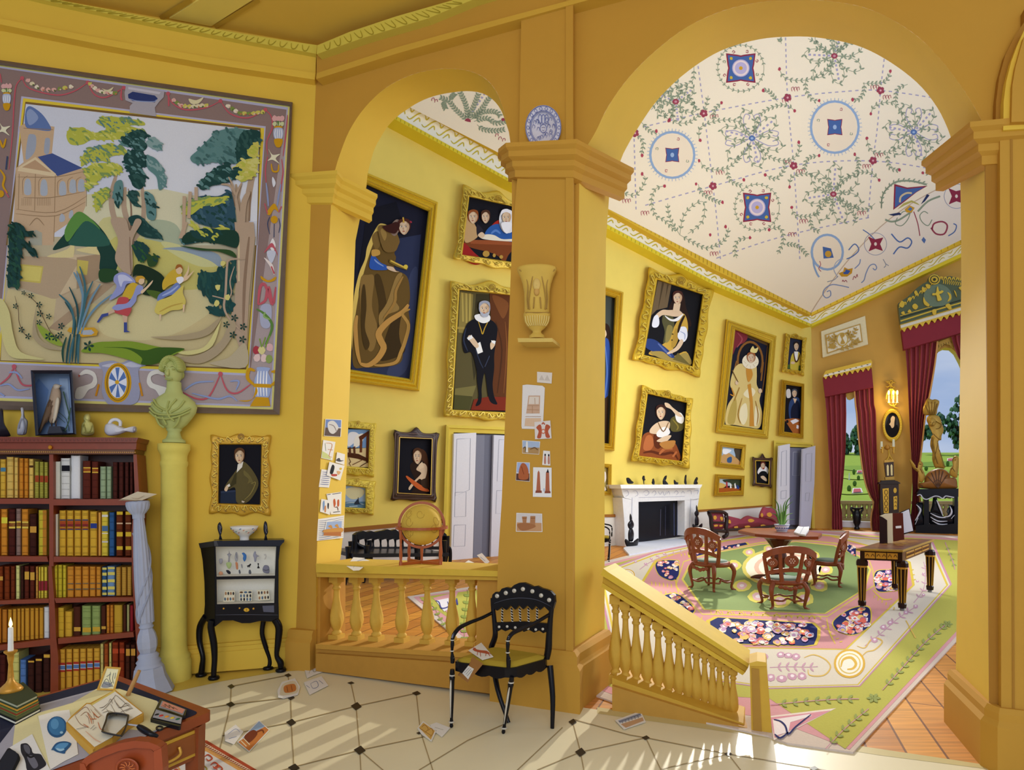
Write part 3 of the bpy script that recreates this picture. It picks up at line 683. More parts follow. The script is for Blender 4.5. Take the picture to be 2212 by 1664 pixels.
def picture(pl,outer,inner,art,k,name,label,cat='painting',group=None,style='plain',depth=.1,gold=GD,line=GD2,bg='14141c',amp=2.5,crest=0,back=.02):
 outer,inner=pts(outer),pts(inner)
 if k:outer,inner=k(outer),k(inner)
 cx=sum(p[0]for p in outer)/4;cy=sum(p[1]for p in outer)/4
 root=empty(name,pl.P(cx,cy),label,cat,group)
 m=MB();n=24
 O=side_pts(outer,n);I=side_pts(inner,n);ol=[]
 for p,i,t,d in O:
  nrm=V((d.y,-d.x)).normalized();w=0
  if style=='rococo':
   w=amp*(math.sin(t*pi*6)*.35+.9*math.exp(-((t-0)/.09)**2)+.9*math.exp(-((1-t)/.09)**2)+(1.2 if i in(0,2)else.6)*math.exp(-((t-.5)/.1)**2)-.4)
   if i==0:w+=crest*math.exp(-((t-.5)/.16)**2)
  elif style=='dark':
   w=amp*(.9*math.exp(-(t/.08)**2)+.9*math.exp(-((1-t)/.08)**2)-.3*math.sin(t*pi))+(crest*(math.exp(-((t-.5)/.10)**2))if i==0 else 0)+(crest*.25*math.exp(-((t-.5)/.15)**2)if i==2 else 0)
  ol.append(p+nrm*w)
 il=[q[0]for q in I]
 m.rings(pl,[(ol,0),(ol,depth*.55),(mix(ol,il,.14),depth*.9),(mix(ol,il,.34),depth*.72),(mix(ol,il,.5),depth*.98),(mix(ol,il,.74),depth*.8),(mix(ol,il,.8),depth*.95),(mix(ol,il,.94),depth*.75),(il,depth*.3)],gold,style!='plain')
 wv=(V(outer[0])-V(inner[0])).length*.7
 if style=='rococo':
  for i in range(4):
   a,b,c,d=V(outer[i]),V(outer[(i+1)%4]),V(inner[i]),V(inner[(i+1)%4])
   L=(b-a).length;cnt=max(3,int(L/(wv*1.15)))
   for j in range(cnt):
    t0,t1=(j+.15)/cnt,(j+.85)/cnt;fl=j%2
    X2=lambda t,w:a.lerp(b,t0+(t1-t0)*t).lerp(c.lerp(d,t0+(t1-t0)*t),w if fl else 1-w)
    p=[X2(.12,.62),X2(.05,.38),X2(.28,.22),X2(.5,.42),X2(.72,.66),X2(.95,.5),X2(.86,.34)]
    m.line(pl,p,max(.9,wv*.085),depth*1.02,line);m.line(pl,[X2(.4,.8),X2(.55,.72),X2(.62,.84)],max(.8,wv*.08),depth*1.02,line)
    p2=[q+V((.6,-1.2))*wv*.07 for q in p]
    m.line(pl,p2,max(.8,wv*.06),depth*1.05,GD3)  # pale gold stroke painted as a highlight beside each carved curl
  a,b=V(outer[0]),V(outer[1]);mc=a.lerp(b,.5)+(V(inner[0])-a)*.1
  for r in(1,.55):m.line(pl,ell(mc.x,mc.y,wv*.34*r,wv*.3*r,10),max(1,wv*.08),depth*1.08,line,closed=True)
 else:
  for t in(.2,.62):m.line(pl,[V(a).lerp(V(b),t)for a,b in zip(outer,inner)],1.2,depth*1.0,line,sm=False,closed=True)
  if style=='dark':m.line(pl,[V(a).lerp(V(b),.86)for a,b in zip(outer,inner)],max(1.5,wv*.16),depth*1.0,GD,sm=False,closed=True)
 m.build('frame',GOLD if gold!='3c2416' else WOOD,root,True)
 c=MB();c.slab(pl,inner,0,depth*.32,bg);c.art(pl,depth*.33,art,k=k)
 c.build('canvas',FLATP,root,True)
 return root
s2=Z(0,880,2.1224);z2=Z(1280,520,3.466);z5=Z(1280,1000,4.378);z6=Z(1740,560,4.894);z7=Z(1740,880,4.894)
SK='d9bd9a'
def face(x,y,rx,ry,hair=None,tilt=0,f=None):
 "small painted head, in the crop's own pixels"
 L=[]
 if hair:L.append((hair,ell(x,y-ry*.16,rx*1.17,ry*1.1,16,tilt),''))
 L.append((SK,[(x-rx*.9,y-ry*.45),(x-rx*.5,y-ry*.92),(x,y-ry),(x+rx*.55,y-ry*.9),(x+rx*.92,y-ry*.4),(x+rx*.86,y+ry*.25),(x+rx*.42,y+ry*.85),(x,y+ry*1.02),(x-rx*.45,y+ry*.82),(x-rx*.85,y+ry*.25)],'s'))
 L.append(('c4a27e',[(x+rx*.45,y-ry*.7),(x+rx*.88,y-ry*.35),(x+rx*.84,y+ry*.25),(x+rx*.4,y+ry*.82),(x+rx*.1,y+ry*.98),(x+rx*.45,y+ry*.3)],'s'))
 for sx in(-.46,.3):
  ex=x+rx*sx
  L.append(('efe8dc',ell(ex,y-ry*.1,rx*.2,ry*.085,10),''));L.append(('2a1c18',ell(ex+rx*.03,y-ry*.1,rx*.1,ry*.085,8),''))
  L.append(('5a4030',[(ex-rx*.26,y-ry*.24),(ex,y-ry*.34),(ex+rx*.24,y-ry*.26),(ex,y-ry*.28)],''))
 L.append(('b08868',[(x-rx*.1,y-ry*.1),(x-rx*.2,y+ry*.28),(x+rx*.02,y+ry*.3),(x-rx*.08,y+ry*.24)],''));L.append(('a8483e',[(x-rx*.32,y+ry*.52),(x-rx*.08,y+ry*.46),(x+rx*.18,y+ry*.52),(x-rx*.06,y+ry*.62)],''))
 if hair:L.append((hair,[(x-rx*1.1,y-ry*.1),(x-rx*1.0,y-ry*.95),(x,y-ry*1.26),(x+rx*.98,y-ry*.98),(x+rx*1.12,y-ry*.1),(x+rx*.88,y-ry*.5),(x+rx*.3,y-ry*.86),(x-rx*.3,y-ry*.82),(x-rx*.88,y-ry*.42)],'s'))
 return L
picture(LW,'965 132 1236 128 1240 492 963 488','1006 172 1198 172 1192 446 1002 440',[('232d40','1012 392 1080 382 1084 440 1010 440'),('2f3a52','1012 385 1080 380 1080 388 1012 394'),('5c5230','1075 300 1110 255 1130 258 1165 300 1185 350 1165 400 1130 438 1085 436 1078 370 1045 378 1030 365','s'),('6e6338','1120 290 1150 320 1165 360 1150 345 1135 350 1140 330 1118 310','s'),('403a20','1075 310 1085 300 1082 350 1050 372',''),('8a7c44','1150 352 1172 345 1150 395 1120 425',2),('e6e0d2','1090 262 1116 248 1110 275 1085 300',''),('c8b8a4','1108 428 1122 432 1118 438 1108 436',''),(SK,'1030 372 1042 356 1048 362 1040 385 1030 382','s'),('e6e0d2','1042 358 1052 350 1056 362 1046 366','')]+face(1098,226,21,32,'5a3a22'),s2,'portrait','gilt-framed portrait of a man in an olive coat above the black cabinet',style='rococo',depth=.05,gold='c79a2c',line='7c5a18',amp=5)
picture(FW,'720 343 946 437 906 845 690 815','735 375 924.5 457.6 884 818 705 790',[(c,r5(p),k_)for c,p,k_ in[('2d3450','640 0 860 -40 790 885 415 860 415 600 700 300',''),('3a4260','780 250 840 200 800 700 740 860 640 850 760 600','s'),('14141e','515 -200 700 -250 760 -60 600 0 470 400 420 500',''),('e0c060','500 120 515 40 560 -60 600 -110 660 -80 600 0 560 60 530 180 470 260 440 600 418 700 425 400 460 220','s'),('6a5124','500 180 560 0 590 -60 640 -90 700 -60 705 20 690 80 700 110 690 180 770 230 790 350 780 440 790 560 750 690 730 780 640 810 500 815 425 800 425 600 460 350','s'),('7f6330','545 -20 575 -60 600 -40 600 20 570 60','s'),('8d6e38','470 260 520 220 560 240 545 420 580 560 560 690 520 700 480 560','s'),('4a3716','560 240 600 230 640 420 600 560 575 640 590 420','s'),('9a7a40','700 230 740 220 690 360 720 440 640 480 600 560 590 480 640 400','s'),('3e2e14','690 490 740 470 720 600 760 700 700 750 600 770 620 690 640 600','s'),('7a5c2a','740 470 780 520 770 620 745 690 720 600','s'),('4a3716','485 300 500 290 510 420 500 560 530 660 505 700 480 600 476 400','s'),('c09048','780 410 740 460 650 520 590 590 600 640 620 690 580 760 520 800 470 790',14),('c09048','470 790 450 700 440 560 450 480',9),('b48a44','790 440 740 470 780 540 760 640 730 720 700 780 620 800 560 800',8),('a47c3c','745 230 700 320 690 400 620 500',6),('2f58a8','540 100 560 95 600 140 640 160 645 185 600 190 545 185 528 160','s'),('88a0d0','560 120 580 140 620 165',3),('c89a48','545 60 590 60 595 90 548 100','s'),(SK,'640 165 680 170 700 195 720 200 690 200 650 185','s'),('7c6424','660 120 700 140 775 175 770 190 700 165 655 140',''),('d8b44a','665 128 770 180',4),('dcc048',ell(762,168,14,14),''),('7a5e2e','585 -85 640 -95 690 -70 722 -5 715 30 690 70 620 60','s'),('9c7c40','600 -60 620 -80 640 -40 625 0','s'),('8f7868','650 -75 700 -135 738 -112 712 -50 690 -30 668 -45','s')]]+[(c,r4(p),k_)for c,p,k_ in face(752,1460,36,46,'4a2218',.3)+[('3c1a14','725 1440 700 1425 660 1440 615 1455 640 1485 690 1500 712 1478','s'),('c8a040','745 1395 750 1430',4),('a03040','790 1420 800 1430',4)]],None,'large_portrait','very tall gilt-framed portrait of a lady in a brown gown and yellow scarf',style='plain',depth=.22,gold='dcb82c',bg='1b1c2c')
picture(FW,'1000 400 1150 452 1142 592 981 560','1014 426 1144 455 1136 570 999 550',[(c,r4(p),k_)for c,p,k_ in[('7c3f1c','1140 1560 1180 1540 1450 1560 1450 1600 1420 1640 1402 1680 1388 1680 1330 1630 1180 1590','s'),('98502a','1170 1540 1450 1545 1450 1575 1180 1565',''),('9c2420','1135 1560 1200 1620 1260 1680 1200 1700 1130 1650','s'),('a8281c','1290 1490 1330 1430 1380 1410 1350 1470','s'),('c09c6c','1150 1400 1180 1390 1200 1430 1230 1500 1200 1540 1140 1550','s'),('26222c','1220 1440 1260 1480 1250 1520 1220 1510','s'),('2c5aa0','1270 1500 1310 1450 1370 1440 1450 1480 1450 1550 1380 1540 1300 1530','s'),('5880c0','1310 1500 1340 1480 1370 1500',5),('e8dfc8','1240 1520 1280 1505 1330 1510 1380 1535 1450 1535 1450 1550 1340 1545 1260 1535','s'),(SK,'1225 1510 1250 1490 1270 1510 1250 1530','s'),('b89040',ell(1278,1630,22,20),''),('b89040',ell(1330,1640,10,12),''),('b89040',ell(1375,1650,12,12),''),('e4e4e4','1362 1400 1380 1350 1420 1345 1450 1370 1450 1480 1400 1495 1370 1460','s')]+face(1195,1395,30,40,'8c4a20')+face(1275,1395,26,38,'4a2c1c')+face(1410,1400,30,40)+[('eceaea','1378 1430 1440 1430 1430 1480 1410 1500 1385 1475','s'),('eceaea','1372 1385 1380 1350 1415 1342 1450 1365 1440 1375 1410 1362 1385 1370','s')]],None,'group_painting','gilt-framed painting of two children and a white-bearded man reading, topmost beside the pier',style='rococo',depth=.2,amp=4,crest=10,gold='d6b43a')
picture(FW,'973 609 1150 628 1136 912 960 900','993 627 1140 643 1124 892 978 885',[(c,r5(p),k_)for c,p,k_ in[('5a5230','1110 322 1440 350 1410 1092 1068 1086',''),('8c7c40','1112 330 1195 345 1180 600 1100 590',''),('3c3620','1215 340 1300 345 1300 500 1200 900 1180 700',''),('b09c50','1125 335 1130 520',5),('b09c50','1150 338 1152 530',5),('b09c50','1175 340 1172 540',5),('a08c48','1095 560 1190 565',6),('787040','1078 950 1215 930 1170 1060 1070 1085',''),('4c4a26','1074 990 1190 1000 1170 1080 1070 1085',''),('5e3418','1300 340 1440 350 1420 1010 1290 990 1330 800 1310 560',''),('7c4a24','1320 350 1350 440 1390 500 1420 400','s'),('4a2a14','1340 520 1380 700 1350 980',3),('7c4a24','1400 520 1410 700 1390 980',3),('7a2a18','1200 1020 1300 1000 1410 1005 1408 1092 1180 1088',''),('101018','1170 520 1230 500 1310 510 1350 560 1340 660 1330 740 1330 820 1320 925 1330 1000 1350 1050 1310 1040 1290 990 1270 850 1250 940 1250 1010 1240 1050 1210 1060 1230 1000 1220 900 1215 820 1185 720 1140 720 1125 640 1140 570','s'),('2c3448','1150 560 1135 640 1160 710',3),('2c3448','1210 700 1240 780 1260 820',2.5),('3a4258','1300 740 1270 810',2),('c09a30','1225 510 1245 570 1255 600 1270 560 1295 510',2.2),('ecece8','1205 480 1250 470 1300 480 1300 515 1260 530 1215 510','s'),('f0efe8','1205 670 1240 650 1258 715 1225 728',''),(SK,'1160 620 1185 610 1230 670 1215 690 1185 660','s'),(SK,'1305 660 1330 640 1335 670 1310 700','s'),('ecece8','1155 625 1185 605 1195 625 1165 640',''),('ecece8','1310 640 1340 645 1335 665 1315 655','')]+face(1268,440,32,44,'9ca0ac')+[('aeb2bc','1240 455 1268 470 1300 455 1290 485 1268 492 1248 482','s')]],None,'full_length_portrait','gilt-framed full-length portrait of a bearded man in black with a white ruff',style='rococo',depth=.2,amp=4,crest=9,gold='d6b43a',line='8c6a18')
picture(FW,'735 908 812 915 808 1030 730 1024','740 924 798 929 795 1011 736 1006',[(c,r5(p),k_)for c,p,k_ in[('7aa0cc','350 1210 530 1215 526 1330 350 1330',''),('e8e8e8','395 1240 440 1230 470 1260 430 1300 390 1320','s'),('f0ead8','440 1260 490 1240 480 1300 430 1330','s'),('e0c890','350 1340 526 1330 524 1455 350 1450',''),('5c3018','460 1260 526 1220 526 1240 470 1290',''),('6c3c20','468 1280 484 1275 482 1360 466 1360',''),('6c3c20','510 1250 526 1240 522 1430 506 1420',''),('4c2810','390 1360 460 1370 520 1400 520 1420 450 1400 390 1390',''),('5c3420','395 1330 410 1325 412 1370 398 1370',''),('5c3420','425 1325 438 1320 440 1372 428 1372',''),('6c4424','420 1440 480 1410',2),('4c2810','470 1450 520 1420',2),('4c2810','395 1390 408 1420 400 1430 412 1450',1.5)]],None,'ruins_painting','small gilt-framed view of temple ruins with long shadows, beside the small arch',style='rococo',depth=.13,amp=2,gold='dcc040')
picture(FW,'733 1031 811 1040 807 1112 728 1106','736 1048 789 1055 789 1098 732 1095',[(c,r6(p),k_)for c,p,k_ in[('9cb4cc','300 -30 470 -25 466 70 300 70',''),('d8cfa0','340 0 400 -20 460 0 440 40 380 50','s'),('5a7c94','300 68 468 66 466 104 300 100',''),('c8d4d0','350 75 400 72 460 84',1.4),('2c3440','400 75 425 45 430 75 445 82 400 84',''),('2c3440','424 40 426 78',1.4),('dce4e4','370 96 420 92',1.4)]],None,'seascape','small gilt-framed seascape with a dark ship, directly under the temple ruins',style='rococo',depth=.13,amp=2,gold='dcc040')
picture(FW,'852 932 946 937 941 1082 847 1080','865 947 932 950 929 1067 861 1063',[(c,r5(p),k_)for c,p,k_ in[('2c1a10','790 1440 830 1560 800 1620 900 1618 915 1500 900 1400','s'),('4a2c18','820 1400 835 1350 870 1340 900 1380 905 1480 915 1600 880 1500 880 1420','s'),(SK,'850 1440 880 1430 900 1460 890 1520 870 1540 850 1530 820 1560 790 1600 780 1590 800 1560 850 1510 860 1490 830 1470','s'),('e2c9a4','845 1440 868 1420 880 1455 850 1470',''),('c8602c','770 1510 800 1530 860 1570 910 1600 905 1612 850 1600 800 1560 765 1520','s'),('3c2a1c','860 1540 900 1530 905 1590 870 1580','s')]+face(838,1388,27,46,'4a2c18',.2)],None,'dark_framed_portrait','carved brown-framed portrait of a lady with an orange sash, above the globe',style='dark',depth=.15,amp=4,crest=13,gold='3c2416',line='6a4428')
G='d6b02c'
picture(FW,'420 205 902 372 805 1017 303 893','486 295 820 405 745 938 388 855',[('141418','486 295 820 405 745 938 388 855',''),('6c5a40','490 300 590 330 560 500 480 520 440 560',''),('4a3c28','520 310 535 320 500 480 490 520',''),('4a3c28','560 325 570 330 545 440',''),('2a1a14','600 440 620 390 660 380 690 430 700 500 740 620 720 640 680 560 690 700 650 690 640 560 570 520','s'),('c8a040','660 560 700 570 715 660 690 720 640 700 600 860 700 830 735 930 600 880 420 850 520 780 560 740','s'),('565434','540 545 600 570 610 640 580 720 530 770 540 680 520 600','s'),('8c8048','560 640 600 650 580 740 545 760','s'),('b08c38','620 660 650 700 620 790 590 790','s'),('2a3e74','400 740 460 740 520 780 580 830 615 870 600 890 540 880 470 840 400 800','s'),('5c6ca0','490 770 540 820 590 870',4),('a08a48','430 840 520 830 600 880 700 840 735 930 560 900','s'),('6c6030','640 840 735 935 600 890',''),(SK,'470 560 520 520 570 520 640 520 670 540 680 560 620 570 560 560 520 560 480 600 470 640 455 610','s'),('ecebe6','540 560 600 590 660 560 680 550 640 600 580 600','s'),('e4e6ec','460 570 490 560 500 620 480 650 445 640','s'),('e4e6ec','650 650 700 650 710 720 680 760 640 730 640 690','s'),(SK,'660 740 680 760 640 820 570 850 560 840 620 800','s'),('9ca8c8','655 680 690 700 690 740',2),('2a1a14','690 560 660 620 640 690',5),('3a3020',ell(600,700,5,5),''),('3a3020',ell(596,745,5,5),''),(SK,'610 470 660 470 650 530 600 530','')]+face(638,432,34,46,'4a2a22',.15),z2,'portrait','gilt-framed portrait of a lady in gold and blue, higher of two over the fireplace',style='rococo',depth=.25,amp=4,crest=7,gold=G)
picture(FW,'370 1085 748 1182 728 1702 293 1652','415 1150 702 1217 665 1650 350 1610',[('15151a','415 1150 702 1217 665 1650 350 1610',''),('8c4a24','370 1480 400 1440 450 1440 480 1500 540 1520 600 1500 640 1560 650 1645 500 1635 350 1605','s'),('b4683a','400 1470 440 1460 460 1520 430 1570 380 1560','s'),('5c2a14','380 1590 440 1580 520 1600 600 1590 640 1640',6),('5c2a14','460 1450 500 1470 520 1530 490 1560 460 1530','s'),('b4683a','500 1600 540 1560 600 1560',6),('b4683a','600 1620 630 1580',5),('5c5428','590 1330 650 1310 690 1360 670 1420 600 1430 580 1390','s'),('8c7c34','600 1340 640 1390 630 1420',3),('ecebe6','620 1290 660 1290 685 1330 670 1370 630 1350','s'),(SK,'440 1400 490 1360 550 1350 580 1370 560 1440 500 1450 430 1440','s'),('e8e6e0','480 1440 520 1400 560 1400 580 1440 540 1470 490 1470','s'),(SK,'540 1215 570 1220 600 1250 650 1290 670 1320 630 1310 590 1265 550 1245','s'),(SK,'480 1500 540 1465 590 1460 560 1500 520 1510','s'),('7a5428','490 1360 530 1430 570 1360',2.4),('b47c3c','500 1520 560 1500 620 1500 600 1550 540 1560','s')]+face(512,1290,34,50,'3a2018',.05),z2,'portrait','gilt-framed portrait of a lady in rust red with one raised arm, below another lady',style='rococo',depth=.25,amp=3,gold=G)
picture(FW,'1003 588 1377 714 1315 1482 924 1436','1070 670 1322 772 1266 1416 988 1376',[('1a1c2c','1070 670 1322 772 1266 1416 988 1376',''),('7c2c34','1070 675 1160 705 1140 760 1080 790 1050 850','s'),('a04a50','1085 690 1120 740 1080 800',3),('5c4420','1160 705 1320 770 1315 790 1160 725',''),('8a5c28',ell(1180,900,100,150),''),('15161e',ell(1180,905,86,138),''),('15161e','1100 900 1260 900 1250 1150 1080 1100',''),('8a5c28','1078 900 1060 1000 1050 1120',4),('8a5c28','1278 910 1262 1050',4),('8a5c28','1310 790 1290 1000 1270 1140',2),('d8c078','1060 960 1110 920 1150 940 1220 930 1230 1000 1230 1080 1260 1140 1250 1200 1270 1300 1250 1400 1180 1400 1060 1380 995 1370 1010 1240 1060 1150 1030 1080','s'),('b8a050','1030 1250 1070 1180 1080 1260 1060 1370 1010 1360','s'),('ece0b4','1130 1150 1180 1100 1220 1130 1180 1180','s'),('ece0b4','1110 1250 1150 1220 1160 1320 1130 1380 1100 1330','s'),('ece0b4','1220 1240 1250 1280 1240 1370 1210 1380','s'),('c88c34','1150 960 1180 950 1200 1000 1180 1050 1160 1050','s'),('c88c34','1160 1080 1185 1070 1200 1200 1210 1390 1175 1390 1180 1220',''),('a88038','1100 1100 1060 1200',3),('a88038','1120 1180 1090 1300 1110 1370',2.4),('a88038','1220 1200 1240 1300 1230 1380',2.4),('c88c34','1040 1100 1060 1160 1030 1150',3),('eee4c4',ell(1182,905,62,56),''),('c8b890','1130 900 1150 920',1),('c8b890','1182 960 1182 935',1),('c8b890','1235 910 1215 920',1),('c8b890','1150 945 1165 925',1),('c8b890','1215 945 1202 925',1),(SK,ell(1255,1125,14,18),''),(SK,ell(1080,1065,12,16),''),('6a4a24','1045 970 1090 1060',2)]+face(1188,880,28,36,'9c5c30')+[('e4d488','1180 830 1200 790 1215 810 1240 800 1225 840','s')],z2,'queenly_portrait','tall gilt-framed portrait of a lady in a huge cream gown and fan ruff',style='plain',depth=.22,gold='d8b838')
picture(FW,'1446 696 1602 727 1584 1012 1420 985','1480 728 1568 746 1556 975 1459 960',[('262c40','1480 728 1568 746 1556 975 1459 960',''),('c8b440','1490 860 1520 830 1550 840 1562 880 1552 970 1480 960 1478 930','s'),('ecebe6','1510 830 1540 832 1532 900 1515 900',''),('4c2a18','1505 835 1515 890 1525 908 1540 890 1552 850',3),('4c6428','1462 930 1480 925 1480 960 1460 955',''),('4c6428','1545 935 1557 935 1554 972 1540 970',''),(SK,ell(1500,915,16,10),'')]+face(1526,793,18,30,'2a1c18'),z2,'portrait','small gilt-framed portrait of a lady in yellow, near the far corner',style='rococo',depth=.18,amp=1.6,crest=3,gold=G)
picture(FW,'1420 1040 1586 1072 1580 1482 1393 1461','1450 1080 1562 1096 1553 1446 1435 1430',[('101016','1450 1080 1562 1096 1553 1446 1435 1430',''),('d8d4cc','1452 1120 1478 1115 1484 1170 1455 1175','s'),('2c4470','1470 1230 1500 1180 1545 1180 1560 1240 1556 1330 1480 1340','s'),('101830','1490 1250 1540 1200 1550 1330 1490 1335','s'),('a8622c','1436 1340 1500 1330 1555 1335 1553 1446 1500 1440',''),('e8e8ec','1480 1350 1520 1335 1550 1350 1500 1375',''),('e8e8ec','1528 1380 1545 1385 1542 1410 1526 1405',''),(SK,'1500 1180 1515 1220 1530 1185',''),('14141c',ell(1458,1355,10,12),'')]+face(1512,1145,18,28,'4c5058'),z2,'portrait','gilt-framed portrait of a man in blue at a desk, under the lady in yellow',style='plain',depth=.18,gold=G)
picture(FW,'-60 300 232 386 165 1572 -60 1555','-40 372 165 432 118 1518 -40 1508',[('404640','-40 372 165 432 118 1518 -40 1508',''),('2c1c14','60 640 100 620 130 660 135 800 100 760 95 700','s'),(SK,'60 660 90 660 105 700 90 730 60 720','s'),('b8b8c4','40 780 80 770 90 1000 75 1230 40 1230','s'),('2c4a90','80 740 125 760 135 1000 110 1180 75 1220 100 1000 95 850','s'),('5070b0','95 790 110 1000 90 1190',3),('3a2818','40 1220 120 1160 112 1516 40 1510','')],z2,'tall_portrait','tall gilt-framed portrait of a figure in a blue robe, half hidden by the pier',style='plain',depth=.25,gold='d0a828')
picture(FW,'1551 953 1612 961 1608 1015 1546 1008','1561 966 1602 971 1598 1004 1557 1000',[(c,z2(p),k_)for c,p,k_ in[('a8c0d4','975 1545 1115 1560 1110 1640 965 1640',''),('4c4438','1060 1560 1115 1562 1100 1680 1040 1690 1070 1620','s'),('c89c60','970 1610 1020 1590 1100 1650 1090 1680 960 1660','s'),('ecf0f4','980 1560 1040 1570 1000 1600 975 1590','s'),('3a5a84','1010 1630 1040 1620 1040 1660 1010 1660','s')]],None,'landscape_painting','small gilt-framed landscape with cliffs and sky, upper of two beside the dark portrait',style='plain',depth=.14,gold=G)
picture(FW,'1165 106 1440 122 1430 312 1149 317','1204 152 1404 160 1400 262 1194 281',[('b8c8c8','1204 152 1404 160 1402 210 1200 225',''),('d8b058','1200 190 1260 210 1240 235 1198 240','s'),('38422c','1240 160 1404 162 1402 220 1340 230 1300 190 1250 185','s'),('a8561c','1198 240 1300 235 1402 235 1400 262 1194 281',''),('a83038','1262 180 1275 178 1280 235 1262 235',''),('ecebe0','1300 200 1310 195 1316 240 1300 242',''),('ecebe0','1340 200 1350 190 1362 240 1345 245',''),('2c4484','1362 210 1385 225 1385 248 1365 245','s'),('6c5c34','1320 205 1330 205 1330 240 1322 240','')],z5,'landscape_painting','small gilt-framed scene of figures under trees, lower of two beside the dark portrait',style='plain',depth=.14,gold=G)
picture(FW,'1516 -50 1697 -45 1690 232 1518 215','1546 -15 1670 -12 1662 200 1552 188',[('101014','1546 -15 1670 -12 1662 200 1552 188',''),('eceae6','1570 60 1600 30 1640 35 1665 70 1650 110 1615 85 1580 110 1560 95','s'),('101014','1570 110 1600 80 1640 85 1655 120 1640 170 1570 175','s'),(SK,'1590 130 1620 125 1650 160 1640 175 1600 150','s')]+face(1612,30,20,34,'6c2c20')+[('a03c34',ell(1618,55,8,7),'')],z5,'dark_framed_portrait','small dark-framed portrait of a person in black with a white collar, beside the far door',style='dark',depth=.15,amp=2,crest=10,gold='3c2416',line='6a4428')
picture(FW,'1290 1000 1322 1003 1321 1070 1290 1068','1290 1008 1313 1011 1312 1062 1290 1061',[('9c8c50','1290 1008 1313 1011 1312 1062 1290 1061',''),('e4dcd0','1302 1022 1308 1020 1310 1034 1305 1048 1310 1058 1302 1060 1302 1040','s')],None,'small_painting','narrow gilt-framed painting of a pale curved figure, just right of the pier',style='plain',depth=.13,gold=G)
root=empty('oval_portrait',WW.P(1927,919),'oval gilt-framed portrait of a veiled lady in black between the curtained windows','painting')
m=MB();cx,cy=1740+918/4.894,880+190/4.894
e=lambda k:ell(cx,cy,21.8*k,36.8*k,40)
m.rings(WW,[(e(1),0),(e(1),.08),(e(.92),.16),(e(.84),.12),(e(.76),.15),(e(.72),.06)],'d8b22c',True)
for i in range(36):m.line(WW,[(cx+21.8*k*math.cos(i*pi/18),cy+36.8*k*math.sin(i*pi/18))for k in(.82,.92)],1,.165,'a88418')
m.build('frame',GOLD,root,True)
m=MB();m.slab(WW,e(.73),0,.05,'18181e')
m.art(WW,.051,[('3a3c46',[(x-1,y)for x,y in e(.7)],''),('18181e','1918 905 1925 890 1935 893 1936 925 1942 940 1925 945 1912 930','s'),(SK,'1924 905 1928 899 1933 902 1932 912 1931 922 1926 925 1921 918 1924 912','s'),('101016','1915 922 1922 918 1928 926 1938 918 1941 935 1930 943 1917 938','s')])
m.build('canvas',FLATP,root,True)
root=empty('relief_plaque',WW.P(1822,727),'white rectangular relief plaque with a gilt medallion and laurel sprays','plaque')
m=MB();m.slab(WW,z6('165 765 630 600 662 900 182 1040'),0,.1,'e2d6ac');m.slab(WW,z6('205 800 580 682 605 872 230 1000'),.1,.14,'c09c50',side='a88438');m.flat(WW,z6('222 808 570 697 592 866 238 986'),.142,'e8e0c4')
m.build('plaque_panel',STONE,root,True)
m=MB()
m.slab(WW,z6(ell(390,848,62,72)),.142,.17,'c8a850');m.flat(WW,z6(ell(390,848,50,60)),.172,'e8e0c4');m.slab(WW,z6('365 800 395 780 415 805 395 830 400 850 418 890 370 895 385 850 375 825'),.172,.19,'b89440',True)
for q in('330 900 270 860 230 820','340 930 280 920 250 915','330 880 300 840 320 800','450 880 500 820 540 720','460 900 520 880 570 850','450 840 470 800 440 770','330 950 450 930 560 870'):
 sprig(m,WW,z6(q),4,8,3.4,.172,'b89440',1.4)
m.build('gilt_relief',GOLD,root,True)
random.seed(21)
t2=Z(0,480,3.14)
root=empty('tapestry',LW.P(300,520),'huge framed tapestry of a palace garden with two running figures, swagged border','tapestry')
OUT=[(-60,121),(632,221),(604,896),(-75,884)]
m=MB();o=[V(p)for p in OUT];i_=[V(p)for p in[(-50,133),(626,229),(590,885),(-65,864)]]
def dens(p,n=8):return[q[0]for q in side_pts(p,n)]
m.rings(LW,[(dens(o),0),(dens(o),.05),(mix(dens(o),dens(i_),.5),.06),(dens(i_),.045)],'6b5a4c')
m.build('frame',WOOD,root,True)
m=MB();b0=.03
m.slab(LW,i_,0,b0,'dcd27c')
m.flat(LW,[(-45,137),(622,232),(586,880),(-60,858)],b0+.001,'b4b2cc')
m.flat(LW,[(-40,141),(619,237),(583,876),(-55,853)],b0+.002,'8b7672')
m.flat(LW,[(-30,780),(540,808),(619,237),(583,876),(-55,853)],b0+.0025,'a99a9a')
m.flat(LW,[(46,208),(574,273),(538,812),(-8,786),(18,500)],b0+.003,'b4b2cc')
m.flat(LW,[(50,212),(571,277),(536,807),(-5,782),(20,505)],b0+.0035,'dcc440')
m.build('woven_border',FLATP,root,True)
m=MB();b1=b0+.0005
def T(c,p,mode='',k=t1,z=[.005]):
 z[0]+=.00002;m.art(LW,b1+z[0],[(c,p,mode)],0,k)
def T2(c,p,mode=''):T(c,p,mode,t2)
RD='bc5a66'
for q in('150 530 200 600 380 645 500 620 595 560','595 560 640 640 720 660 830 600','1140 640 1170 700 1260 745 1400 730 1495 685','1500 690 1560 770 1680 800 1800 745','150 530 110 580 95 700 85 900 60 1150','1800 745 1840 790 1845 870 1810 960 1815 1050','1910 1080 1920 1160 1910 1240 1905 1300','1815 1060 1800 1150 1805 1240','1950 780 1940 900 1920 1060','0 500 10 560'):T(RD,q,3)
for x,y in pts('150 530 595 560 840 595 1140 635 1495 685 1800 745'):T(RD,ell(x,y,14,14,10))
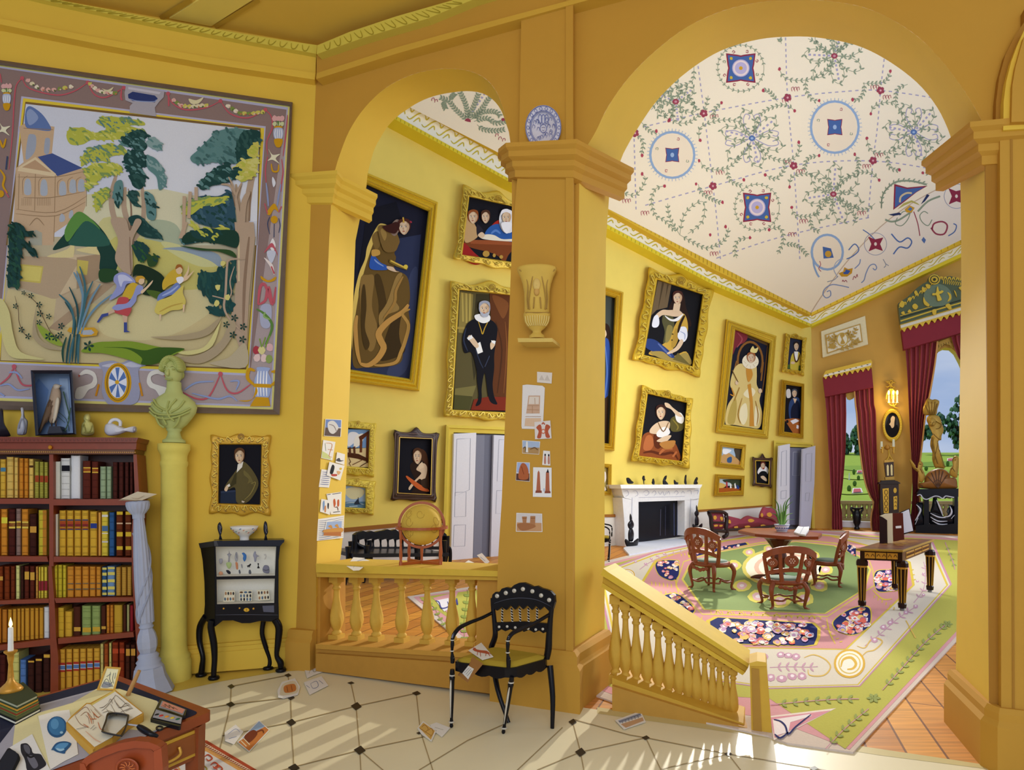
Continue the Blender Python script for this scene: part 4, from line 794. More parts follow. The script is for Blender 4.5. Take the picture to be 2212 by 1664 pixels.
T(RD,'825 600 820 660 830 680',4);T(RD,'1142 640 1145 720',4)
for q in('190 545 250 590 330 610 480 590','610 570 680 620 780 630','1180 680 1250 720 1400 715','1550 720 1640 770 1780 760'):
 r=resample_open(smooth([V(a)for a in pts(q)],False,5),9)
 for a in r:
  T(random.choice(['d8ccaa','d8a8a0','c8c060','e0d8c0','7c9048']),blob(a.x,a.y,17,14,8,.3));T(random.choice(['586c38','b87050','d8b4a8']),blob(a.x+6,a.y+6,7,6,7,.3))
def vase(f,x,y,s):
 for dx in(-26,0,26):T('d8a8a8',blob(x+dx*s,y-95*s,17*s,22*s,8,.2),'',f);T('c8d0a0',blob(x+dx*s,y-60*s,14*s,16*s,8,.2),'',f)
 T('5c7c48',[(x-10*s,y-80*s),(x,y-30*s),(x+6*s,y-80*s)],'',f)
 T('c8961c',ell(x,y-38*s,30*s,8*s),'',f);T('aab4d0',[(x-26*s,y-30*s),(x+26*s,y-30*s),(x+34*s,y+10*s),(x+20*s,y+45*s),(x-20*s,y+45*s),(x-34*s,y+10*s)],'s',f)
 for dx in(-18,-6,6,18):T('e8ecf0',[((x+dx*s),y-25*s),(x+dx*1.3*s,y+8*s),(x+dx*s,y+40*s)],1.6,f)
 T('c8961c',[(x-28*s,y+45*s),(x+28*s,y+45*s),(x+16*s,y+95*s),(x-16*s,y+95*s)],'s',f)
vase(t1,1888,900,1);vase(t1,45,665,.85)
for x,y,s in((1860,1060,1),(30,870,1)):T('e0dcc0',[(x-40*s,y-50*s),(x-10*s,y-10*s),(x+40*s,y-15*s),(x+10*s,y+15*s),(x+35*s,y+50*s),(x-10*s,y+25*s),(x-45*s,y+30*s),(x-20*s,y)],'s')
T('d8d0a8','1280 670 1330 680 1380 660 1350 700 1300 705','s');T('d8d0a8','690 600 730 610 770 590 740 625','s')
T('c8961c','1840 1110 1850 1160 1885 1160 1890 1115',4);T('d8dce8','1850 1200 1870 1240 1855 1270 1845 1230','s');T('8c98c0','1805 1240 1815 1330 1820 1400',4);T('8c98c0','1905 1250 1890 1330 1880 1400',4)
T('c8961c','1810 1440 1860 1380 1890 1440 1860 1420 1830 1460','s');T(RD,'1795 1380 1815 1450',3);T(RD,'1910 1400 1890 1440',3);T('c8961c',ell(1860,1490,24,26));T('3c4868','1830 1470 1815 1520 1830 1590',2);T('3c4868','1890 1480 1900 1530 1890 1580',2);T('3c4868','1860 1520 1858 1610',2)
for q in('0 950 20 1000 40 940','0 1150 30 1200 20 1260 50 1310'):T('c8961c',q,5)
T('c8961c',ell(5,1315,22,24));T(RD,'30 1290 60 1340',3);T('3c4868','50 1060 40 1150',4)
T('a8a4ae','855 575 1115 620 1110 660 1080 690 1050 730 1060 790 880 765 880 720 900 700 850 680 845 630','');T('c4c0cc','870 590 1090 625 1080 640 870 605');T('303c70','868 640 900 622 1050 648 1070 668 1050 695 900 685 870 665');T('8c9cc4','880 670 930 685 1040 690 1060 675',2)
T2('e4e0e0','1850 110 1870 160 1850 200 1830 160','s');T2(RD,'1790 210 1845 140 1885 230 1845 170','s');T2('c4c8d8','1810 200 1870 200 1850 270 1830 270','s');T2('e4d8d4','1790 240 1830 300 1860 360 1850 290','s');T2('b85860','1840 300 1860 350',4)
T2('c8961c','1770 365 1820 395 1870 370 1865 395 1820 408 1775 390','s');T2(RD,'1750 560 1765 440 1800 430 1840 560',7);T2(RD,'1750 560 1800 530 1820 440 1850 560 1870 440',7);T2('a8acc4','1770 570 1840 570 1830 710 1770 700','s')
T2('5c8440','1740 590 1790 620 1840 680 1840 740 1800 830',6);T2('8cac68','1800 610 1790 640 1830 660',4)
for x,y,c in((1735,870,'a83c48'),(1830,850,'d8b0b0'),(1745,920,'e0c4c0'),(1790,925,'e0c4c0'),(1825,930,'8ca058'),(1775,870,'d8cf90')):T2(c,blob(x,y,24,30,8,.15))
for q in('1800 780 1780 840','1760 790 1775 850','1830 770 1800 850'):T2('7c9c40',q,3)
T2('c8961c','1730 1010 1690 1000 1680 1060 1730 1110',8);T2('c8961c','1840 1015 1880 1020 1875 1080 1830 1110',8)
T2('9cacd4','1745 985 1830 990 1820 1020 1840 1080 1820 1190 1735 1190 1725 1080 1745 1020','s')
for x in(1750,1770,1790,1810):T2('eceef4',[(x,1010),(x-4,1100),(x,1180)],3)
T2('c8961c','1720 1095 1845 1100 1840 1125 1720 1120');T2('c8961c','1735 1185 1820 1190 1835 1250 1695 1250');T2('c8961c','1735 1120 1710 1200 1620 1210 1690 1215 1745 1160','s')
for q in('0 1100 60 1050 95 980','95 980 140 1090 190 1110 240 1100','1065 1130 1130 1170 1200 1160','1240 1155 1340 1200 1420 1180 1495 1030','1495 1030 1540 1140 1610 1160 1700 1100'):T2(RD,q,4)
for x,y in((95,980),(1495,1030)):T2(RD,ell(x,y,16,16,10))
for q in('0 1110 60 1100 120 1140 200 1130','60 1020 110 1020 150 1060','1250 1140 1330 1090 1450 1080','1300 1160 1380 1180 1480 1200 1560 1180 1610 1215','1560 1080 1620 1080 1600 1140','0 1160 30 1180'):T2('8c9cc8',q,4)
for(mir,x0)in((1,0),(-1,0)):
 f=(lambda x:x)if mir==1 else(lambda x:1655-x)
 T2('dcd8d0',[(f(x),y)for x,y in pts('540 1030 580 1000 640 1020 660 1080 640 1120 600 1140 560 1195 510 1195 520 1130 570 1110 620 1090 630 1050 590 1030 550 1040')],'s');T2('b85040',[(f(x),y)for x,y in pts('530 1035 545 1038 535 1055')])
T2('9a9cb4','670 960 760 940 820 955 900 930 990 970 940 1000 950 1130 930 1220 850 1245 740 1240 690 1150 700 1020','s');T2('c0c0d0','690 975 780 955 830 965 900 945 960 975 900 985 830 975 760 985','s')
T2('c8961c',ell(800,1090,92,135));T2('7c5c1c',ell(800,1090,78,122));T2('c8961c',ell(800,1090,72,118));T2('e0e4f0',ell(798,1088,62,106))
for i in range(6):
 a=i*pi/3+.25;T2('5878b4',[(798,1088),(798+60*math.cos(a),1088+104*math.sin(a)),(798+60*math.cos(a+.5),1088+104*math.sin(a+.5))])
T2('d8a82c',ell(794,1086,14,14));T2('c8861c','670 1100 650 1180',5);T2('c8861c','945 1090 965 1180',5)
m.build('border_figures',FLATP,root,True)
m=MB();b1=b0+.004;T.__defaults__[-1][0]=.0
T('7a6038','172 690 1768 870 1752 1500 1745 1664 40 1664');T2('7a6038','60 100 1745 100 1670 1000 0 944')
T('ccd1e0','175 705 1760 885 1740 1664 60 1664');T2('b9ae90','55 100 1735 100 1665 990 5 938')
T('d6dae4','900 790 1755 890 1742 1500 900 1500');T('d2cfb0','560 1320 1100 1280 1660 1400 1660 1664 560 1664');T('c9c48a','700 1480 1000 1500 1180 1560 1100 1664 700 1664','s');T('a9b49a','1000 1520 1080 1490 1200 1530 1230 1664 1000 1664','s')
T('c4a888','130 860 180 830 370 860 350 1060 560 1150 590 1160 580 1400 560 1450 370 1580 360 1664 80 1664 95 1450 110 1140 160 1100')
T('5f77ac','172 760 200 720 270 760 320 820 345 885 250 880 175 860','s');T('8a9cc4','180 770 210 740 260 800 200 850','s');T('44558c','255 1065 355 1040 560 1140 390 1195');T('d8c4a0','125 1135 240 1065 380 1180 380 1200 120 1160');T('b89878','150 1135 238 1085 350 1170')
T('9ca4b4','190 930 215 910 245 930 235 1030 175 1080','s');T('9ca4b4','305 950 320 935 340 950 330 1040 300 1035','s')
for x,y,h in((188,1270,90),(298,1275,90),(425,1280,80),(495,1265,75),(552,1260,70)):T('a8b0bc',[(x-22,y+h/2),(x-20,y-h*.4),(x,y-h*.65),(x+20,y-h*.4),(x+22,y+h/2)],'s');T('8c7258',[(x-32,y+h*.6),(x-34,y-h*.5),(x,y-h*.85)],1.2)
for q in('110 1420 380 1440 590 1330','120 1200 380 1200 585 1160','130 1180 125 1420','240 1180 235 1430','375 1190 370 1440','160 870 360 880','105 1450 375 1465 580 1370','370 1460 365 1640','590 1160 585 1400','160 1340 350 1340 570 1300'):T('947a5c',q,1.6)
for x in list(range(150,220,12))+list(range(255,340,12)):T('947a5c',[(x,1345),(x,1395)],.9)
T('a8a898','205 1580 245 1560 285 1580 285 1664 200 1664');T('947a5c','200 1530 250 1480 300 1530',2);T('a8b0bc','405 1470 420 1450 440 1470 435 1500 405 1505','s');T('a8b0bc','470 1445 485 1425 497 1440 490 1475 468 1480','s')
T2('c8b888','55 450 400 520 700 560 1000 480 1500 560 1700 560 1668 985 5 938 20 600');T2('cfc493','700 600 900 470 1300 430 1660 400 1300 700 1000 800 700 760','s');T2('c4bd6e','780 100 1200 160 1500 260 1620 300 1600 380 1300 460 1000 420 900 340 760 300','s');T2('c8c890','1100 130 1300 180 1500 280 1350 300 1150 200','s');T2('8f9fae','1100 180 1300 170 1480 220 1500 310 1420 260 1250 200','s')
T2('b39d80','140 230 520 240 520 380 450 520 350 520 120 440');T2('c9b594','330 215 680 225 660 380 400 500 540 260');T2('a48c70','520 240 680 215 670 380 640 400 520 470');T2('c4b45c','140 285 295 300 275 415 135 400');T2('d2c46c','150 295 285 308 268 402 145 392');T2('c4b45c','525 255 600 265 590 360 522 345')
T2('a89074','640 400 780 420 400 740 330 720');T2('bca98a','380 520 640 400 700 420 360 690')
for q in('320 235 400 205 460 180 490 145 505 165 500 220 480 240','515 190 600 165 610 120 640 105 660 130 655 180 680 200 670 222'):T2('d6c890',q,'s')
T2('1f4038','360 190 420 100 500 20 600 -30 700 60 760 160 800 240 780 330 680 330 680 230 660 180 640 110 600 150 500 150','s');T('5c8c44','440 1560 520 1440 600 1470 680 1560 600 1560 540 1540 460 1640','s');T('2f5c50','500 1600 580 1500 680 1560 740 1664 480 1664','s')
def foliage(f,p,n,w,cols,ang=.5,ln=45):
 p=pts(p);xs=[q[0]for q in p];ys=[q[1]for q in p]
 pp=[(v.x,v.y)for v in smooth([V(a)for a in p])]
 T(cols[0],pp,'',f);k=0;t=0
 n=int(n*1.9);w=w*1.45
 while k<n and t<n*30:
  t+=1;x,y=random.uniform(min(xs),max(xs)),random.uniform(min(ys),max(ys))
  if not inp(pp,x,y):continue
  k+=1;a=ang+random.uniform(-.5,.5);l=ln*random.uniform(.6,1.2)
  T(random.choice(cols),[(x-l*.5*math.cos(a),y-l*.5*math.sin(a)),(x,y-5),(x+l*.5*math.cos(a),y+l*.5*math.sin(a))],w,f)
YG,MG,DG,TG='b4b84c','7c9658','1f4240','5c8484'
TR='b09a84'
for q,w in(('790 1180 760 1300 760 1420 800 1560 830 1664',12),('850 1270 840 1400 870 1540 860 1664',12),('960 1240 975 1400 960 1540 890 1664',10),('840 1020 820 980 850 900',3),('1640 1240 1600 1400 1580 1300 1560 1210',6),('1740 1100 1690 1300 1660 1664',14),('1600 1250 1640 1500 1660 1664',9),('1500 1250 1560 1260 1590 1310',4)):T(TR,q,w)
T('8c7460','870 1280 890 1420 885 1600 870 1664',4);T('8c7460','1700 1300 1690 1500',5)
foliage(t1,'450 920 480 870 560 870 640 900 720 880 840 850 960 880 980 900 860 940 720 950 620 950 560 980 480 980',40,3,[YG,MG,YG,'c8c868'])
foliage(t1,'650 830 720 790 830 800 960 820 980 850 900 850 820 860 740 870',24,2.6,[YG,TG,MG])
foliage(t1,'840 930 900 890 980 890 1000 930 960 960 1000 990 960 1030 880 1000 820 980',30,3,[DG,'2f5450',TG])
foliage(t1,'560 1060 600 1010 720 980 830 1000 860 1040 760 1060 700 1090 600 1100 550 1130',40,3,[YG,MG,YG,TG])
foliage(t1,'840 1060 900 1020 1000 1060 1010 1110 960 1140 990 1200 960 1280 900 1260 880 1180 850 1120',40,3.4,[DG,'2f5450',DG,TG])
foliage(t1,'570 1160 640 1110 760 1110 830 1140 800 1180 700 1200 640 1250 580 1290 590 1220',36,3,[YG,MG,YG,'c8c868'])
foliage(t1,'1000 1060 1060 1080 1110 1160 1130 1240 1080 1290 1060 1200 1000 1140',16,3,[TG,'84a0a0'],1.0);foliage(t1,'990 960 1060 940 1100 990 1080 1020 1020 1000',8,3,['84a0a0',TG])
foliage(t1,'640 1330 680 1290 740 1280 730 1340 680 1400 650 1440',16,3,[YG,MG]);foliage(t1,'870 1300 930 1300 930 1370 960 1400 920 1400 880 1360',12,3,[DG,'2f5450']);foliage(t1,'980 1300 1040 1330 1060 1420 1050 1490 1000 1480 990 1400',14,3,[TG,DG]);foliage(t1,'780 1240 830 1230 830 1360 790 1400 770 1330',8,3,[TG,DG],1.5)
foliage(t1,'870 1480 940 1460 1010 1520 1100 1600 1060 1620 960 1600 900 1540',16,3,[DG,'2f5450'])
foliage(t1,'1290 1070 1340 1020 1400 960 1480 890 1600 870 1740 900 1760 960 1720 1020 1640 1100 1560 1110 1460 1100 1330 1110',60,4,[TG,'3f6464','4f7878'],.7)
foliage(t1,'1640 900 1760 890 1750 980 1700 1100 1640 1120 1600 1060',26,4,[DG,'2f5450'],1.2)
foliage(t1,'1600 1130 1640 1090 1740 1080 1735 1180 1650 1230 1600 1200',22,4,['c2bc5c','ccc878',YG],.2);foliage(t1,'1680 1020 1750 960 1745 1060 1690 1060',8,3,['c2bc5c',YG])
foliage(t1,'1350 1260 1420 1170 1540 1110 1580 1160 1620 1130 1600 1200 1540 1240 1440 1260 1380 1290',30,4,[DG,TG,'2f5450'],.3)
T(TR,'1640 1240 1610 1300 1600 1350',5);T(TR,'1500 1250 1560 1260 1600 1330',5);T(TR,'1550 1200 1580 1260 1600 1330',4)
foliage(t1,'1280 1380 1360 1330 1480 1330 1560 1300 1590 1400 1600 1540 1560 1560 1440 1540 1360 1520 1300 1480',46,4,['2f5060',DG,'3f6070'],.8);foliage(t1,'1230 1420 1300 1360 1400 1340 1540 1340 1480 1390 1380 1400 1290 1460',26,3.4,[YG,MG,YG],-.3)
foliage(t1,'1290 1500 1380 1560 1500 1540 1560 1560 1450 1620 1350 1600',14,3,[YG,'c2bc5c']);foliage(t1,'1230 1620 1290 1570 1400 1600 1600 1560 1610 1660 1400 1640 1250 1660',18,3.4,[DG,TG])
T(TR,'1690 1300 1650 1400 1640 1664',13);T(TR,'1600 1340 1620 1480 1640 1600',8)
for q in('1250 1330 1245 1600','1290 1300 1280 1480','1330 1270 1330 1360'):T('b8a088',q,9)
T2('b8a088','1250 0 1210 110 1240 110 1275 0')
T2(TR,'1590 0 1720 0 1730 100 1690 500 1665 980 1560 660 1590 560 1610 200','');T2('8c7460','1690 100 1660 400 1650 700',7);T2('d0c098','1620 100 1620 400',4)
T2(TR,'750 -20 800 120 780 250 830 330 880 360 900 300 900 120 960 0 920 -20 880 60 850 -20','s');T2('8c7460','880 100 885 250 890 350',4)
foliage(t2,'60 60 100 0 160 30 180 60 230 60 200 100 150 100 240 200 220 235 160 170 140 240 130 420 80 440 50 430 60 250',60,3,[DG,'28503f','16342c'],.9,50)
foliage(t2,'900 160 940 130 1000 170 1000 240 960 270 920 230',16,3,[DG,'2f5c30'],1);foliage(t2,'1000 240 1070 230 1060 290 1010 300',6,3,['2f4c28',DG]);T2('1c3020','920 290 1000 300 1110 370 1110 480 1040 500 960 480 1000 400 930 360 900 370','s');T2('284828','680 320 800 330 760 400 680 400','s');T2('4c6428','1000 460 1100 480 1070 520 1010 490','s')
T2('2f4c28','1220 160 1400 180 1560 190 1600 240 1480 200 1350 190','s');T2('1c3c30','1260 80 1400 60 1600 60 1610 170 1500 150 1350 130 1240 140','s');foliage(t2,'1300 70 1400 40 1500 60 1440 120 1330 110',10,3,[DG,YG])
foliage(t2,'1360 340 1450 340 1560 290 1600 260 1590 420 1560 520 1600 560 1540 600 1500 560 1450 560 1380 480 1340 430',60,4,['1f4848',DG,'28504a'],1.3,60);foliage(t2,'1410 570 1500 590 1560 600 1500 640 1430 620',12,3,['1f4848',DG],.5)
T2(TR,'1660 250 1560 255 1540 300 1530 480 1520 580 1560 660 1660 760',5);T2(TR,'1440 500 1520 520',3);T2(TR,'1590 300 1560 400 1570 480 1540 530',3)
for x,y in((1480,440),(1470,550),(1540,510),(1510,280)):T2('cfc878',blob(x,y,18,22,7,.3))
for q,c in(('0 520 60 600 90 760 140 880 300 930 200 930 60 900 0 700','cdc486'),('250 560 240 700 280 800 400 860 420 870 300 850 220 760','a89878'),('1020 780 1200 770 1380 730 1500 640 1420 760 1240 800','a89878'),('1180 920 1350 900 1500 800 1560 660 1600 720 1500 880 1350 960','a8987c'),('1420 960 1550 920 1660 820 1665 985','b4a88c'),('1200 880 1380 850 1480 700 1500 660 1440 840 1300 900','cfc888')):T2(c,q,'s')
T2('8ca03c','250 690 330 740 420 820 400 840 300 790','s');T2('7c9630','550 880 640 820 760 810 900 810 1100 850 1250 858 1180 900 1060 960 960 965 860 930 700 890','s');T2('3c5c20','700 850 860 860 960 920 960 965 1060 960 1180 890 1250 858 1080 850 980 870 860 850','s');T2('4c6c20','1000 640 1010 650','s')
T2('8f96c8','780 360 830 340 880 360 920 410 860 420 830 480 740 530 790 440 770 400','s');T2('c0c4e0','800 365 850 360 900 400 840 400 820 440','s');T2('c8a838','830 500 860 440 900 410 940 430 930 480 890 520 840 520','s');T2('b84c50','810 510 870 515 860 560 780 590 790 550','s');T2('8f96c8','930 430 970 440 960 480 930 500 920 540 870 590 800 600 760 585 790 560 860 550 900 500','s');T2('b84c50','760 595 800 600 890 580 870 635 830 630 780 615','s')
T2(SK,ell(958,395,22,28));T2('c89a34','920 400 925 370 965 365 985 385 950 385 935 410','s');T2(SK,'955 470 990 440 1035 395 1030 415 1000 450 965 485','s');T2('c8aa90','830 630 865 640 860 690 840 690','');T2('3f4c8c','840 680 862 680 862 735 885 745 840 748');T2('c8aa90','770 590 730 610 730 630 780 610');T2('3f4c8c','735 615 690 625 655 680 670 682 700 645 735 635')
T2('c8a838','1110 390 1150 340 1190 320 1230 350 1220 400 1150 430 1110 460 1100 430','s');T2(SK,ell(1215,325,22,28));T2('9c6028','1190 320 1200 290 1230 290 1240 320 1220 305','s');T2(SK,'1230 400 1270 330 1278 290 1280 340 1250 400','s');T2(SK,'1235 400 1290 350 1315 330 1270 390','s');T2('e4e4ec','1195 380 1235 370 1245 395 1215 420','s');T2('6c80b8','1080 490 1150 450 1200 410 1225 440 1210 480 1140 500 1070 535','s');T2('9cacd8','1100 500 1160 470 1210 430',4)
T2('cfbe60','1060 560 1080 530 1160 500 1240 430 1240 480 1260 540 1230 590 1160 600 1100 630 1050 610','s');T2('b89c48','1080 610 1160 570 1240 550',3);T2(SK,'1240 560 1255 560 1248 610 1240 610');T2(SK,'1080 625 1095 625 1090 665 1083 665')
T2('c8982c','455 740 470 715 640 715 665 740 655 770 560 780');T2('a8aeb8','560 735 620 730 640 750 620 765 560 765')
for q in('440 540 490 620 510 700 500 800 490 950','470 440 520 560 530 700 520 850 510 960','520 330 560 480 550 620 520 760','540 300 575 420 570 560 540 700','630 400 580 520 560 640 530 760','680 420 620 520 580 620 540 740','760 490 660 570 590 660 550 760','400 490 470 560 500 660 490 760','500 340 540 420 560 500','480 760 460 860 450 960','500 780 480 880 470 960','540 760 530 860 530 960','450 780 425 870 430 950'):T2(random.choice(['284c50','3f6a74','6c8ca0','284c40']),q,5)
for x,y,s in((105,570,22),(145,730,24),(190,775,24),(210,500,22),(265,560,24),(270,620,26),(265,680,22),(330,640,22),(415,705,26),(330,775,30),(375,785,28),(410,765,26),(600,840,40),(160,480,18),(1590,650,28),(1535,695,26),(1650,710,28),(1580,765,28),(1645,795,28)):
 for i in range(5):leaf2=i*1.257;T2('1f4038',[(x,y),(x+s*math.cos(leaf2-.35)*.7,y+s*math.sin(leaf2-.35)*.7),(x+s*math.cos(leaf2),y+s*math.sin(leaf2)),(x+s*math.cos(leaf2+.35)*.7,y+s*math.sin(leaf2+.35)*.7)])
for q in('160 480 240 540 280 620 340 740 380 780','100 500 125 600 130 680 160 750 190 780'):T2('5c4434',q,1.5)
m.build('landscape',FLATP,root,True)
random.seed(30)
def puff(m,pl,p,off,t,c,sm=True,k=None):
 "rounded solid with a traced outline, thickness 2t"
 p=pts(p)
 if k:p=k(p)
 q=smooth(p)if sm else[V(a)for a in p]
 cx=sum(a.x for a in q)/len(q);cy=sum(a.y for a in q)/len(q);C_=V((cx,cy));L=[]
 for s_,o in((.35,-1),(.75,-.8),(.94,-.4),(1,0),(.94,.4),(.75,.8),(.35,1)):
  L.append([pl.P(*(C_+(a-C_)*s_),off+o*t)for a in q])
 m.loft(L,c)
zA=Z(0,940,6.9125);zB=Z(0,1180,6.9125);zC=Z(0,1380,4.608);zD=Z(410,1120,4.6217)
BK=LW.shift(.25)
WD,WD2='84381a','5f2610'
def bx(m,p,c=WD,o0=-.22,o1=0,k=zA,sm=False,side=None):m.slab(BK,k(p),o0,o1,c,sm,side)
root=empty('bookcase',BK.P(80,1490),'tall mahogany open bookcase with two bays of old books','bookcase')
m=MB()
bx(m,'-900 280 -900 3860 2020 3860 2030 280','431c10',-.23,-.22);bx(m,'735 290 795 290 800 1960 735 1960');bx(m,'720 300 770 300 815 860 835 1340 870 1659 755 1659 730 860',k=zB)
bx(m,'755 1659 870 1659 870 2200 750 2200',k=zB);bx(m,'1990 290 2040 290 2075 830 2040 1500 2060 2200 2120 3200 2160 3840 2060 3840 2040 3200 1975 2200 1960 1500 2010 830')
m.build('carcass',WOOD,root,True)
m=MB();bx(m,'-900 105 0 105 2040 110 2030 215 0 210 -900 210',WD,-.22,.03);bx(m,'-900 20 2065 40 2050 70 2035 110 -900 105','78321a',-.22,.06);bx(m,'-900 212 2010 212 2000 285 -900 285','6a3c16',-.22,.02)
for i in range(34):m.line(BK,zA([(i*60+10,48),(i*60+14,80),(i*60+34,85),(i*60+40,50)]),1,.062,'5c2410')
for i in range(66):m.flat(BK,zA(ell(i*31,250+i*.15,11,9,7)),.022,'c08a30')
m.build('cornice',WOOD,root,True)
m=MB();c=zA([(748,183)])[0]
m.rings(BK,[(ell(*c,4.6,4.6,16),.03),(ell(*c,4.4,4.4,16),.045),(ell(*c,3,3,16),.05),(ell(*c,.3,.3,16),.056)],'d8942c',True);m.build('brass_boss',GOLD,root,True,label='round brass boss')
for p,k in(('-900 950 735 950 735 1030 -900 1030',zA),('795 960 2020 955 1990 1050 795 1052',zA),('-900 150 700 155 720 235 -900 235',zB),('790 158 1975 175 1970 240 795 240',zB),('-900 820 0 815 735 785 740 850 0 872 -900 885',zB),('810 780 1985 765 1995 825 835 850',zB),('-900 1560 0 1480 760 1385 750 1480 0 1560 -900 1640',zB),('865 1380 1990 1285 2000 1360 870 1465',zB),('-900 590 520 590 520 640 -900 640',zC),('580 540 1500 420 1500 460 580 590',zC)):
 m=MB();bx(m,p,k=k);m.build('shelf',WOOD,root,True)
ORD='first second third fourth fifth sixth seventh eighth ninth tenth eleventh twelfth thirteenth'.split()
CN={}
def book(x0,x1,yt,yb,c,k,where,i,name,bands=None,lab=None,two=None,grp=None,lean=0):
 m=MB();w=x1-x0
 def q(a,b,t0,t1):return k([(x0+w*a+lean*(1-t0),yt+(yb-yt)*t0),(x0+w*b+lean*(1-t0),yt+(yb-yt)*t0),(x0+w*b+lean*(1-t1),yt+(yb-yt)*t1),(x0+w*a+lean*(1-t1),yt+(yb-yt)*t1)])
 m.slab(BK,q(.02,.98,0,1),-.2,-.06,c)
 m.rings(BK,[(q(.02,.98,0,1),-.06),(q(.12,.88,.004,.996),-.045),(q(.3,.7,.01,.99),-.04)],c);m.flat(BK,q(.3,.7,.01,.99),-.04,c)
 if two:m.flat(BK,q(.5,.95,.01,.99),-.0385,two)
 dk=tuple(v*.45 for v in lin(c));bands=bands if bands is not None else[.07,.1,.22,.4,.42,.6,.78,.8,.93]
 for t in bands:m.flat(BK,q(.1,.9,t,t+.008),-.037,dk)
 for(t0,t1,lc)in(lab or[]):m.flat(BK,q(.08,.92,t0,t1),-.036,lc)
 b=m.build('book',FLATP,label=f'{name}, {ORD[i]} from left, {where}',cat='book',group=grp or('books '+where))
 return b
def row(k,yb0,yb1,xr,where,specs):
 for i,s in enumerate(specs):
  x0,x1,yt,c,name=s[:5];kw=s[5]if len(s)>5 else{}
  t=(x0-xr[0])/(xr[1]-xr[0]);yb=yb0+(yb1-yb0)*t
  book(x0,x1,yt,yb,c,k,where,i,name,**kw)
OC,BR_,OR_='d2a83c','5a2418','cc8428'
gr=dict(bands=[.05,.09,.15,.2,.25,.28,.62,.68,.75,.8,.88,.94],lab=[(.38,.56,'9c4420')])
row(zA,942,945,(0,730),'top shelf of left bay',[(-60,-5,380,OC,'ochre book'),(2,92,360,OC,'gold book with a blue label',dict(lab=[(.22,.32,'4a7c94')])),(98,210,325,'d8b45c','wide buff book'),(214,276,335,'d8b45c','slim buff book'),(285,356,345,OR_,'tall orange-brown book'),(360,426,347,OR_,'orange-brown book'),(432,506,355,'dcb85c','buff book with a dark band',dict(lab=[(.17,.22,'4a2c18')])),(518,586,395,'a8a040','green-gold book with a red band',gr),(590,656,400,'a8a040','green-gold book with a red band',gr),(660,722,405,'a8a040','narrow green-gold book with a red band',gr)])
rl=dict(lab=[(.17,.31,'d8b040'),(.2,.28,'b8482c')],bands=[.5,.68,.88])
row(zA,955,950,(800,1990),'top shelf of right bay',[(806,906,395,'d4d4c6','plain white book',dict(bands=[])),(908,1054,345,'d8d8d2','white book with a black label',dict(lab=[(.18,.32,'15161c')],bands=[.06,.34,.44,.62,.76,.92])),(1058,1212,305,'dcdcdc','tall pale grey book',dict(bands=[])),(1235,1362,385,BR_,'maroon book with a gold and red label',rl),(1368,1474,395,BR_,'maroon book with a gold and red label',rl),(1495,1588,470,'95a882','sage green book'),(1592,1668,470,'95a882','sage green book'),(1685,1760,405,'4a2018','dark brown book'),(1775,1848,405,'4a2018','dark brown book'),(1865,1925,405,'4a2018','dark brown book'),(1940,1988,405,'4a2018','narrow dark brown book')])
r2=dict(lab=[(.27,.42,'dcc050'),(.3,.38,'a04030')])
row(zA,1800,1800,(0,730),'second shelf of left bay',[(-70,8,1110,OR_,'tan book'),(14,118,1105,OR_,'tan book with a yellow label',dict(lab=[(.18,.31,'d8cc40')])),(125,236,1105,'4a1c14','dark maroon book with a gold label',r2),(240,318,1098,'8a7064','taupe book with a gold label',r2),(322,430,1105,OR_,'tan book with a gold label',r2),(440,552,1180,'3c1a12','very dark book with an ochre label',dict(lab=[(.3,.45,'c8943c')])),(575,702,1120,'c8b434','yellow and tan book',dict(two='b87828'))])
st=dict(lab=[(.2,.225,'3c3468'),(.235,.3,'a84824'),(.3,.36,'7c2c2c'),(.38,.4,'a84824'),(.41,.43,'3c3468')])
row(zA,1808,1808,(800,1990),'second shelf of right bay',[(804,872,1180,'d6d2c0','slim white book',dict(bands=[]))]+[(885+i*112,990+i*112,1125,'d4a634','gold book with red and blue stripes',st)for i in range(4)]+[(1342,1456,1140,'d4a634','gold book with a dark blue label',dict(lab=[(.27,.38,'2c3c84')])),(1468,1510,1155,'d89c48','slim tan book',dict(bands=[])),(1515,1620,1145,'d8c040','yellow book with a blue label',dict(lab=[(.07,.12,'d8d4c8'),(.32,.44,'4c6c90'),(.48,.5,'e8e0d0'),(.66,.7,'c8c0b0')])),(1630,1716,1155,'2f5888','blue book'),(1735,1840,1145,'6a3014','brown book with gold bands',dict(lab=[(0,.07,'d8b434'),(.25,.28,'d8b890'),(.46,.56,'d8b434'),(.78,.86,'d8b434')])),(1868,1966,1145,'6a3014','brown book with gold bands',dict(lab=[(0,.07,'d8b434'),(.25,.28,'d8b890'),(.46,.56,'d8b434'),(.78,.86,'d8b434')]))])
rm=dict(lab=[(.45,.76,'8c2830')],bands=[.16,.85,.92])
row(zB,800,775,(0,720),'third shelf of left bay',[(-60,52,305,'7a3410','brown book with an ochre label',dict(lab=[(.3,.42,'c8943c')])),(64,152,303,'7a3410','brown book'),(160,228,300,'6c2c10','brown book'),(238,300,290,'d4cf80','pale yellow book'),(306,360,300,'3c1c10','near-black book'),(362,440,300,'5c2414','maroon book with a gold label',dict(lab=[(.17,.41,'cc9c3c')])),(446,522,300,'5c2414','maroon book with a gold label',dict(lab=[(.19,.43,'cc9c3c')])),(534,572,305,'c89040','slim tan book'),(577,608,310,'d8c040','slim yellow book with a red band',rm),(610,656,310,'d8c040','yellow book with a red band',rm),(660,712,310,'d8c040','yellow book with a red band',rm)])
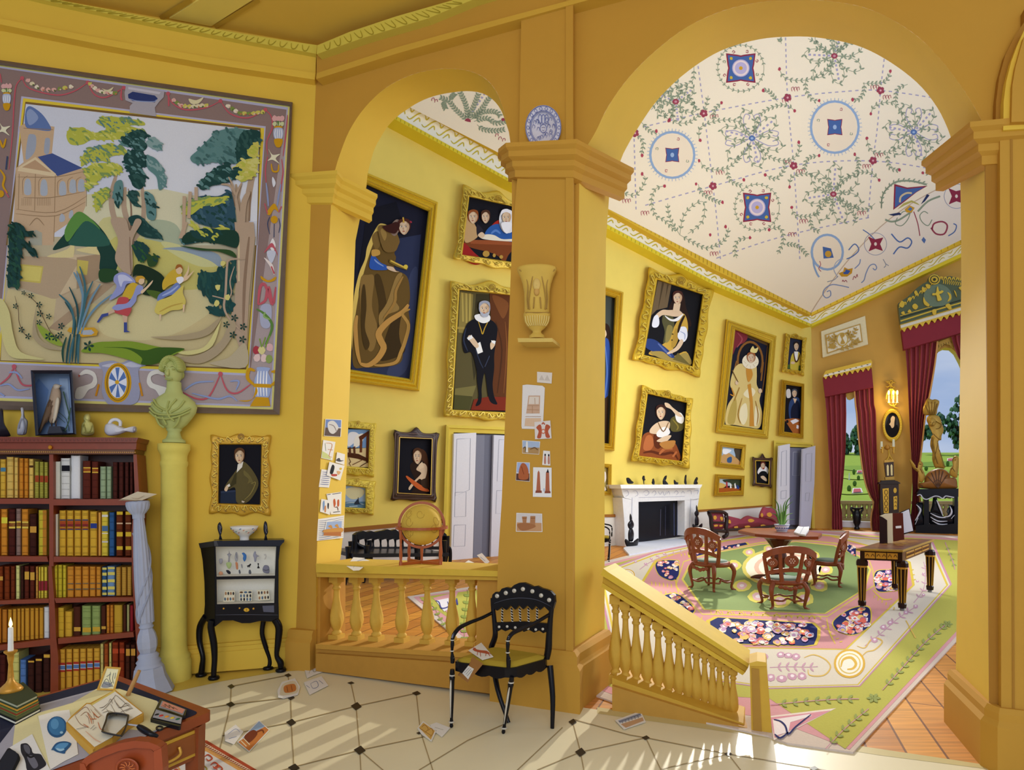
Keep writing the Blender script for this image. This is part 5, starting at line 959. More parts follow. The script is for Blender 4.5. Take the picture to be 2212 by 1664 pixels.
ob=dict(bands=[.07,.1,.28,.3,.4,.56,.58,.76,.78],lab=[(.55,.57,'4c5c5c'),(.73,.755,'4c5c5c')])
bl=dict(bands=[],lab=[(.03,.1,'d8c860'),(.2,.3,'d8c860'),(.44,.54,'d8c860'),(.68,.78,'d8c860'),(.88,.96,'d8c860')])
row(zB,770,735,(800,1990),'third shelf of right bay',[(806,862,280,'ccb832','yellow book'),(865,932,280,'ccb832','yellow book'),(936,992,284,'ccb832','yellow book')]+[(1003+i*112,1108+i*112,305,'cc882c','orange-gold tooled book',ob)for i in range(3)]+[(1338,1432,305,'cc882c','orange-gold tooled book',ob),(1437,1512,308,'cc882c','narrow orange-gold tooled book',ob),(1522,1598,310,'36587c','dark blue book with gold squares',bl),(1600,1722,300,'6c8cb0','light blue book with gold squares',bl),(1733,1808,315,'c8983c','ribbed gold book',dict(bands=[i/16 for i in range(1,16)])),(1818,1893,315,'c8983c','ribbed gold book',dict(bands=[i/16 for i in range(1,16)])),(1900,1968,312,'c8983c','ribbed gold book',dict(bands=[i/16 for i in range(1,16)]))])
row(zB,1445,1365,(0,742),'fourth shelf of left bay',[(-70,25,930,'c07c24','leaning ochre book',dict(bands=[.9])),(32,112,945,'b87424','brown-gold book',dict(bands=[.07,.9])),(118,184,945,'c8902c','ochre book',dict(bands=[.08,.88])),(188,252,940,'c8902c','ochre book',dict(bands=[.08,.88])),(256,310,932,'c8902c','ochre book',dict(bands=[.08,.88])),(313,366,930,'c8902c','ochre book',dict(bands=[.08,.88])),(370,446,927,'c8902c','ochre book',dict(bands=[.08,.88])),(450,516,925,'c8902c','ochre book',dict(bands=[.08,.88])),(520,582,923,'c8902c','ochre book',dict(bands=[.08,.88])),(586,652,920,'c8902c','ochre book',dict(bands=[.08,.88])),(656,744,910,'d6d6d4','white book',dict(bands=[.15,.8]))])
gg=dict(lab=[(.74,.9,'c8a034')],bands=[.1,.2,.4,.45,.65])
row(zB,1362,1268,(860,1990),'fourth shelf of right bay',[(862,962,920,'d4ac34','gold book',dict(bands=[.12,.3,.5,.75])),(970,1086,975,'d4a634','shorter gold book',dict(bands=[.2,.45,.7])),(1096,1212,905,'4c2414','dark brown book with a small gold label',dict(lab=[(.7,.84,'cc9c3c')],bands=[])),(1222,1368,890,'8ea05a','wide green book with an ochre label',gg),(1372,1506,890,'8ea05a','wide green book with an ochre label',gg),(1510,1586,890,'4c2414','dark brown book with a small gold label',dict(lab=[(.74,.84,'cc9c3c')],bands=[])),(1590,1640,880,'c88028','slim orange book'),(1643,1696,880,'c88028','slim orange book'),(1700,1836,880,'c49a30','wide plain ochre book',dict(bands=[.7,.78])),(1840,1890,875,'4c2414','slim dark book',dict(bands=[])),(1894,1936,875,'a8a468','slim grey-green book',dict(bands=[])),(1940,1996,885,'8c2028','red book',dict(bands=[]))])
row(zC,600,590,(0,500),'bottom shelf of left bay',[(-70,-10,180,'4a1c14','dark red book'),(-4,60,160,'4a1c14','dark red book'),(118,196,135,'cfc870','pale yellow book'),(200,266,210,'5478b0','blue book'),(275,345,210,'3c1c14','near-black book with a gold dot',dict(lab=[(.03,.07,'d8a840')])),(350,422,190,'3c1c14','near-black book with a gold dot',dict(lab=[(.03,.08,'d8a840')])),(430,502,145,'3c1c14','near-black book with a gold dot',dict(lab=[(.03,.1,'d8a840')]))])
rb=dict(lab=[(.28,.33,'a83428'),(.33,.34,'e8e4d8'),(.34,.42,'5878a8'),(.42,.43,'e8e4d8'),(.43,.47,'a83428')],bands=[.08,.2,.58,.8,.88])
row(zC,590,450,(590,1500),'bottom shelf of right bay',[(588+i*69,652+i*69,104-i*2,'d4a036','gold book with a red and blue band',rb)for i in range(6)]+[(1000,1032,50,'cfc070','slim pale book'),(1036,1080,50,'a04c1c','rust book'),(1086,1112,42,'cfc870','slim pale yellow book'),(1116,1182,35,'8c3414','red-brown book',dict(lab=[(.14,.24,'b84824')])),(1186,1242,35,'8c3414','red-brown book',dict(lab=[(.14,.24,'b84824')])),(1250,1296,60,'4a2414','dark brown book with a gold label',dict(lab=[(.1,.26,'d0983c')])),(1300,1350,60,'4a2414','dark brown book with a gold label',dict(lab=[(.1,.26,'d0983c')]))])
# ---- things standing on the bookcase
BT=LW.shift(.16)
m=MB();puff(m,BT,'-8 900 -2 884 6 884 8 900 10 915 18 930 22 938 20 943 -10 943',0,.05,'26222a')
m.build('cat_statue',GLOSS,label='black figurine at the left end of the bookcase top',cat='figurine')
m=MB();puff(m,BT,t2('115 1430 120 1380 135 1340 150 1290 140 1262 160 1262 168 1320 188 1350 185 1400 175 1440 130 1446'),0,.05,'b9bbc4')
m.tube([BT.P(*t2([q])[0],.05)for q in((125,1400),(145,1340),(160,1350),(165,1400),(150,1440))],.006,'8c8f9c')
m.build('figurine',STONE,label='pale grey carved figurine left of the bird case',cat='figurine')
m=MB();puff(m,BT,t2('570 1350 565 1330 578 1305 605 1303 615 1325 610 1350 632 1370 636 1440 555 1445 552 1400 555 1370'),0,.055,'c6c072')
puff(m,BT,t2('572 1335 580 1312 604 1312 610 1340 592 1352'),.03,.035,'cfc97c')
for q in('560 1390 570 1370 580 1420','625 1380 610 1420 585 1425','585 1330 588 1332','600 1330 603 1332','570 1425 600 1430 630 1425'):m.tube([BT.P(*a,.058)for a in t2(q)],.003,'8c8840')
m.build('ape_figurine',STONE,label='yellow-green squatting ape figurine right of the bird case',cat='figurine')
m=MB();puff(m,BT,t2('708 1400 720 1370 760 1365 810 1385 870 1400 900 1385 925 1390 928 1420 905 1430 860 1425 800 1445 740 1450 712 1430'),0,.06,'d6d6dc')
m.tube([BT.P(*a,0)for a in t2('740 1370 760 1345 790 1340 815 1355 815 1385')],[.012,.014,.014,.014,.012],'dcdce0');puff(m,BT,t2(ell(912,1408,14,20)),.02,.05,'a8a4ac')
m.build('feeding_jug',GLOSS,label='white porcelain spouted jug lying at the right end of the bookcase top',cat='jug')
root=empty('bird_case',BT.P(115,942),'black-framed glazed case holding a stuffed brown and white bird','display case')
m=MB();a=t2('208 1005 490 1005 518 1440 240 1450');b=t2('235 1028 470 1030 495 1430 262 1440')
m.rings(BT,[(a,-.08),(a,.09),(mix(a,b,.5),.1),(b,.09),(b,-.07)],'15182a');m.slab(BT,b,-.08,-.07,'8ba6cf')
m.build('case_frame',GLOSS,root,True)
m=MB();m.art(BT,-.068,[('6c8cc0',t2('262 1060 330 1140 300 1300 265 1420 240 1100'),''),('a8c0e0',t2('400 1060 460 1060 480 1400 440 1300'),'')]);m.build('backdrop',FLATP,root,True)
bird=MB();puff(bird,BT,t2('355 1120 385 1110 410 1140 415 1200 400 1280 375 1340 350 1370 325 1340 310 1290 330 1210'),-.01,.035,'b49c84');puff(bird,BT,t2('330 1210 360 1200 350 1300 300 1380 275 1430 258 1430 275 1370 300 1290'),.005,.03,'6f5a48');puff(bird,BT,t2('360 1110 375 1098 400 1102 412 1112 400 1130 370 1135'),.0,.02,'c8b8a4')
bird.tube([BT.P(*a,0)for a in t2('400 1112 418 1108')],[.008,.002],'c88c50');puff(bird,BT,t2('380 1200 405 1210 385 1330 355 1360'),.02,.02,'d6c8b0')
for i in range(12):
 x,y=330+random.uniform(-10,60),1200+random.uniform(0,140);bird.line(BT,t2([(x,y),(x-8,y+20),(x-14,y+45)]),1.4,.032,'5a4434')
bird.tube([BT.P(*a,0)for a in t2('350 1350 352 1385')],.004,'3c2c24');bird.tube([BT.P(*a,0)for a in t2('375 1340 380 1385')],.004,'3c2c24')
bird.build('stuffed_bird',FLATP,label='stuffed brown and white bird on a dark plinth inside the black case',cat='bird')
m=MB();m.slab(BT,t2('335 1385 405 1385 425 1430 320 1435'),-.05,.03,'23222e')
m.build('plinth',WOOD,root,True)
m=MB()
for q in('430 1150 450 1230 470 1330 440 1420','400 1290 450 1340 470 1420','395 1320 440 1360','480 1260 462 1340'):m.tube([BT.P(*a,-.03)for a in t2(q)],.005,'4c6650',flat=.3)
m.build('reeds',FLATP,root,True)
glass=bpy.data.materials.new('thin_glass');glass.use_nodes=True;gb=glass.node_tree.nodes['Principled BSDF']
gb.inputs['Transmission Weight'].default_value=1;gb.inputs['Roughness'].default_value=.02;gb.inputs['IOR'].default_value=1.02;gb.inputs['Specular IOR Level'].default_value=.15
# ---- column and bust
cp=fp(376,1468);S_=4.976/1300
def hz(y,Zd):return EYE+(HY-y)/F*Zd
root=empty('pedestal_column',cp,'tall yellow round pedestal column between the bookcase and the black cabinet','column')
m=MB();z=lambda y:hz(y,cp.y)
m.lathe([(0.129,0),(0.129,.16),(0.116,.17),(0.122,.2),(0.103,.22),(0.096,.28),(0.096,z(1010)),(0.103,z(1005)),(0.103,z(998)),(0.097,z(996)),(0.098,z(985)),(0.108,z(978)),(0.120,z(972)),(0.120,z(960)),(0.086,z(958))],'dccc60',at=cp,seg=28)
m.build('column',STONE,root,True)
root=empty('bust',cp+V((0,0,z(957))),'green-yellow marble bust of a draped woman on the round column','bust')
BP=Plane(cp,cp+V((1,0,0)),cp+V((0,0,1)));BC='b6bc72'
m=MB();sx=lambda x:(x-376)*S_
m.lathe([(.085,0),(.085,.02),(.06,.035),(.05,.06),(.045,.09),(.06,.11),(.05,.12)],BC,at=cp+V((0,0,z(957))),seg=22);m.build('socle',STONE,root,True)
m=MB();loops=[]
for y,w,d in((928,.05,.05),(918,.1,.07),(905,.14,.09),(892,.175,.1),(880,.185,.105),(868,.165,.1),(858,.12,.08),(850,.07,.06),(840,.055,.055),(826,.052,.055)):
 loops.append([cp+V((w*math.cos(2*pi*j/24),d*math.sin(2*pi*j/24),z(y)))for j in range(24)])
m.loft(loops,BC)
m.ball(cp+V((0,-.01,z(806))),(.062,.072,.105),BC,20)
m.build('torso',STONE,root,True)
m=MB();f=lambda x,y,d:V((cp.x+sx(x),cp.y-d,z(y)))
m.tube([f(376,802,.078),f(376,812,.098),f(376,815,.084)],[.006,.013,.008],BC);m.tube([f(368,822,.076),f(376,824,.082),f(384,822,.076)],.006,'a4a85c')
for s_ in(-1,1):m.ball(f(376+s_*8,802,.07),(.014,.008,.007),'a4a85c',10);m.tube([f(376+s_*2,797,.078),f(376+s_*9,794,.076),f(376+s_*14,799,.06)],.005,BC)
m.build('face',STONE,root,True)
m=MB()
for i in range(16):
 a=pi*(i/15);x=376-19*math.cos(a);y=800-24*math.sin(a)
 m.ball(f(x,y,.035),(.024,.05,.024),'aab062',10);m.ball(f(x*.7+376*.3,y*.7+790*.3-3,.0),(.03,.08,.03),'aab062',10)
m.ball(cp+V((0,.06,z(806))),(.05,.05,.05),'aab062',12)
m.build('hair',STONE,root,True)
m=MB()
for q in('334 884 350 896 376 900 402 896 420 884','334 892 352 904 376 908 400 902 418 892','345 866 356 880 376 890 384 880 395 866','340 872 352 884 366 892','410 868 400 884 384 894','350 900 356 918 366 926','402 900 396 916 386 926','380 870 376 890 382 905 390 912','366 904 372 920'):
 p=[V(a)for a in pts(q)];m.tube([f(a.x,a.y,.098*math.sqrt(max(.1,1-((a.x-376)/54)**2))+.006-max(0,(a.y-905))*.0012)for a in p],.0085,'a9ae60')
m.build('drapery',STONE,root,True)
# ---- carved bedpost
bp_=fp(326,1495);top=V(((297-CX)/F*bp_.y,bp_.y,hz(1082,bp_.y)));ax=(top-bp_).normalized();ln=(top-bp_).length;sc_m=bp_.y/F*.9
root=empty('carved_post',bp_,'tall grey carved and fluted post leaning in front of the bookcase','post')
GY='a9afc0'
m=MB();m.lathe([(52*sc_m,0),(50*sc_m,.012),(44*sc_m,.06),(36*sc_m,.12),(32*sc_m,.19),(29*sc_m,.2)],GY,at=bp_,seg=8,sm=False,ax=ax);m.build('base',STONE,root,True)
t_=lambda y:ln*(1490-y)/(1490-1082)
m=MB();m.lathe([(30*sc_m,t_(1436)),(25*sc_m,t_(1428)),(27*sc_m,t_(1424)),(21*sc_m,t_(1418)),(23*sc_m,t_(1412)),(17*sc_m,t_(1406))],GY,at=bp_,seg=20,ax=ax)
m.lathe([(16*sc_m,t_(1407)),(21*sc_m,t_(1395)),(22*sc_m,t_(1380)),(19*sc_m,t_(1366)),(13*sc_m,t_(1354))],GY,at=bp_,seg=8,sm=False,ax=ax)
m.lathe([(14*sc_m,t_(1354)),(16*sc_m,t_(1350)),(13*sc_m,t_(1347)),(16*sc_m,t_(1340))],GY,at=bp_,seg=20,ax=ax);m.build('turned_stem',STONE,root,True)
m=MB();Mx=Matrix.Translation(bp_)@V((0,0,1)).rotation_difference(ax).to_matrix().to_4x4();loops=[]
for i in range(30):
 y=1342-(1342-1118)*i/29;r=(16.5+2.5*math.sin(pi*i/29)-4.5*(i/29)**2)*sc_m
 loops.append([Mx@V((r*(1+.07*math.cos(12*2*pi*j/48))*math.cos(2*pi*j/48+i*.01),r*(1+.07*math.cos(12*2*pi*j/48))*math.sin(2*pi*j/48),t_(y)))for j in range(48)])
m.loft(loops,GY);m.build('fluted_shaft',STONE,root,True)
m=MB()
for ph in(0,1.0):
 p=[Mx@V((17.8*sc_m*math.cos(a*5-3+ph),17.8*sc_m*math.sin(a*5-3+ph),t_(1340-190*a)))for a in[i/16 for i in range(17)]]
 m.tube(p,.0085,'9aa0b2',n=2)
m.build('spiral_ribbon',STONE,root,True)
m=MB();loops=[]
for y,r in((1120,13),(1112,13),(1108,16),(1100,22),(1092,24),(1086,25),(1083,23),(1082,12)):
 loops.append([Mx@V((r*sc_m*(1+(.06 if 1086<y<1110 else 0)*math.cos(16*2*pi*j/64))*math.cos(2*pi*j/64),r*sc_m*(1+(.06 if 1086<y<1110 else 0)*math.cos(16*2*pi*j/64))*math.sin(2*pi*j/64),t_(y)))for j in range(64)])
m.loft(loops,GY);m.build('capital',STONE,root,True)
m=MB();c=Mx@V((0,0,ln));m.poly([c+V(q)for q in((-.09,-.07,.012),(.07,-.06,.004),(.1,.09,.05),(-.05,.08,.07))],'e6dcc4');m.poly([c+V(q)for q in((-.10,-.08,.005),(.04,-.09,.002),(.09,.06,.02),(-.06,.07,.03))],'d8ccb0');m.line(Plane(c,c+V((1,0,0)),c+V((0,1,.4))),[(280,1074),(296,1078),(312,1070)],.8,.03,'b49c84')
m.build('folded_letter',FLATP,label='folded cream letter lying on top of the grey carved post',cat='letter')
random.seed(31)
CP=vplane(462,1470,607,1453);CS=vplane(462,1470,434,1463);BKc='0c0c12'
CI=CP.shift(-.13)
root=empty('display_cabinet',fp(520,1462),'black lacquer display cabinet on cabriole legs with two white niches','cabinet')
m=MB()
n1,n2=zD('258 283 862 283 850 572 268 582'),zD('268 612 848 602 842 845 272 858')
outl=zD('240 262 905 258 900 300 886 420 886 840 890 1000 870 1000 810 1032 700 1026 600 1048 520 1048 430 1020 330 1022 250 1084 246 980')
m.slabh(CP,outl,[n1,n2],0,BKc)
a=[CP.P(x,y,0)for x,y in outl];b=[p-CP.n*.17 for p in a];n=len(a);m.add(a+b,[(i,(i+1)%n,n+(i+1)%n,n+i)for i in range(n)],BKc)
m.slab(CS,zD('245 265 100 262 128 420 146 640 150 860 140 985 170 1030 250 1080'),-.0,.001,BKc)
m.build('carcass',GLOSS,root,True)
for q in(n1,n2):
 m=MB();a=[CP.P(x,y,0)for x,y in q];b=[p-CP.n*.15 for p in a]
 m.add(a+b,[(0,1,5,4),(1,2,6,5),(2,3,7,6),(3,0,4,7),(4,5,6,7)],'ebe8dc');m.build('niche',FLATP,root,True,label='white-lined niche')
m=MB();sl=CP.shift(0)
m.slab(CP,zD('236 228 945 216 940 240 925 250 905 276 244 280'),-.17,.02,'20222c');m.slab(CS,zD('240 228 88 250 98 288 104 300 246 280'),-.02,.02,'20222c')
m.poly([CP.P(*zD([(236,228)])[0],.02),CP.P(*zD([(945,216)])[0],.02),CP.P(*zD([(945,216)])[0],-.17),CS.P(*zD([(88,250)])[0],.02)],'2a2c38');m.build('top',GLOSS,root,True)
m=MB();m.slab(CP,zD('258 862 870 850 868 960 262 958'),0,.008,'101016');m.line(CP,zD('258 965 560 962 880 966'),1,.012,'5a5c68');m.slab(CP,zD('725 875 840 870 842 940 735 935'),.008,.009,'5a5c6c')
dr=m.build('drawer',GLOSS,root,True)
for x,y,r in((338,902,10),(497,898,9),(636,903,11)):
 m=MB();c=CP.P(*zD([(x,y)])[0],.012);m.ball(c,r/4.62*.0038,'d8a03c',10);m.build('knob',GOLD,dr,True,label='small brass knob')
m=MB();m.slab(CP,zD(ell(566,915,28,19)),.008,.016,'d8a82c');m.line(CP,zD('566 905 566 925'),1,.018,'4c3410');m.build('lock_plate',GOLD,dr,True,label='oval brass lock plate')
def leg(pl,q,rr,off,foot):
 m=MB();P_=[pl.P(*a,off)for a in zD(q)];m.tube(P_,[r*.0009 for r in rr],BKc,seg=12)
 f0=P_[-1];m.lathe([(.02,-.012),(.042,-.01),(.046,.0),(.04,.014),(.015,.02)],BKc,at=V((f0.x,f0.y,.014)),seg=18);m.build('leg',GLOSS,root,True)
leg(CP,'225 1020 212 1090 240 1250 248 1400 240 1530 240 1600',(34,30,30,25,24,22),-.02,0)
leg(CP,'850 1010 890 1090 882 1230 868 1370 905 1440 910 1490',(34,34,30,22,30,26),-.02,0)
leg(CS,'160 980 105 1080 98 1230 130 1380 125 1470 113 1570',(30,30,26,22,26,28),-.01,0)
leg(CI,'735 1030 722 1150 760 1290 795 1390 800 1450 783 1500',(24,22,22,22,24,22),0,0)
def things(name,label,q,off,t,c,mat=None,extra=None,cat='figurine',pl=None,grp=None,k=None):
 m=MB();puff(m,pl or CP,(k or zD)(q),off,t,c)
 for e in(extra or[]):m.tube([(pl or CP).P(*a,off+t*1.02)for a in(k or zD)(e[0])],e[1],e[2],seg=6)
 return m.build(name,mat or STONE,label=label,cat=cat,group=grp)
things('statuette','small black statuette on the left of the cabinet top','275 100 280 60 300 38 315 60 325 100 318 150 306 180 310 205 325 214 290 214 300 200 295 170 285 140',-.06,.016,'22242c',GLOSS,[('290 70 310 90 300 120 312 150',.003,'6a6c7c')])
things('statuette','small black statuette on the right of the cabinet top','735 110 738 60 752 28 772 50 778 100 782 140 765 175 762 200 776 212 742 212 755 195 750 170 740 140',-.06,.016,'22242c',GLOSS,[('750 60 765 90 755 120 770 150',.003,'6a6c7c')])
bc=CP.P(*zD([(545,216)])[0],-.07)
root2=empty('porcelain_bowl',bc,'white porcelain bowl with coloured sprigs on the cabinet top','bowl')
m=MB();s_=.0038/4.62*1.02;m.lathe([(45*s_,0),(42*s_,20*s_),(48*s_,40*s_),(90*s_,75*s_),(120*s_,110*s_),(134*s_,140*s_),(126*s_,140*s_),(100*s_,105*s_),(50*s_,55*s_),(2*s_,50*s_)],'e4e0d6',at=bc,seg=36)
m.build('bowl',GLOSS,root2,True)
m=MB()
for i in range(26):
 a=2*pi*i/26;h=75+(i*37%50);r=(90+(h-75)*.86)*s_+.002
 c=bc+V((r*math.cos(a),r*math.sin(a),h*s_));tg=V((-math.sin(a),math.cos(a),.5));m.tube([c-tg*.006,c+V((0,0,.004)),c+tg*.007],.0028,['4c74a8','c8703c','5c9090','b05040'][i%4],seg=6)
m.build('painted_sprigs',GLOSS,root2,True)
G_='curios in the upper niche of the black cabinet'
for nm,lb,q,c,e in(('idol','grey idol with raised arms, tallest in the upper niche','372 360 388 350 392 322 400 350 416 360 402 385 398 430 382 430 385 385','9a9aa0',None),('idol','grey shrouded standing idol beside the blue carving','450 380 460 338 475 345 482 385 475 430 456 428','a4a4a8',[('462 350 470 400',.002,'6c6c74')]),('blue_carving','bright blue curved carving in the upper niche','520 350 540 343 565 370 562 410 545 432 530 405 534 375','3c74b8',None),('winged_idol','grey winged figurine in the upper niche','632 370 645 332 660 335 665 362 692 378 668 392 662 430 645 432 640 395','9a9aa8',None),('ring_curio','pale ring-shaped curio at the right of the upper niche','738 365 755 355 766 375 760 402 745 410 757 380','c8c4bc',None),('cup','small grey cup at the left of the upper niche','292 408 325 405 328 440 305 458 295 440','9c9ca4',None),('green_vase','small green vase under the tallest idol','362 455 375 440 405 440 418 460 402 500 380 498','a9bc7c',None),('tile_fragment','orange-red stick-like fragment in the upper niche','456 440 478 445 482 505 465 508 458 470','c8845c',None),('sliver','thin grey sliver beside the orange fragment','512 460 524 462 526 496 518 494','8a8a90',None),('horse_figurine','tiny black horse figurine in the upper niche','570 475 590 465 605 452 612 462 602 480 598 496 590 482 582 494 576 484','1c1a1c',None),('seated_figurine','tiny black seated figurine in the upper niche','676 450 690 452 688 475 698 498 672 498 680 475','1c1a1c',None),('helmet','grey domed helmet-like pot in the upper niche','728 500 745 470 780 472 795 500 790 548 745 545 728 525','7c7c8c',[('735 512 760 520 790 512',.003,'4c4c58')]),('shell','small orange shell at the bottom left of the upper niche','288 545 305 530 328 540 330 560 305 568 290 560','cc9470',None),('beetle','small black beetle carving at the bottom of the upper niche','362 520 385 518 408 538 405 556 385 555 370 540','20222c',None),('head_carving','small dark head carving right of the beetle','488 520 500 515 508 545 500 555 490 545','5c6068',None),('head_carving','small dark head carving left of the helmet','590 520 605 515 615 545 605 558 588 550','5c6068',None)):
 things(nm,lb,q,-.06 if '43' in q or '35' in q[:12]else-.045,.008,c,None,e,cat='curio',grp=G_)
for i,(q,side)in enumerate((('350 722 448 724 446 832 334 836','left'),('492 722 622 720 618 826 498 828','middle'),('672 720 786 714 800 814 684 822','right'))):
 pl=level(hz(1120+830/4.6217,5.0)+.002)
 r_=empty('specimen_tray',CP.P(*zD([pts(q)[3]])[0],-.06),f'cream tray of small amulets, the {side} one of three in the lower niche','tray','trays of amulets in the black cabinet')
 qq=zD(q);TP=CP.shift(-.07);m=MB();m.slab(TP,qq,-.015,0,'e8e0c4');m.build('tray_board',FLATP,r_,True)
 for rI in range(3 if i==1 else 2):
  for cI in range(3 if i==1 and rI<1 else 4):
   cc=3 if i==1 and rI<1 else 4;nr=3 if i==1 else 2
   u=(cI+.5)/cc;v=(rI+.5)/nr;A_=V(qq[0]).lerp(V(qq[1]),u);B_=V(qq[3]).lerp(V(qq[2]),u);c=A_.lerp(B_,v)
   m=MB();puff(m,TP,ell(c.x,c.y,(3.6 if cc==3 else 1.7),(2 if cc==3 else 3.4),10),.004,.004,random.choice(['1c1c22','4c6c8c','2c4480','a87850','6c4c30','343c4c']if i else['a87850','4c6c8c','6c5c40','2c2c30']));m.build('amulet',STONE,r_,True)
random.seed(32)
def L(x,y,z):return fp(x,y,z)
zt=.75
dB,dR=L(250,1458,zt),L(460,1536,zt)
e1=(dR-dB).normalized();e2=V((-.42,-.907,0)).normalized()
dF,dL=dR+e2*1.35,dB+e2*1.35
root=empty('writing_desk',V((dB.x,dB.y,0))*.5+V((dF.x,dF.y,0))*.5,'mahogany writing desk with a navy leather top, strewn with papers and books','desk')
def rot_rect(a,b,c,d,z0,z1,col_,m,r=.03):
 P_=[a,b,c,d];out=[]
 for i in range(4):
  p,q,s_=P_[i-1],P_[i],P_[(i+1)%4];u=(p-q).normalized();w_=(s_-q).normalized()
  for k in range(5):
   t=k/4;out.append(q+u*r*(1-t)**2+w_*r*t**2)
 A_=[V((p.x,p.y,z0))for p in out];B_=[V((p.x,p.y,z1))for p in out];m.loft([A_,B_],col_,sm=False)
def ins(k):
 c=(dB+dF)/2;return[p+(c-p).normalized()*k for p in(dB,dR,dF,dL)]
m=MB();rot_rect(dB,dR,dF,dL,zt-.035,zt,'8c3e18',m);m.build('desktop',WOOD,root,True)
m=MB();rot_rect(*ins(.045),zt,zt+.0015,'22263a',m);m.build('leather_inset',FLATP,root,True,label='navy leather writing surface')
m=MB();q=ins(.03)
m.loft([[V((p.x,p.y,z_))for p in q]for z_ in(zt-.16,zt-.035)],'88401a',sm=False);m.build('apron',WOOD,root,True)
for p in q:
 m=MB();c=(dB+dF)/2;d_=(c-p).normalized();c0=p+d_*.03
 m.loft([[V((c0.x+sx_*r,c0.y+sy_*r,z_))for sx_,sy_ in((-1,-1),(1,-1),(1,1),(-1,1))]for r,z_ in((.014,0),(.024,zt-.16),(.026,zt-.04))],'88401a',sm=False);m.build('leg',WOOD,root,True)
DP=Plane(q[1],q[2],q[1]+V((0,0,1)))
for a_,b_ in((.03,.28),(.34,.60),(.66,1.2)):
 m=MB();A_=q[1]+e2*a_;B_=q[1]+e2*b_;n_=DP.n
 def sheet(i0,off,c):
  u=e2*i0;vs=[A_+u+V((0,0,-.145+i0)),B_-u+V((0,0,-.145+i0)),B_-u+V((0,0,-.05-i0)),A_+u+V((0,0,-.05-i0))];vs=[v+n_*off for v in vs];w_=[v-n_*.01 for v in vs]
  m.loft([w_,vs],c,sm=False)
 sheet(0,.006,'c8982c');sheet(.012,.009,'8a4818');dw=m.build('drawer',WOOD,root,True)
 m=MB();c=(A_+B_)/2+V((0,0,-.085))+n_*.012;m.tube([c-e2*.045,c-e2*.04-V((0,0,.022))+n_*.012,c-V((0,0,.03))+n_*.014,c+e2*.04-V((0,0,.022))+n_*.012,c+e2*.045],.005,'d0a040');m.build('handle',GOLD,dw,True,label='brass bail handle')
TL=level(zt+.002)
def lay(name,label,cat,z,th,q,c,art=(),sm=False,mat=None,grp=None,k=zC,side=None):
 pl=level(zt+z);m=MB();m.slab(pl,k(q),0,th,c,sm,side)
 m.art(pl,th+.0003,list(art),.0002,k);return m.build(name,mat or FLATP,label=label,cat=cat,group=grp)
lay('blotter','large grey blotting sheet covering the desk under the other papers','paper',.002,.0015,'20 1500 -60 1120 150 850 400 655 960 505 1180 500 1560 620 1700 700 1600 900 1330 1025 800 1200 530 1300 300 1500','a2a0aa')
lay('map_sheet','large cream sheet spread across the desk beneath the open sketchbook','paper',.0036,.0008,'100 1290 150 855 380 740 720 640 960 500 1190 500 1560 620 1700 860 1520 920 1240 900 1100 990 800 1000 500 1309','d9d09c')
lay('drawing_sheet','white sheet with a blue round vessel and a blue lidded dish painted on it','drawing',.0046,.0008,'380 770 540 725 690 708 700 760 735 900 760 1000 778 1150 640 1220 500 1305','e2dfd6',[('2d5a86',ell(567,880,99,106),''),('3d78a8',ell(565,872,82,90),''),('5a96c4',ell(545,850,40,52),''),('9cc4dc',ell(612,935,16,12),''),('2d5a86','512 1105 560 1040 640 1022 705 1040 700 1070 655 1120 640 1145 570 1130 530 1110','s'),('5a96c4','545 1090 590 1045 680 1042 650 1085 600 1105','s'),('9cc4dc','560 1095 600 1110 640 1100',5)])
lay('photograph','white-bordered picture of a dark seated stone statue, at the desk front left','photograph',.0056,.0008,'85 1090 320 950 400 1120 500 1305 440 1400 120 1400 60 1200','e0dfda',[('2a2a32','205 1060 225 1045 270 1045 310 1090 330 1140 400 1150 430 1190 460 1250 420 1290 330 1330 270 1309 255 1240 240 1190 210 1130','s'),('5c5c66','235 1060 280 1065 300 1110 290 1150 250 1120','s'),('6c6c78','270 1180 330 1170 380 1260 330 1290','s'),('15151b','260 1150 300 1180 340 1170',4)])
lay('phone','black rounded phone lying at the left edge of the desk','phone',.0066,.008,'-40 1270 20 1180 75 1095 95 1088 185 1150 200 1185 130 1320 60 1420 -30 1400','14151b',[('222530','-10 1270 80 1110 178 1170 60 1390','s')])
root2=empty('open_book',L(220,1575,zt),'thick open sketchbook with pencil drawings of ruins, under the magnifying glass','book')
m=MB();pl=level(zt+.030);low=level(zt+.005)
o_=zC('658 838 700 780 860 640 900 640 1145 508 1300 630 1430 738 1425 760 1280 835 1120 985 945 1085 925 1110 800 990')
top_=[pl.P(*p)for p in o_];bot=[V((p.x,p.y,zt+.005))for p in top_]
m.loft([bot,top_],'c8983c',sm=False)
m.build('page_block',FLATP,root2,True)
m=MB();m.art(pl,.001,[('e6dcc0','670 828 865 650 900 655 1040 780 1110 985 940 1080',''),('ece6d2','905 652 1140 522 1420 740 1280 820 1110 985 1040 780',''),('d8c468','905 652 1140 515 1150 525 915 665','')],.0003,zC);m.build('page',FLATP,root2,True)
m=MB();ln_=[]
for q in('745 765 850 680 900 740','745 765 800 850 890 890','800 770 860 730 920 800 930 850','850 760 880 790 890 850','930 740 940 800','900 700 960 780 1000 770','940 700 1010 770'):ln_.append(('8c5c3c',q,1.0))
for q in('830 850 880 880','900 800 960 800','870 740 900 800 915 850','920 730 980 790','975 830 1000 900 1040 900'):ln_.append(('c86c38',q,1.6))
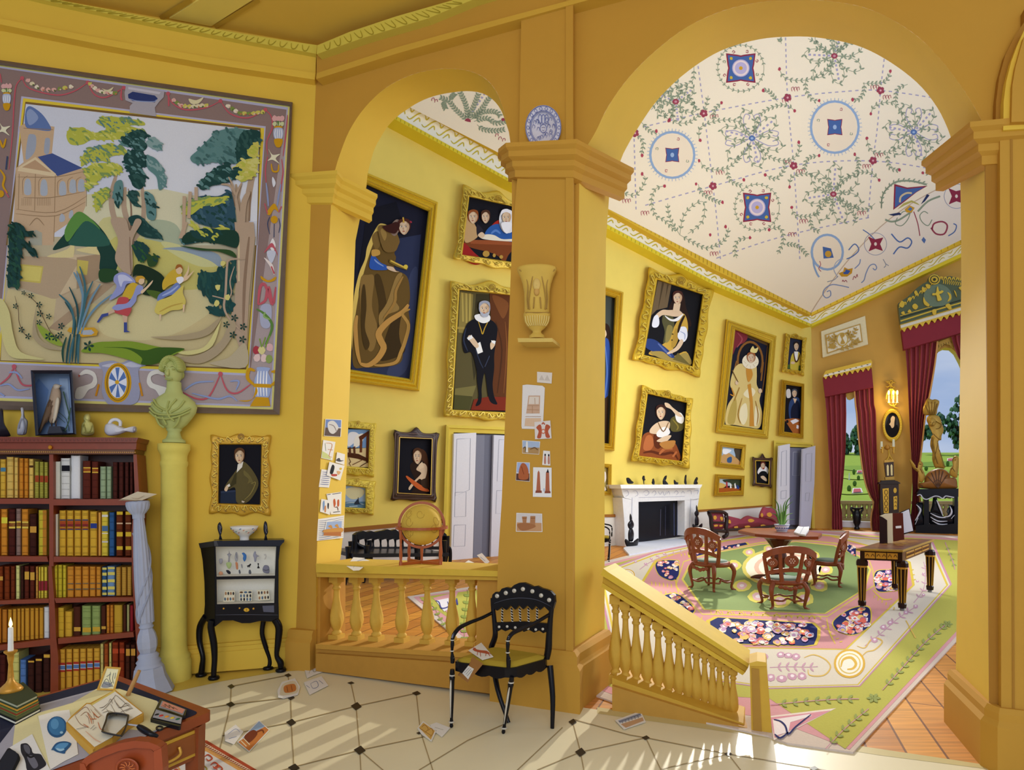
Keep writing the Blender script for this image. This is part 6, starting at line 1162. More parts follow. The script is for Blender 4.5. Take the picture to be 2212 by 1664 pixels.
for q in('990 690 1030 680 1080 640','1010 720 1060 680 1130 590 1150 560','1130 590 1190 690 1260 640 1320 700','1150 560 1200 600 1300 690','1100 650 1160 760','1140 620 1240 740','1180 690 1280 660','1200 730 1300 690','1060 700 1100 760','1080 640 1100 600 1120 650','1020 740 1080 720 1140 740','1250 720 1320 690'):ln_.append(('6c5c4c',q,1.0))
for q in('900 900 940 860','920 910 960 880','760 900 860 880'):ln_.append(('4c4c58',q,.9))
ln_.append(('d8a888','850 920 940 1000 1000 1030',2));m.art(pl,.0022,ln_,.0001,zC);m.build('pencil_sketch',FLATP,root2,True)
root3=empty('magnifying_glass',L(250,1575,zt),'square black-rimmed magnifying glass with a black handle, lying on the sketchbook','magnifying glass')
MG=level(zt+.042);m=MB();o_=[(v.x,v.y)for v in smooth([V(a)for a in zC('1075 738 1180 735 1270 752 1285 775 1262 880 1225 965 1190 975 1080 955 1018 935 1010 915 1045 820')])]
i_=[(v.x,v.y)for v in smooth([V(a)for a in zC('1085 755 1170 752 1255 768 1265 785 1245 875 1210 948 1185 955 1090 937 1035 920 1030 905 1062 825')])]
m.rings(MG,[(o_,-.006),(o_,.004),(mix(o_,i_,.5),.006),(i_,.004),(i_,-.006)],'14141a');m.build('rim',GLOSS,root3,True)
m=MB();m.flat(MG,i_,0,'ffffff');m.build('lens',glass,root3,True)
m=MB();m.tube([MG.P(*a)for a in zC('1272 855 1380 868')],.003,'a8a8b0');m.build('shaft',GLOSS,root3,True,label='thin steel shaft')
m=MB();hp=[V((MG.P(*a).x,MG.P(*a).y,zt+.042-.03*i/5))for i,a in enumerate(zC('1370 868 1400 870 1450 885 1500 895 1545 890 1570 885'))]
m.tube(hp,[.006,.01,.011,.009,.007,.005],'14141a')
r_=[level(zt+.012).P(*a)for a in zC(ell(1588,893,30,20,14))];m.tube(r_+[r_[0]],.0035,'14141a',smoothp=False);m.build('handle',GLOSS,root3,True)
root4=empty('paint_box',L(365,1540,zt),'small open black tin of watercolours with five round paints','paint box')
m=MB();m.slab(TL,zC('1595 600 1858 705 1848 760 1820 770 1798 868 1780 875 1498 800'),0,.014,'15161c');m.build('tin',GLOSS,root4,True)
m=MB();pl=level(zt+.018);m.flat(pl,zC('1612 618 1845 705 1820 768 1580 690'),0,'8c8c94');m.flat(pl,zC('1625 622 1838 705 1815 745 1600 672'),.001,'cf8474');m.flat(pl,zC('1555 705 1812 785 1800 850 1520 785'),0,'9a9aa2')
m.line(pl,zC('1615 660 1650 680 1640 650 1690 690 1680 660 1730 700 1720 680 1770 710'),1,.002,'3c2c2c')
m.line(pl,zC('1560 690 1680 720 1820 770'),2.4,.004,'101014',taper=False);m.build('palette',GLOSS,root4,True)
for x,y,c in((1562,757,'15181e'),(1605,768,'b82828'),(1660,778,'d88c28'),(1716,790,'d8b82c'),(1770,802,'1c5c3c')):
 m=MB();p=pl.P(*zC([(x,y)])[0]);m.ball(p,(.0075,.0085,.003),c,12);m.build('paint_pan',GLOSS,root4,True)
m=MB();a,b=L(*zC([(1272,565)])[0],zt+.006),None
b=a+V(((1372-1272)/4.608/F*a.y,.01,(565-325)/4.608/F*a.y));m.tube([a,a.lerp(b,.5),b],[.0085,.009,.007],'b0844c',smoothp=False);m.build('wooden_pen_case',WOOD,label='slim tan wooden rod propped upright behind the sketchbook',cat='pen case')
pa,pb=L(*zC([(958,515)])[0],zt+.006),L(*zC([(1142,518)])[0],zt+.006);SP=Plane(pa,pb,pa+V((.0,.03,.1)))
root5=empty('framed_sketch',pa,'small gilt-edged pencil sketch propped upright at the back of the desk','picture')
m=MB();o_,i_=zC('962 512 1145 518 1205 288 1048 276'),zC('990 495 1128 500 1180 305 1062 296');m.rings(SP,[(o_,-.006),(o_,.003),(i_,.003),(i_,0)],'c8983c');m.build('frame',GOLD,root5,True)
m=MB();m.flat(SP,zC('980 500 1135 506 1190 300 1056 290'),.0,'dcd4a8');m.art(SP,.001,[('8c8c8c','1010 480 1040 430 1090 440 1120 470 1060 490','s')]+[('4c5460',q,1)for q in('1010 475 1060 400 1100 470','1030 440 1080 460 1120 430','1100 330 1090 400 1110 450','1130 340 1120 400 1130 450','1150 340 1140 400','1060 380 1100 350','1080 470 1130 480')],.0003,zC);m.build('sketch',FLATP,root5,True)
qb=[L(*p,zt+.006)for p in((33.6,1566),(88,1537),(50,1500),(-45,1530))]
cols=[('d8d4c0','15161a','black-backed book, lowest of the desk stack'),('5c6038','4c5030','thin olive book second from the bottom of the desk stack'),('8c3a20','6c7c3c','red and green book in the middle of the desk stack'),('c8902c','3c4a2c','gold-edged green book second from the top of the desk stack'),('a8a888','3a4028','dark green book on top of the desk stack, under the candlestick')]
z0=zt+.005
for i,(c1_,c2_,lb)in enumerate(cols):
 k=1-i*.045;c=sum(qb,V((0,0,0)))/4;pp=[c+(p-c)*k+V((.0015*i,.002*(i%2),0))for p in qb];th=.012
 def lp(z_,s_):return[V((c.x+(p.x-c.x)*s_,c.y+(p.y-c.y)*s_,z_))for p in pp]
 m=MB();m.loft([lp(z0,1),lp(z0+.002,1)],c2_,sm=False);m.loft([lp(z0+.002,.97),lp(z0+th-.002,.97)],c1_,sm=False);m.loft([lp(z0+th-.002,1),lp(z0+th,1)],c2_,sm=False)
 m.build('book',FLATP,label=lb,cat='book',group='stack of books on the desk');z0+=th
cs=L(23,1493,z0);sk=cs.y/F
root6=empty('candlestick',cs,'brass candlestick on the desk book stack with a tall lit candle','candlestick')
m=MB();m.lathe([(21*sk,0),(22*sk,3*sk),(18*sk,9*sk),(9*sk,18*sk),(6*sk,24*sk),(5*sk,40*sk),(4*sk,58*sk),(6*sk,72*sk),(6*sk,78*sk),(12*sk,84*sk),(12*sk,87*sk)],'b8842c',at=cs,seg=24);m.build('holder',GOLD,root6,True)
for i in range(10):
 a=2*pi*i/10
ck=V((0,0,86*sk));m=MB();m.lathe([(5.2*sk,0),(4.8*sk,20*sk),(4.6*sk,50*sk),(3*sk,52*sk)],'d9d6cc',at=cs+ck,seg=16);m.build('candle',FLATP,root6,True,label='white wax candle')
FLM=emissive('candle_flame','ffe08a',3.0)
m=MB();m.lathe([(.5*sk,0),(3.4*sk,5*sk),(3.2*sk,10*sk),(1.4*sk,17*sk),(.2*sk,22*sk)],'ffe08a',at=cs+ck+V((0,0,51*sk)),seg=12);m.build('flame',FLM,root6,True,label='yellow flame')
ca,cb=V((-1.19,1.615,0)),V((-.90,1.64,0));cxv=(ca+cb)/2;ux=(cb-ca).normalized();uy=V((-ux.y,ux.x,0))
CHP=Plane(ca,cb,ca+V((0,0,1)))
root7=empty('desk_chair',cxv,'reddish mahogany chair with a carved round medallion, drawn up to the desk','chair')
m=MB();m.slab(CHP,zC('800 1245 850 1185 1000 1110 1180 1045 1340 1018 1480 1030 1560 1060 1600 1085 1610 1110 1540 1130 1500 1098 1340 1090 1180 1120 1010 1185 880 1250 850 1290 830 1400 790 1400'),-.03,0,'883a16');m.build('top_rail',WOOD,root7,True)
for q in('795 1240 840 1250 860 1300 850 1700 790 1700','1530 1125 1605 1090 1622 1300 1610 1700 1545 1700'):
 m=MB();m.slab(CHP,zC(q),-.03,.002,'8c3c18');m.build('stile',WOOD,root7,True)
m=MB();m.slab(CHP,zC('880 1250 1010 1185 1180 1120 1340 1090 1500 1098 1530 1130 1545 1600 870 1600'),-.022,-.012,'883a16');m.build('back_panel',WOOD,root7,True)
m=MB();c=zC([(1265,1290)])[0];e=lambda r:ell(*c,26*r,22*r,28);m.rings(CHP,[(e(1),-.01),(e(1),.006),(e(.85),.008),(e(.72),.0)],'8c3c18',True);m.flat(CHP,e(.72),.0,'7c3414')
for i in range(10):a=i*.628;m.line(CHP,[(c[0]+4*math.cos(a),c[1]+4*math.sin(a)),(c[0]+11*math.cos(a+.2),c[1]+9*math.sin(a+.2)),(c[0]+17*math.cos(a),c[1]+14*math.sin(a))],2,.003,'b4602c')
m.build('medallion',WOOD,root7,True)
m=MB();m.loft([[cxv+ux*x_+uy*y_+V((0,0,z_))for x_,y_ in((-.2,-.02),(.2,-.02),(.22,.4),(-.22,.4))]for z_ in(.42,.46)],'5c6c54',sm=False);m.build('seat',FLATP,root7,True)
for x_,y_ in((-.18,0),(.18,0),(-.2,.37),(.2,.37)):
 m=MB();p=cxv+ux*x_+uy*y_;m.tube([p,p+V((0,0,.42))],[.014,.022],'8c3c18',smoothp=False);m.build('leg',WOOD,root7,True)
m=MB();rq=[(250,1800),(300,1650),(415,1598),(447,1600),(562,1668),(640,1720),(560,1820)]
m.slab(FL,rq,0,.008,'b04c2c');g=[(V(a)+(V((440,1720))-V(a))*.12)for a in rq];m.flat(FL,g,.009,'d8a05c');g=[(V(a)+(V((440,1720))-V(a))*.2)for a in rq];m.flat(FL,g,.010,'dcd8d4')
for i in range(40):
 x,y=random.uniform(360,540),random.uniform(1605,1700)
 if inp([(v.x,v.y)for v in g],x,y):m.line(FL,[(x,y),(x+9,y-6),(x+18,y+2),(x+10,y+7),(x+5,y+2)],3.2,.011+i*.0001,random.choice(['b84c2c','c8502c','9c8c3c','d8a05c']))
for i in range(26):
 t=i/26;a=V((447,1600)).lerp(V((562,1668)),t)+V((-9,3));m.line(FL,[a,a+V((4,4)),a+V((-2,6))],2,.012,'e0c8a8')
m.build('rug',FLATP,label='small red and white patterned rug under the writing desk',cat='rug')
random.seed(40)
# ---- balustrade of the small arch
def baluster(m,at,h,s,col_,seg=20,tw=5):
 prof=[(.10,11),(.12,12),(.14,11),(.155,8),(.175,9),(.22,12.5),(.28,15),(.33,15.8),(.4,15),(.48,12.5),(.58,9.4),(.68,7.4),(.76,6.8),(.79,7),(.80,9.6),(.825,9.6),(.83,7.4),(.86,8),(.875,11),(.90,11)]
 loops=[]
 for t,r in prof:
  am=.07 if.2<t<.6 else 0
  loops.append([V(at)+V((r*s*(1+am*math.cos(tw*2*pi*j/40+t*14))*math.cos(2*pi*j/40),r*s*(1+am*math.cos(tw*2*pi*j/40+t*14))*math.sin(2*pi*j/40),t*h))for j in range(40)])
 m.loft(loops,col_)
 d=(AW.P(900,1300)-AW.P(700,1300));d.z=0;d.normalize();n=V((-d.y,d.x,0))
 for z0,z1,r in((0,.10,13.5),(.90,1,12.5)):
  m.loft([[V(at)+d*(a*r*s)+n*(b*r*s)+V((0,0,z*h))for a,b in((-1,-1),(1,-1),(1,1),(-1,1))]for z in(z0,z1)],col_,sm=False)
BC2='d2a840'
root=empty('balustrade',AW.P(880,1470,-.2),'ochre stone balustrade with seven carved balusters across the small arch','balustrade')
m=MB();m.slab(AW,'682 1218 1076 1234 1076 1246 683 1237',-.44,.05,'d8b23c');m.slab(AW,'683 1236 1076 1245 1075 1254 684 1247',-.42,.02,'cfa43a');m.build('handrail',STONE,root,True)
m=MB();m.slab(AW,'682 1392 1068 1414 1068 1425 682 1402',-.42,.05,'c49238');m.slab(AW,'682 1402 1068 1425 1066 1440 682 1414',-.4,.03,'b88632');m.slab(AW,'682 1412 1068 1438 1066 1500 682 1450',-.4,.07,'b88632');m.build('plinth',STONE,root,True)
for q in('683 1246 692 1246 691 1393 683 1392','1031 1252 1076 1253 1068 1415 1028 1412'):
 m=MB();m.slab(AW,q,-.38,-.03,'c08c34');m.build('end_block',STONE,root,True)
AWb=AW.shift(-.19);sAW=Z(0,0,1)
for i,(x,yb)in enumerate(((727,1384),(770,1386),(813,1388),(868,1391),(923,1395),(977,1398),(1020,1400))):
 b_=AWb.P(x,yb);h=hz(1246.5,b_.y)-b_.z+.01;m=MB();baluster(m,b_,h,b_.y/F*.92,BC2);m.build('baluster',STONE,root,True)
# ---- sloping balustrade of the great arch
root=empty('stair_balustrade',AW.P(1500,1560,-.2),'sloping ochre balustrade with carved balusters and a newel, in the great arch','balustrade')
def Q(m,q,o0,o1,c,sm=False):m.slab(AW,q4(q),o0,o1,c,sm)
m=MB();Q(m,'55 634 78 652 800 1122 795 1140 78 690 40 668',-.5,-.10,'dcb838');Q(m,'55 675 78 690 795 1140 780 1165 80 728 50 708',-.46,-.14,'c8a032');Q(m,'50 708 80 728 780 1165 766 1180 80 752 45 730',-.42,-.12,'d8b238');m.build('handrail',STONE,root,True)
m=MB();Q(m,'100 1192 130 1205 770 1425 800 1470 790 1500 100 1245',-.4,-.06,'d0a63a');Q(m,'100 1235 790 1450 860 1512 100 1362',-.38,-.02,'c0903a');m.build('plinth',STONE,root,True)
m=MB();Q(m,'802 1130 889 1132 918 1510 812 1506',-.24,0,'d0a63a');Q(m,'800 1118 840 1108 885 1114 891 1134 801 1134',-.24,.012,'dcb444');Q(m,'812 1145 850 1150 866 1500 822 1496',0,.006,'b08434');m.build('newel_post',STONE,root,True)
AWc=AW.shift(-.24)
for x in(118,168,222,278,335,390,440,487,530,572,612,648,684,718):
 yb=1222+(x-130)*.33;yt=745+(x-80)*.625
 (px,py),(_,pt)=q4([(x,yb)])[0],q4([(x,yt)])[0];b_=AWc.P(px,py);h=hz(pt,b_.y)-b_.z
 m=MB();baluster(m,b_,h,b_.y/F*(1.0 if x<560 else.8)*(.9),BC2);m.build('baluster',STONE,root,True)
# ---- globe
gc=V(((911-CX)/F*5.15,5.15,hz(1134.5,5.15)));gr_=.172;ks=5.15/F/2.755
zr=AW.P(861,1215,-.2);zrail=.918
root=empty('globe',V((gc.x,gc.y,zrail)),'ochre library globe in a reddish wooden stand on the balustrade rail','globe')
m=MB();m.ball(gc,gr_,'d4b24a',36)
m.build('sphere',FLATP,root,True)
m=MB()
for k in range(7):
 a0=random.uniform(-2.4,-.6);h0=random.uniform(-.9,.8);p=[]
 for i in range(9):
  a=a0+.18*math.cos(i*.8)+.05*i*.3;h=h0+.2*math.sin(i*.8);p.append(gc+V((math.cos(a)*math.cos(h),math.sin(a)*math.cos(h),math.sin(h)))*(gr_+.0006))
 m.tube(p,.0012,'b08c3c',seg=5)
m.build('map_lines',FLATP,root,True)
RW='a8541e'
m=MB();Rg=gr_+.018;tilt=Matrix.Rotation(.12,3,'Y');rot=Matrix.Rotation(.1,3,'Z');loops=[]
for i in range(49):
 a=2*pi*i/48;d=rot@(tilt@V((math.cos(a),0,math.sin(a))));n_=rot@V((0,1,0))
 loops.append([gc+d*(Rg+u)+n_*w_ for u,w_ in((-.010,-.008),(.012,-.008),(.012,.008),(-.010,.008))])
m.loft(loops,RW,False,False,sm=False);m.build('meridian_ring',WOOD,root,True)
m=MB();loops=[];hc=V((gc.x,gc.y,hz(1140,5.15)))
for i in range(41):
 a=2*pi*i/40;d=V((math.cos(a),math.sin(a),0));loops.append([hc+d*(gr_+u)+V((0,0,w_))for u,w_ in((.006,.008),(.052,.012),(.052,-.010),(.006,-.008))])
m.loft(loops,RW,False,False,sm=False);m.build('horizon_ring',WOOD,root,True)
for a in(-2.45,-.55,.75,2.3):
 m=MB();p=hc+V((math.cos(a),math.sin(a),0))*(gr_+.03);b_=V((p.x,p.y,zrail));L_=(p.z-zrail)
 m.lathe([(.016,0),(.016,.04),(.010,.06),(.015,.1),(.011,.16),(.009,L_*.6),(.013,L_*.8),(.010,L_)],RW,at=b_,seg=12);m.build('leg',WOOD,root,True)
for a in(-2.45,-.55,.75,2.3):
 m=MB();p=hc+V((math.cos(a),math.sin(a),0))*(gr_+.03);m.bar(V((p.x,p.y,zrail+.03)),V((hc.x,hc.y,zrail+.03)),.022,.022,RW);m.build('stretcher',WOOD,root,True)
m=MB();m.lathe([(.022,0),(.012,.03),(.010,.07),(.014,gc.z-gr_-.02-zrail)],RW,at=V((hc.x,hc.y,zrail+.0)),seg=12);m.build('centre_post',WOOD,root,True)
# ---- loose papers and cards
def card(name,label,cat,pl,q,off,art,k,c='e8e4dc',sm=False,th=.002,grp=None):
 m=MB();m.slab(pl,k(q),off,off+th,c,sm);m.art(pl,off+th+.0002,art,.0003,k)
 return m.build(name,FLATP,label=label,cat=cat,group=grp)
RL=level(zrail+.004)
card('loose_sheet','white pencilled sheet on the balustrade rail left of the globe','paper',RL,'355 450 395 397 440 400 500 420 430 474 395 476',0,[('8c94a8','395 460 420 420 470 410',1),('8c94a8','400 440 440 445 470 425',1),('8c94a8','380 450 410 440 440 455',1)],r6)
card('loose_sheet','white sheet on the balustrade rail right of the globe, nearest the globe','paper',RL,'1010 460 1080 415 1128 436 1075 470',0,[('8c94a8','1040 455 1090 430',1),('8c94a8','1060 450 1100 440',1)],r6)
card('loose_sheet','white ruled sheet overhanging the front of the balustrade rail','paper',RL,'1103 466 1130 438 1196 464 1178 492',.003,[('8c94a8','1120 465 1160 480',1),('8c94a8','1130 455 1180 470',1)],r6)
RP=Plane(RL.P(*r6([(1150,436)])[0]),RL.P(*r6([(1206,428)])[0]),RL.P(*r6([(1150,436)])[0])+V((0,.05,.12)))
card('loose_sheet','white sheet propped up at the right end of the balustrade rail','paper',RP,'1130 385 1160 372 1206 424 1186 440',0,[('8c94a8','1150 395 1180 420',1)],r6)
JP=Plane(AW.P(689,1080,0),AW.P(746,1080,-.42),AW.P(711,520,0))
card('postcard','grey and blue picture card of a carved head, topmost on the left jamb','card',JP,'247 1145 352 1150 346 1260 238 1255',.004,[('6c84b8','250 1148 348 1153 346 1200 246 1200',''),('5c4a44','246 1200 346 1205 342 1258 240 1252',''),('d0ccc8','262 1170 300 1158 330 1200 300 1240 270 1225','s'),('8c8080','270 1180 300 1190 320 1230',2)],r5)
card('sketch_card','green and orange pencil sketch card on the left jamb','card',JP,'233 1280 311 1293 291 1412 220 1396',.004,[('c8cf88','225 1350 260 1370 285 1405 224 1394',''),('c88c5c','250 1300 290 1310 270 1380 290 1390',1.6),('8c9c8c','245 1300 250 1350',1.2),('c88c5c','262 1340 295 1345',1.2)],r5)
card('sketch_card','small white card with a dark bird on the left jamb','card',JP,'322 1358 372 1372 368 1440 312 1425',.007,[('4c4c54','315 1408 335 1395 345 1410 365 1412 340 1420 320 1415','s')],r5)
card('sketch_card','tilted white card with a dark-haired crouching figure on the left jamb','card',JP,'273 1420 370 1445 342 1540 255 1508',.010,[('1c1a20','290 1440 305 1450 300 1480 290 1500 275 1490','s'),('b8483c','285 1500 320 1500 318 1512 290 1512','s'),('d8a878','320 1480 345 1485 330 1505','s'),('d8b83c',ell(345,1465,8,8,8),'')],r5,sm=False)
card('manuscript_card','card of blue handwriting on the left jamb','card',JP,'222 1468 290 1476 270 1586 205 1582',.004,[('6c78a8',[(225+(i%2)*3-i*1.8,1485+i*13),(250,1488+i*13),(278-i*1.6,1488+i*13)],1.3)for i in range(7)],r5)
card('hieroglyph_card','white card with two red figures and black signs on the left jamb','card',JP,'235 20 325 8 322 140 262 142',.004,[('c05c30','275 60 285 50 290 80 280 100','s'),('c05c30','300 60 310 55 310 90 300 95','s'),('2c2c34','240 25 260 22',1.4),('2c2c34','270 22 320 14',1.4),('2c2c34','275 130 315 125',1.6),('6c3424','285 100 300 100 305 120',1.6)],r6)
card('sketch_card','white card with a blue and a brown scarab shape on the left jamb','card',JP,'205 50 262 60 256 145 197 126',.008,[('7c98c0','212 75 222 60 224 95 215 120','s'),('c88c60','222 100 232 90 232 125 224 128','s'),('3c3c44','242 75 250 80 247 110 241 100','s')],r6)
card('manuscript_card','large sheet of grey script behind the river view on the left jamb','card',JP,'186 170 270 158 340 148 336 282 178 300',.004,[('7c84a4',[(188,182+i*11),(230,178+i*11),(336,160+i*11)],1.1)for i in range(11)],r6)
card('postcard','sandy river view picture card, lowest on the left jamb','card',JP,'235 184 330 178 325 275 215 270',.008,[('9cb0d4','238 187 327 181 325 225 230 235',''),('c89048','228 232 325 222 323 250 222 250','s'),('b4703c','220 250 323 245 322 272 217 268',''),('c89048','245 215 262 205 270 225','s'),('c89048','285 210 300 200 308 222','s')],r6)
PP=AW.shift(.07)
card('sketch_card','small pale card with two pencilled pyramids, topmost on the pier','card',PP,'1605 842 1702 848 1698 918 1605 910',.003,[('c8bcae','1618 895 1635 862 1652 897',''),('c8bcae','1652 898 1670 862 1688 900','')],r5,c='ddd2c4')
card('sketch_card','tall pale card with a pencilled rock temple facade on the pier','card',PP,'1512 928 1540 924 1640 932 1655 945 1642 1205 1600 1210 1508 1208 1505 1190',.003,[('c8a488','1550 995 1625 995 1622 1110 1535 1110',''),('ddd0c0','1556 1002 1618 1002 1616 1050 1550 1050',''),('a8805c','1545 1060 1620 1060',1),('a8805c','1540 1085 1620 1088',1),('a8805c','1575 1060 1575 1110',1),('a8805c','1530 1130 1630 1130',1),('d8b898','1530 1140 1630 1140 1630 1195 1525 1190',''),('a8805c','1590 1010 1592 1050',1)],r5,c='e2dcd6')
card('sketch_card','pale card with two red facing beasts on the pier','card',PP,'1588 1165 1690 1155 1698 1270 1592 1276',.006,[('b4583c','1600 1200 1625 1180 1635 1210 1630 1265 1605 1265 1615 1225','s'),('b4583c','1690 1195 1665 1180 1655 1210 1662 1262 1688 1262 1676 1225','s'),('c87858',ell(1645,1225,14,16),''),('e4dcd4',ell(1645,1225,8,9),''),('b4583c','1635 1180 1645 1170 1655 1182',3)],r5,c='ddd4cc')
card('postcard','picture card of a white obelisk in a landscape on the pier','card',PP,'1510 1282 1625 1290 1618 1374 1510 1366',.003,[('a8b8d0','1513 1285 1621 1293 1620 1330 1512 1328',''),('b08c5c','1512 1328 1620 1330 1616 1371 1512 1363',''),('e8e4dc','1535 1290 1545 1290 1548 1360 1530 1358',''),('7c5c3c','1560 1340 1590 1330 1610 1345',3),('5c4c3c','1516 1335 1530 1325 1530 1360',2)],r5)
card('sketch_card','narrow card with two small dark-haired figures on the pier','card',PP,'1645 1348 1688 1352 1690 1445 1638 1440',.003,[('b88070','1652 1385 1660 1380 1662 1430 1650 1430','s'),('b88070','1676 1385 1684 1385 1686 1432 1674 1430','s'),('1c1a20',ell(1657,1376,5,8,8),''),('1c1a20',ell(1680,1378,5,8,8),'')],r5)
card('postcard','picture card of a red seated statue against blue sky on the pier','card',PP,'1475 1422 1558 1425 1558 1548 1468 1540',.003,[('a4b4d8','1478 1425 1555 1428 1555 1490 1474 1490',''),('5c3c34','1472 1495 1556 1495 1556 1545 1470 1538',''),('b0623c','1500 1440 1515 1428 1535 1440 1550 1480 1545 1530 1490 1530 1488 1480','s'),('8c4428','1505 1450 1520 1500',2)],r5)
card('sketch_card','white card with two red-brown obelisks on the pier','card',PP,'1580 1455 1698 1458 1698 1648 1578 1645',.003,[('b0684c','1608 1490 1615 1475 1622 1490 1628 1605 1600 1605',''),('b0684c','1662 1490 1672 1475 1682 1490 1686 1608 1658 1608',''),('8c4c38','1596 1605 1634 1605 1636 1620 1594 1620',''),('8c4c38','1655 1608 1690 1608 1692 1622 1653 1622',''),('2c2428','1665 1490 1674 1465 1682 1490',''),('9ca8c8',ell(1650,1600,3,12,8),'')],r5,c='eae8e4')
card('postcard','wide picture card of two ruined towers, lowest on the pier','card',PP,'1365 133 1518 138 1520 247 1362 245',.003,[('d4ccc8','1368 137 1515 142 1515 195 1368 190',''),('c8986c','1368 190 1515 193 1516 243 1366 241',''),('b07c54','1398 155 1428 155 1420 230 1408 230',''),('b07c54','1448 152 1478 152 1476 220 1445 220',''),('a87048','1370 200 1440 195 1480 215 1400 240','s'),('8c5838','1400 165 1425 165',1.4),('8c5838','1450 165 1476 165',1.4)],r6)
root=empty('wall_plate',PP.P(1173,275),'blue and white painted plate hung on the pier above the capital','plate')
m=MB();c=r4([(1645,818)])[0];e=lambda k:ell(*c,39*k,48.5*k,40)
m.rings(PP,[(e(.96),.0),(e(1),.03),(e(.98),.036),(e(.72),.022),(e(.68),.014),(e(.02),.012)],'d4d2de',True);m.build('plate',GLOSS,root,True)
m=MB();BL2='6c78b0'
for k_,w_ in((.97,1.6),(.74,1.6),(.68,1)):m.line(PP,e(k_),w_,.038-(.012 if k_<.9 else 0),BL2,sm=False,closed=True)
for i in range(18):
 a=i*2*pi/18;x,y=c[0]+33.5*math.cos(a),c[1]+41.5*math.sin(a)
 m.line(PP,[(x-3.5,y+2),(x,y-4),(x+3.5,y+1),(x,y+4),(x-2,y)],1.2,.034,BL2)
for i in range(22):
 a,r=random.uniform(0,2*pi),random.uniform(.25,.6);x,y=c[0]+39*r*math.cos(a),c[1]+48*r*math.sin(a);m.line(PP,[(x-3,y+3),(x-1,y-4),(x+3,y-1),(x+2,y+4)],1.1,.020,BL2)
m.line(PP,ell(c[0],c[1]+2,7,9),1.3,.02,BL2,closed=True);m.flat(PP,ell(c[0]-2.5,c[1],1.2,1,6),.021,BL2);m.flat(PP,ell(c[0]+2.5,c[1],1.2,1,6),.021,BL2);m.line(PP,[(c[0]-3,c[1]+5),(c[0],c[1]+6.5),(c[0]+3,c[1]+5)],1,.021,BL2)
for dx in(-7,0,7):m.line(PP,ell(c[0]+dx,c[1]-18,4,10),1.2,.02,BL2,closed=True)
m.build('blue_decoration',GLOSS,root,True)
root=empty('urn',PP.P(1160,730),'ochre stone urn carved with a bearded head, on a small shelf on the pier','urn')
m=MB();m.slab(PP,r5('1480 626 1702 626 1706 650 1484 652'),0,.17,'d6b860');sh=m.build('wall_shelf',STONE,label='narrow stone shelf on the pier under the urn',cat='shelf')
uc=PP.P(*r5([(1604,628)])[0],.085);us=uc.y/F;UC='d2ae4c'
m=MB();Y=lambda y:(628-y)/2.9716*us
m.lathe([(17*us,Y(628)),(17*us,Y(612)),(12*us,Y(600)),(9*us,Y(590)),(10*us,Y(580)),(15*us,Y(570)),(23*us,Y(545)),(27*us,Y(520)),(29*us,Y(492)),(29*us,Y(470)),(27*us,Y(465)),(27*us,Y(400)),(28*us,Y(330)),(31*us,Y(280)),(36*us,Y(235)),(41*us,Y(205)),(43*us,Y(190)),(43*us,Y(178)),(39*us,Y(176)),(30*us,Y(230))],UC,at=uc,seg=40,sy=.62);m.build('body',STONE,root,True)
def usurf(x,y,r):
 dx=(x-1604)/2.9716*us;rr=r*us;return uc+V((dx,-math.sqrt(max(.0001,rr*rr-dx*dx))*.62-.002,Y(y)))
m=MB()
for i in range(11):x=1604+(i-5)*15;m.tube([usurf(x,495,30),usurf(1604+(x-1604)*.93,530,27),usurf(1604+(x-1604)*.7,555,21)],.004,'e0c878')
for q in('1490 200 1530 220 1580 215 1604 240','1718 200 1680 220 1630 215 1604 240','1530 230 1545 300 1540 380 1545 450','1680 230 1664 300 1670 380 1664 450','1575 250 1560 330 1550 400 1555 455','1632 250 1650 330 1660 400 1655 455','1560 240 1580 232 1604 222 1630 232 1650 240','1530 470 1604 478 1680 470','1585 380 1580 450','1622 380 1628 450'):
 m.tube([usurf(a.x,a.y,32 if a.y<300 else 29.5)if abs(a.x-1604)<84 else usurf(a.x,a.y,43)for a in(V(t)for t in pts(q))],.0045,'a8843c')
m.build('carved_swags',STONE,root,True)
m=MB();m.ball(usurf(1600,300,30),(.028,.018,.045),'d8b868',14);m.ball(usurf(1600,345,29),(.02,.016,.03),'c89c50',12);m.tube([usurf(1600,290,33),usurf(1600,312,36)],[.003,.007],'d8b868',n=2)
for s_ in(-1,1):m.ball(usurf(1600+s_*12,292,33.5),.004,'a8784c',8)
m.tube([usurf(1592,330,33),usurf(1608,330,33)],.003,'b8583c');m.build('bearded_head',STONE,root,True)
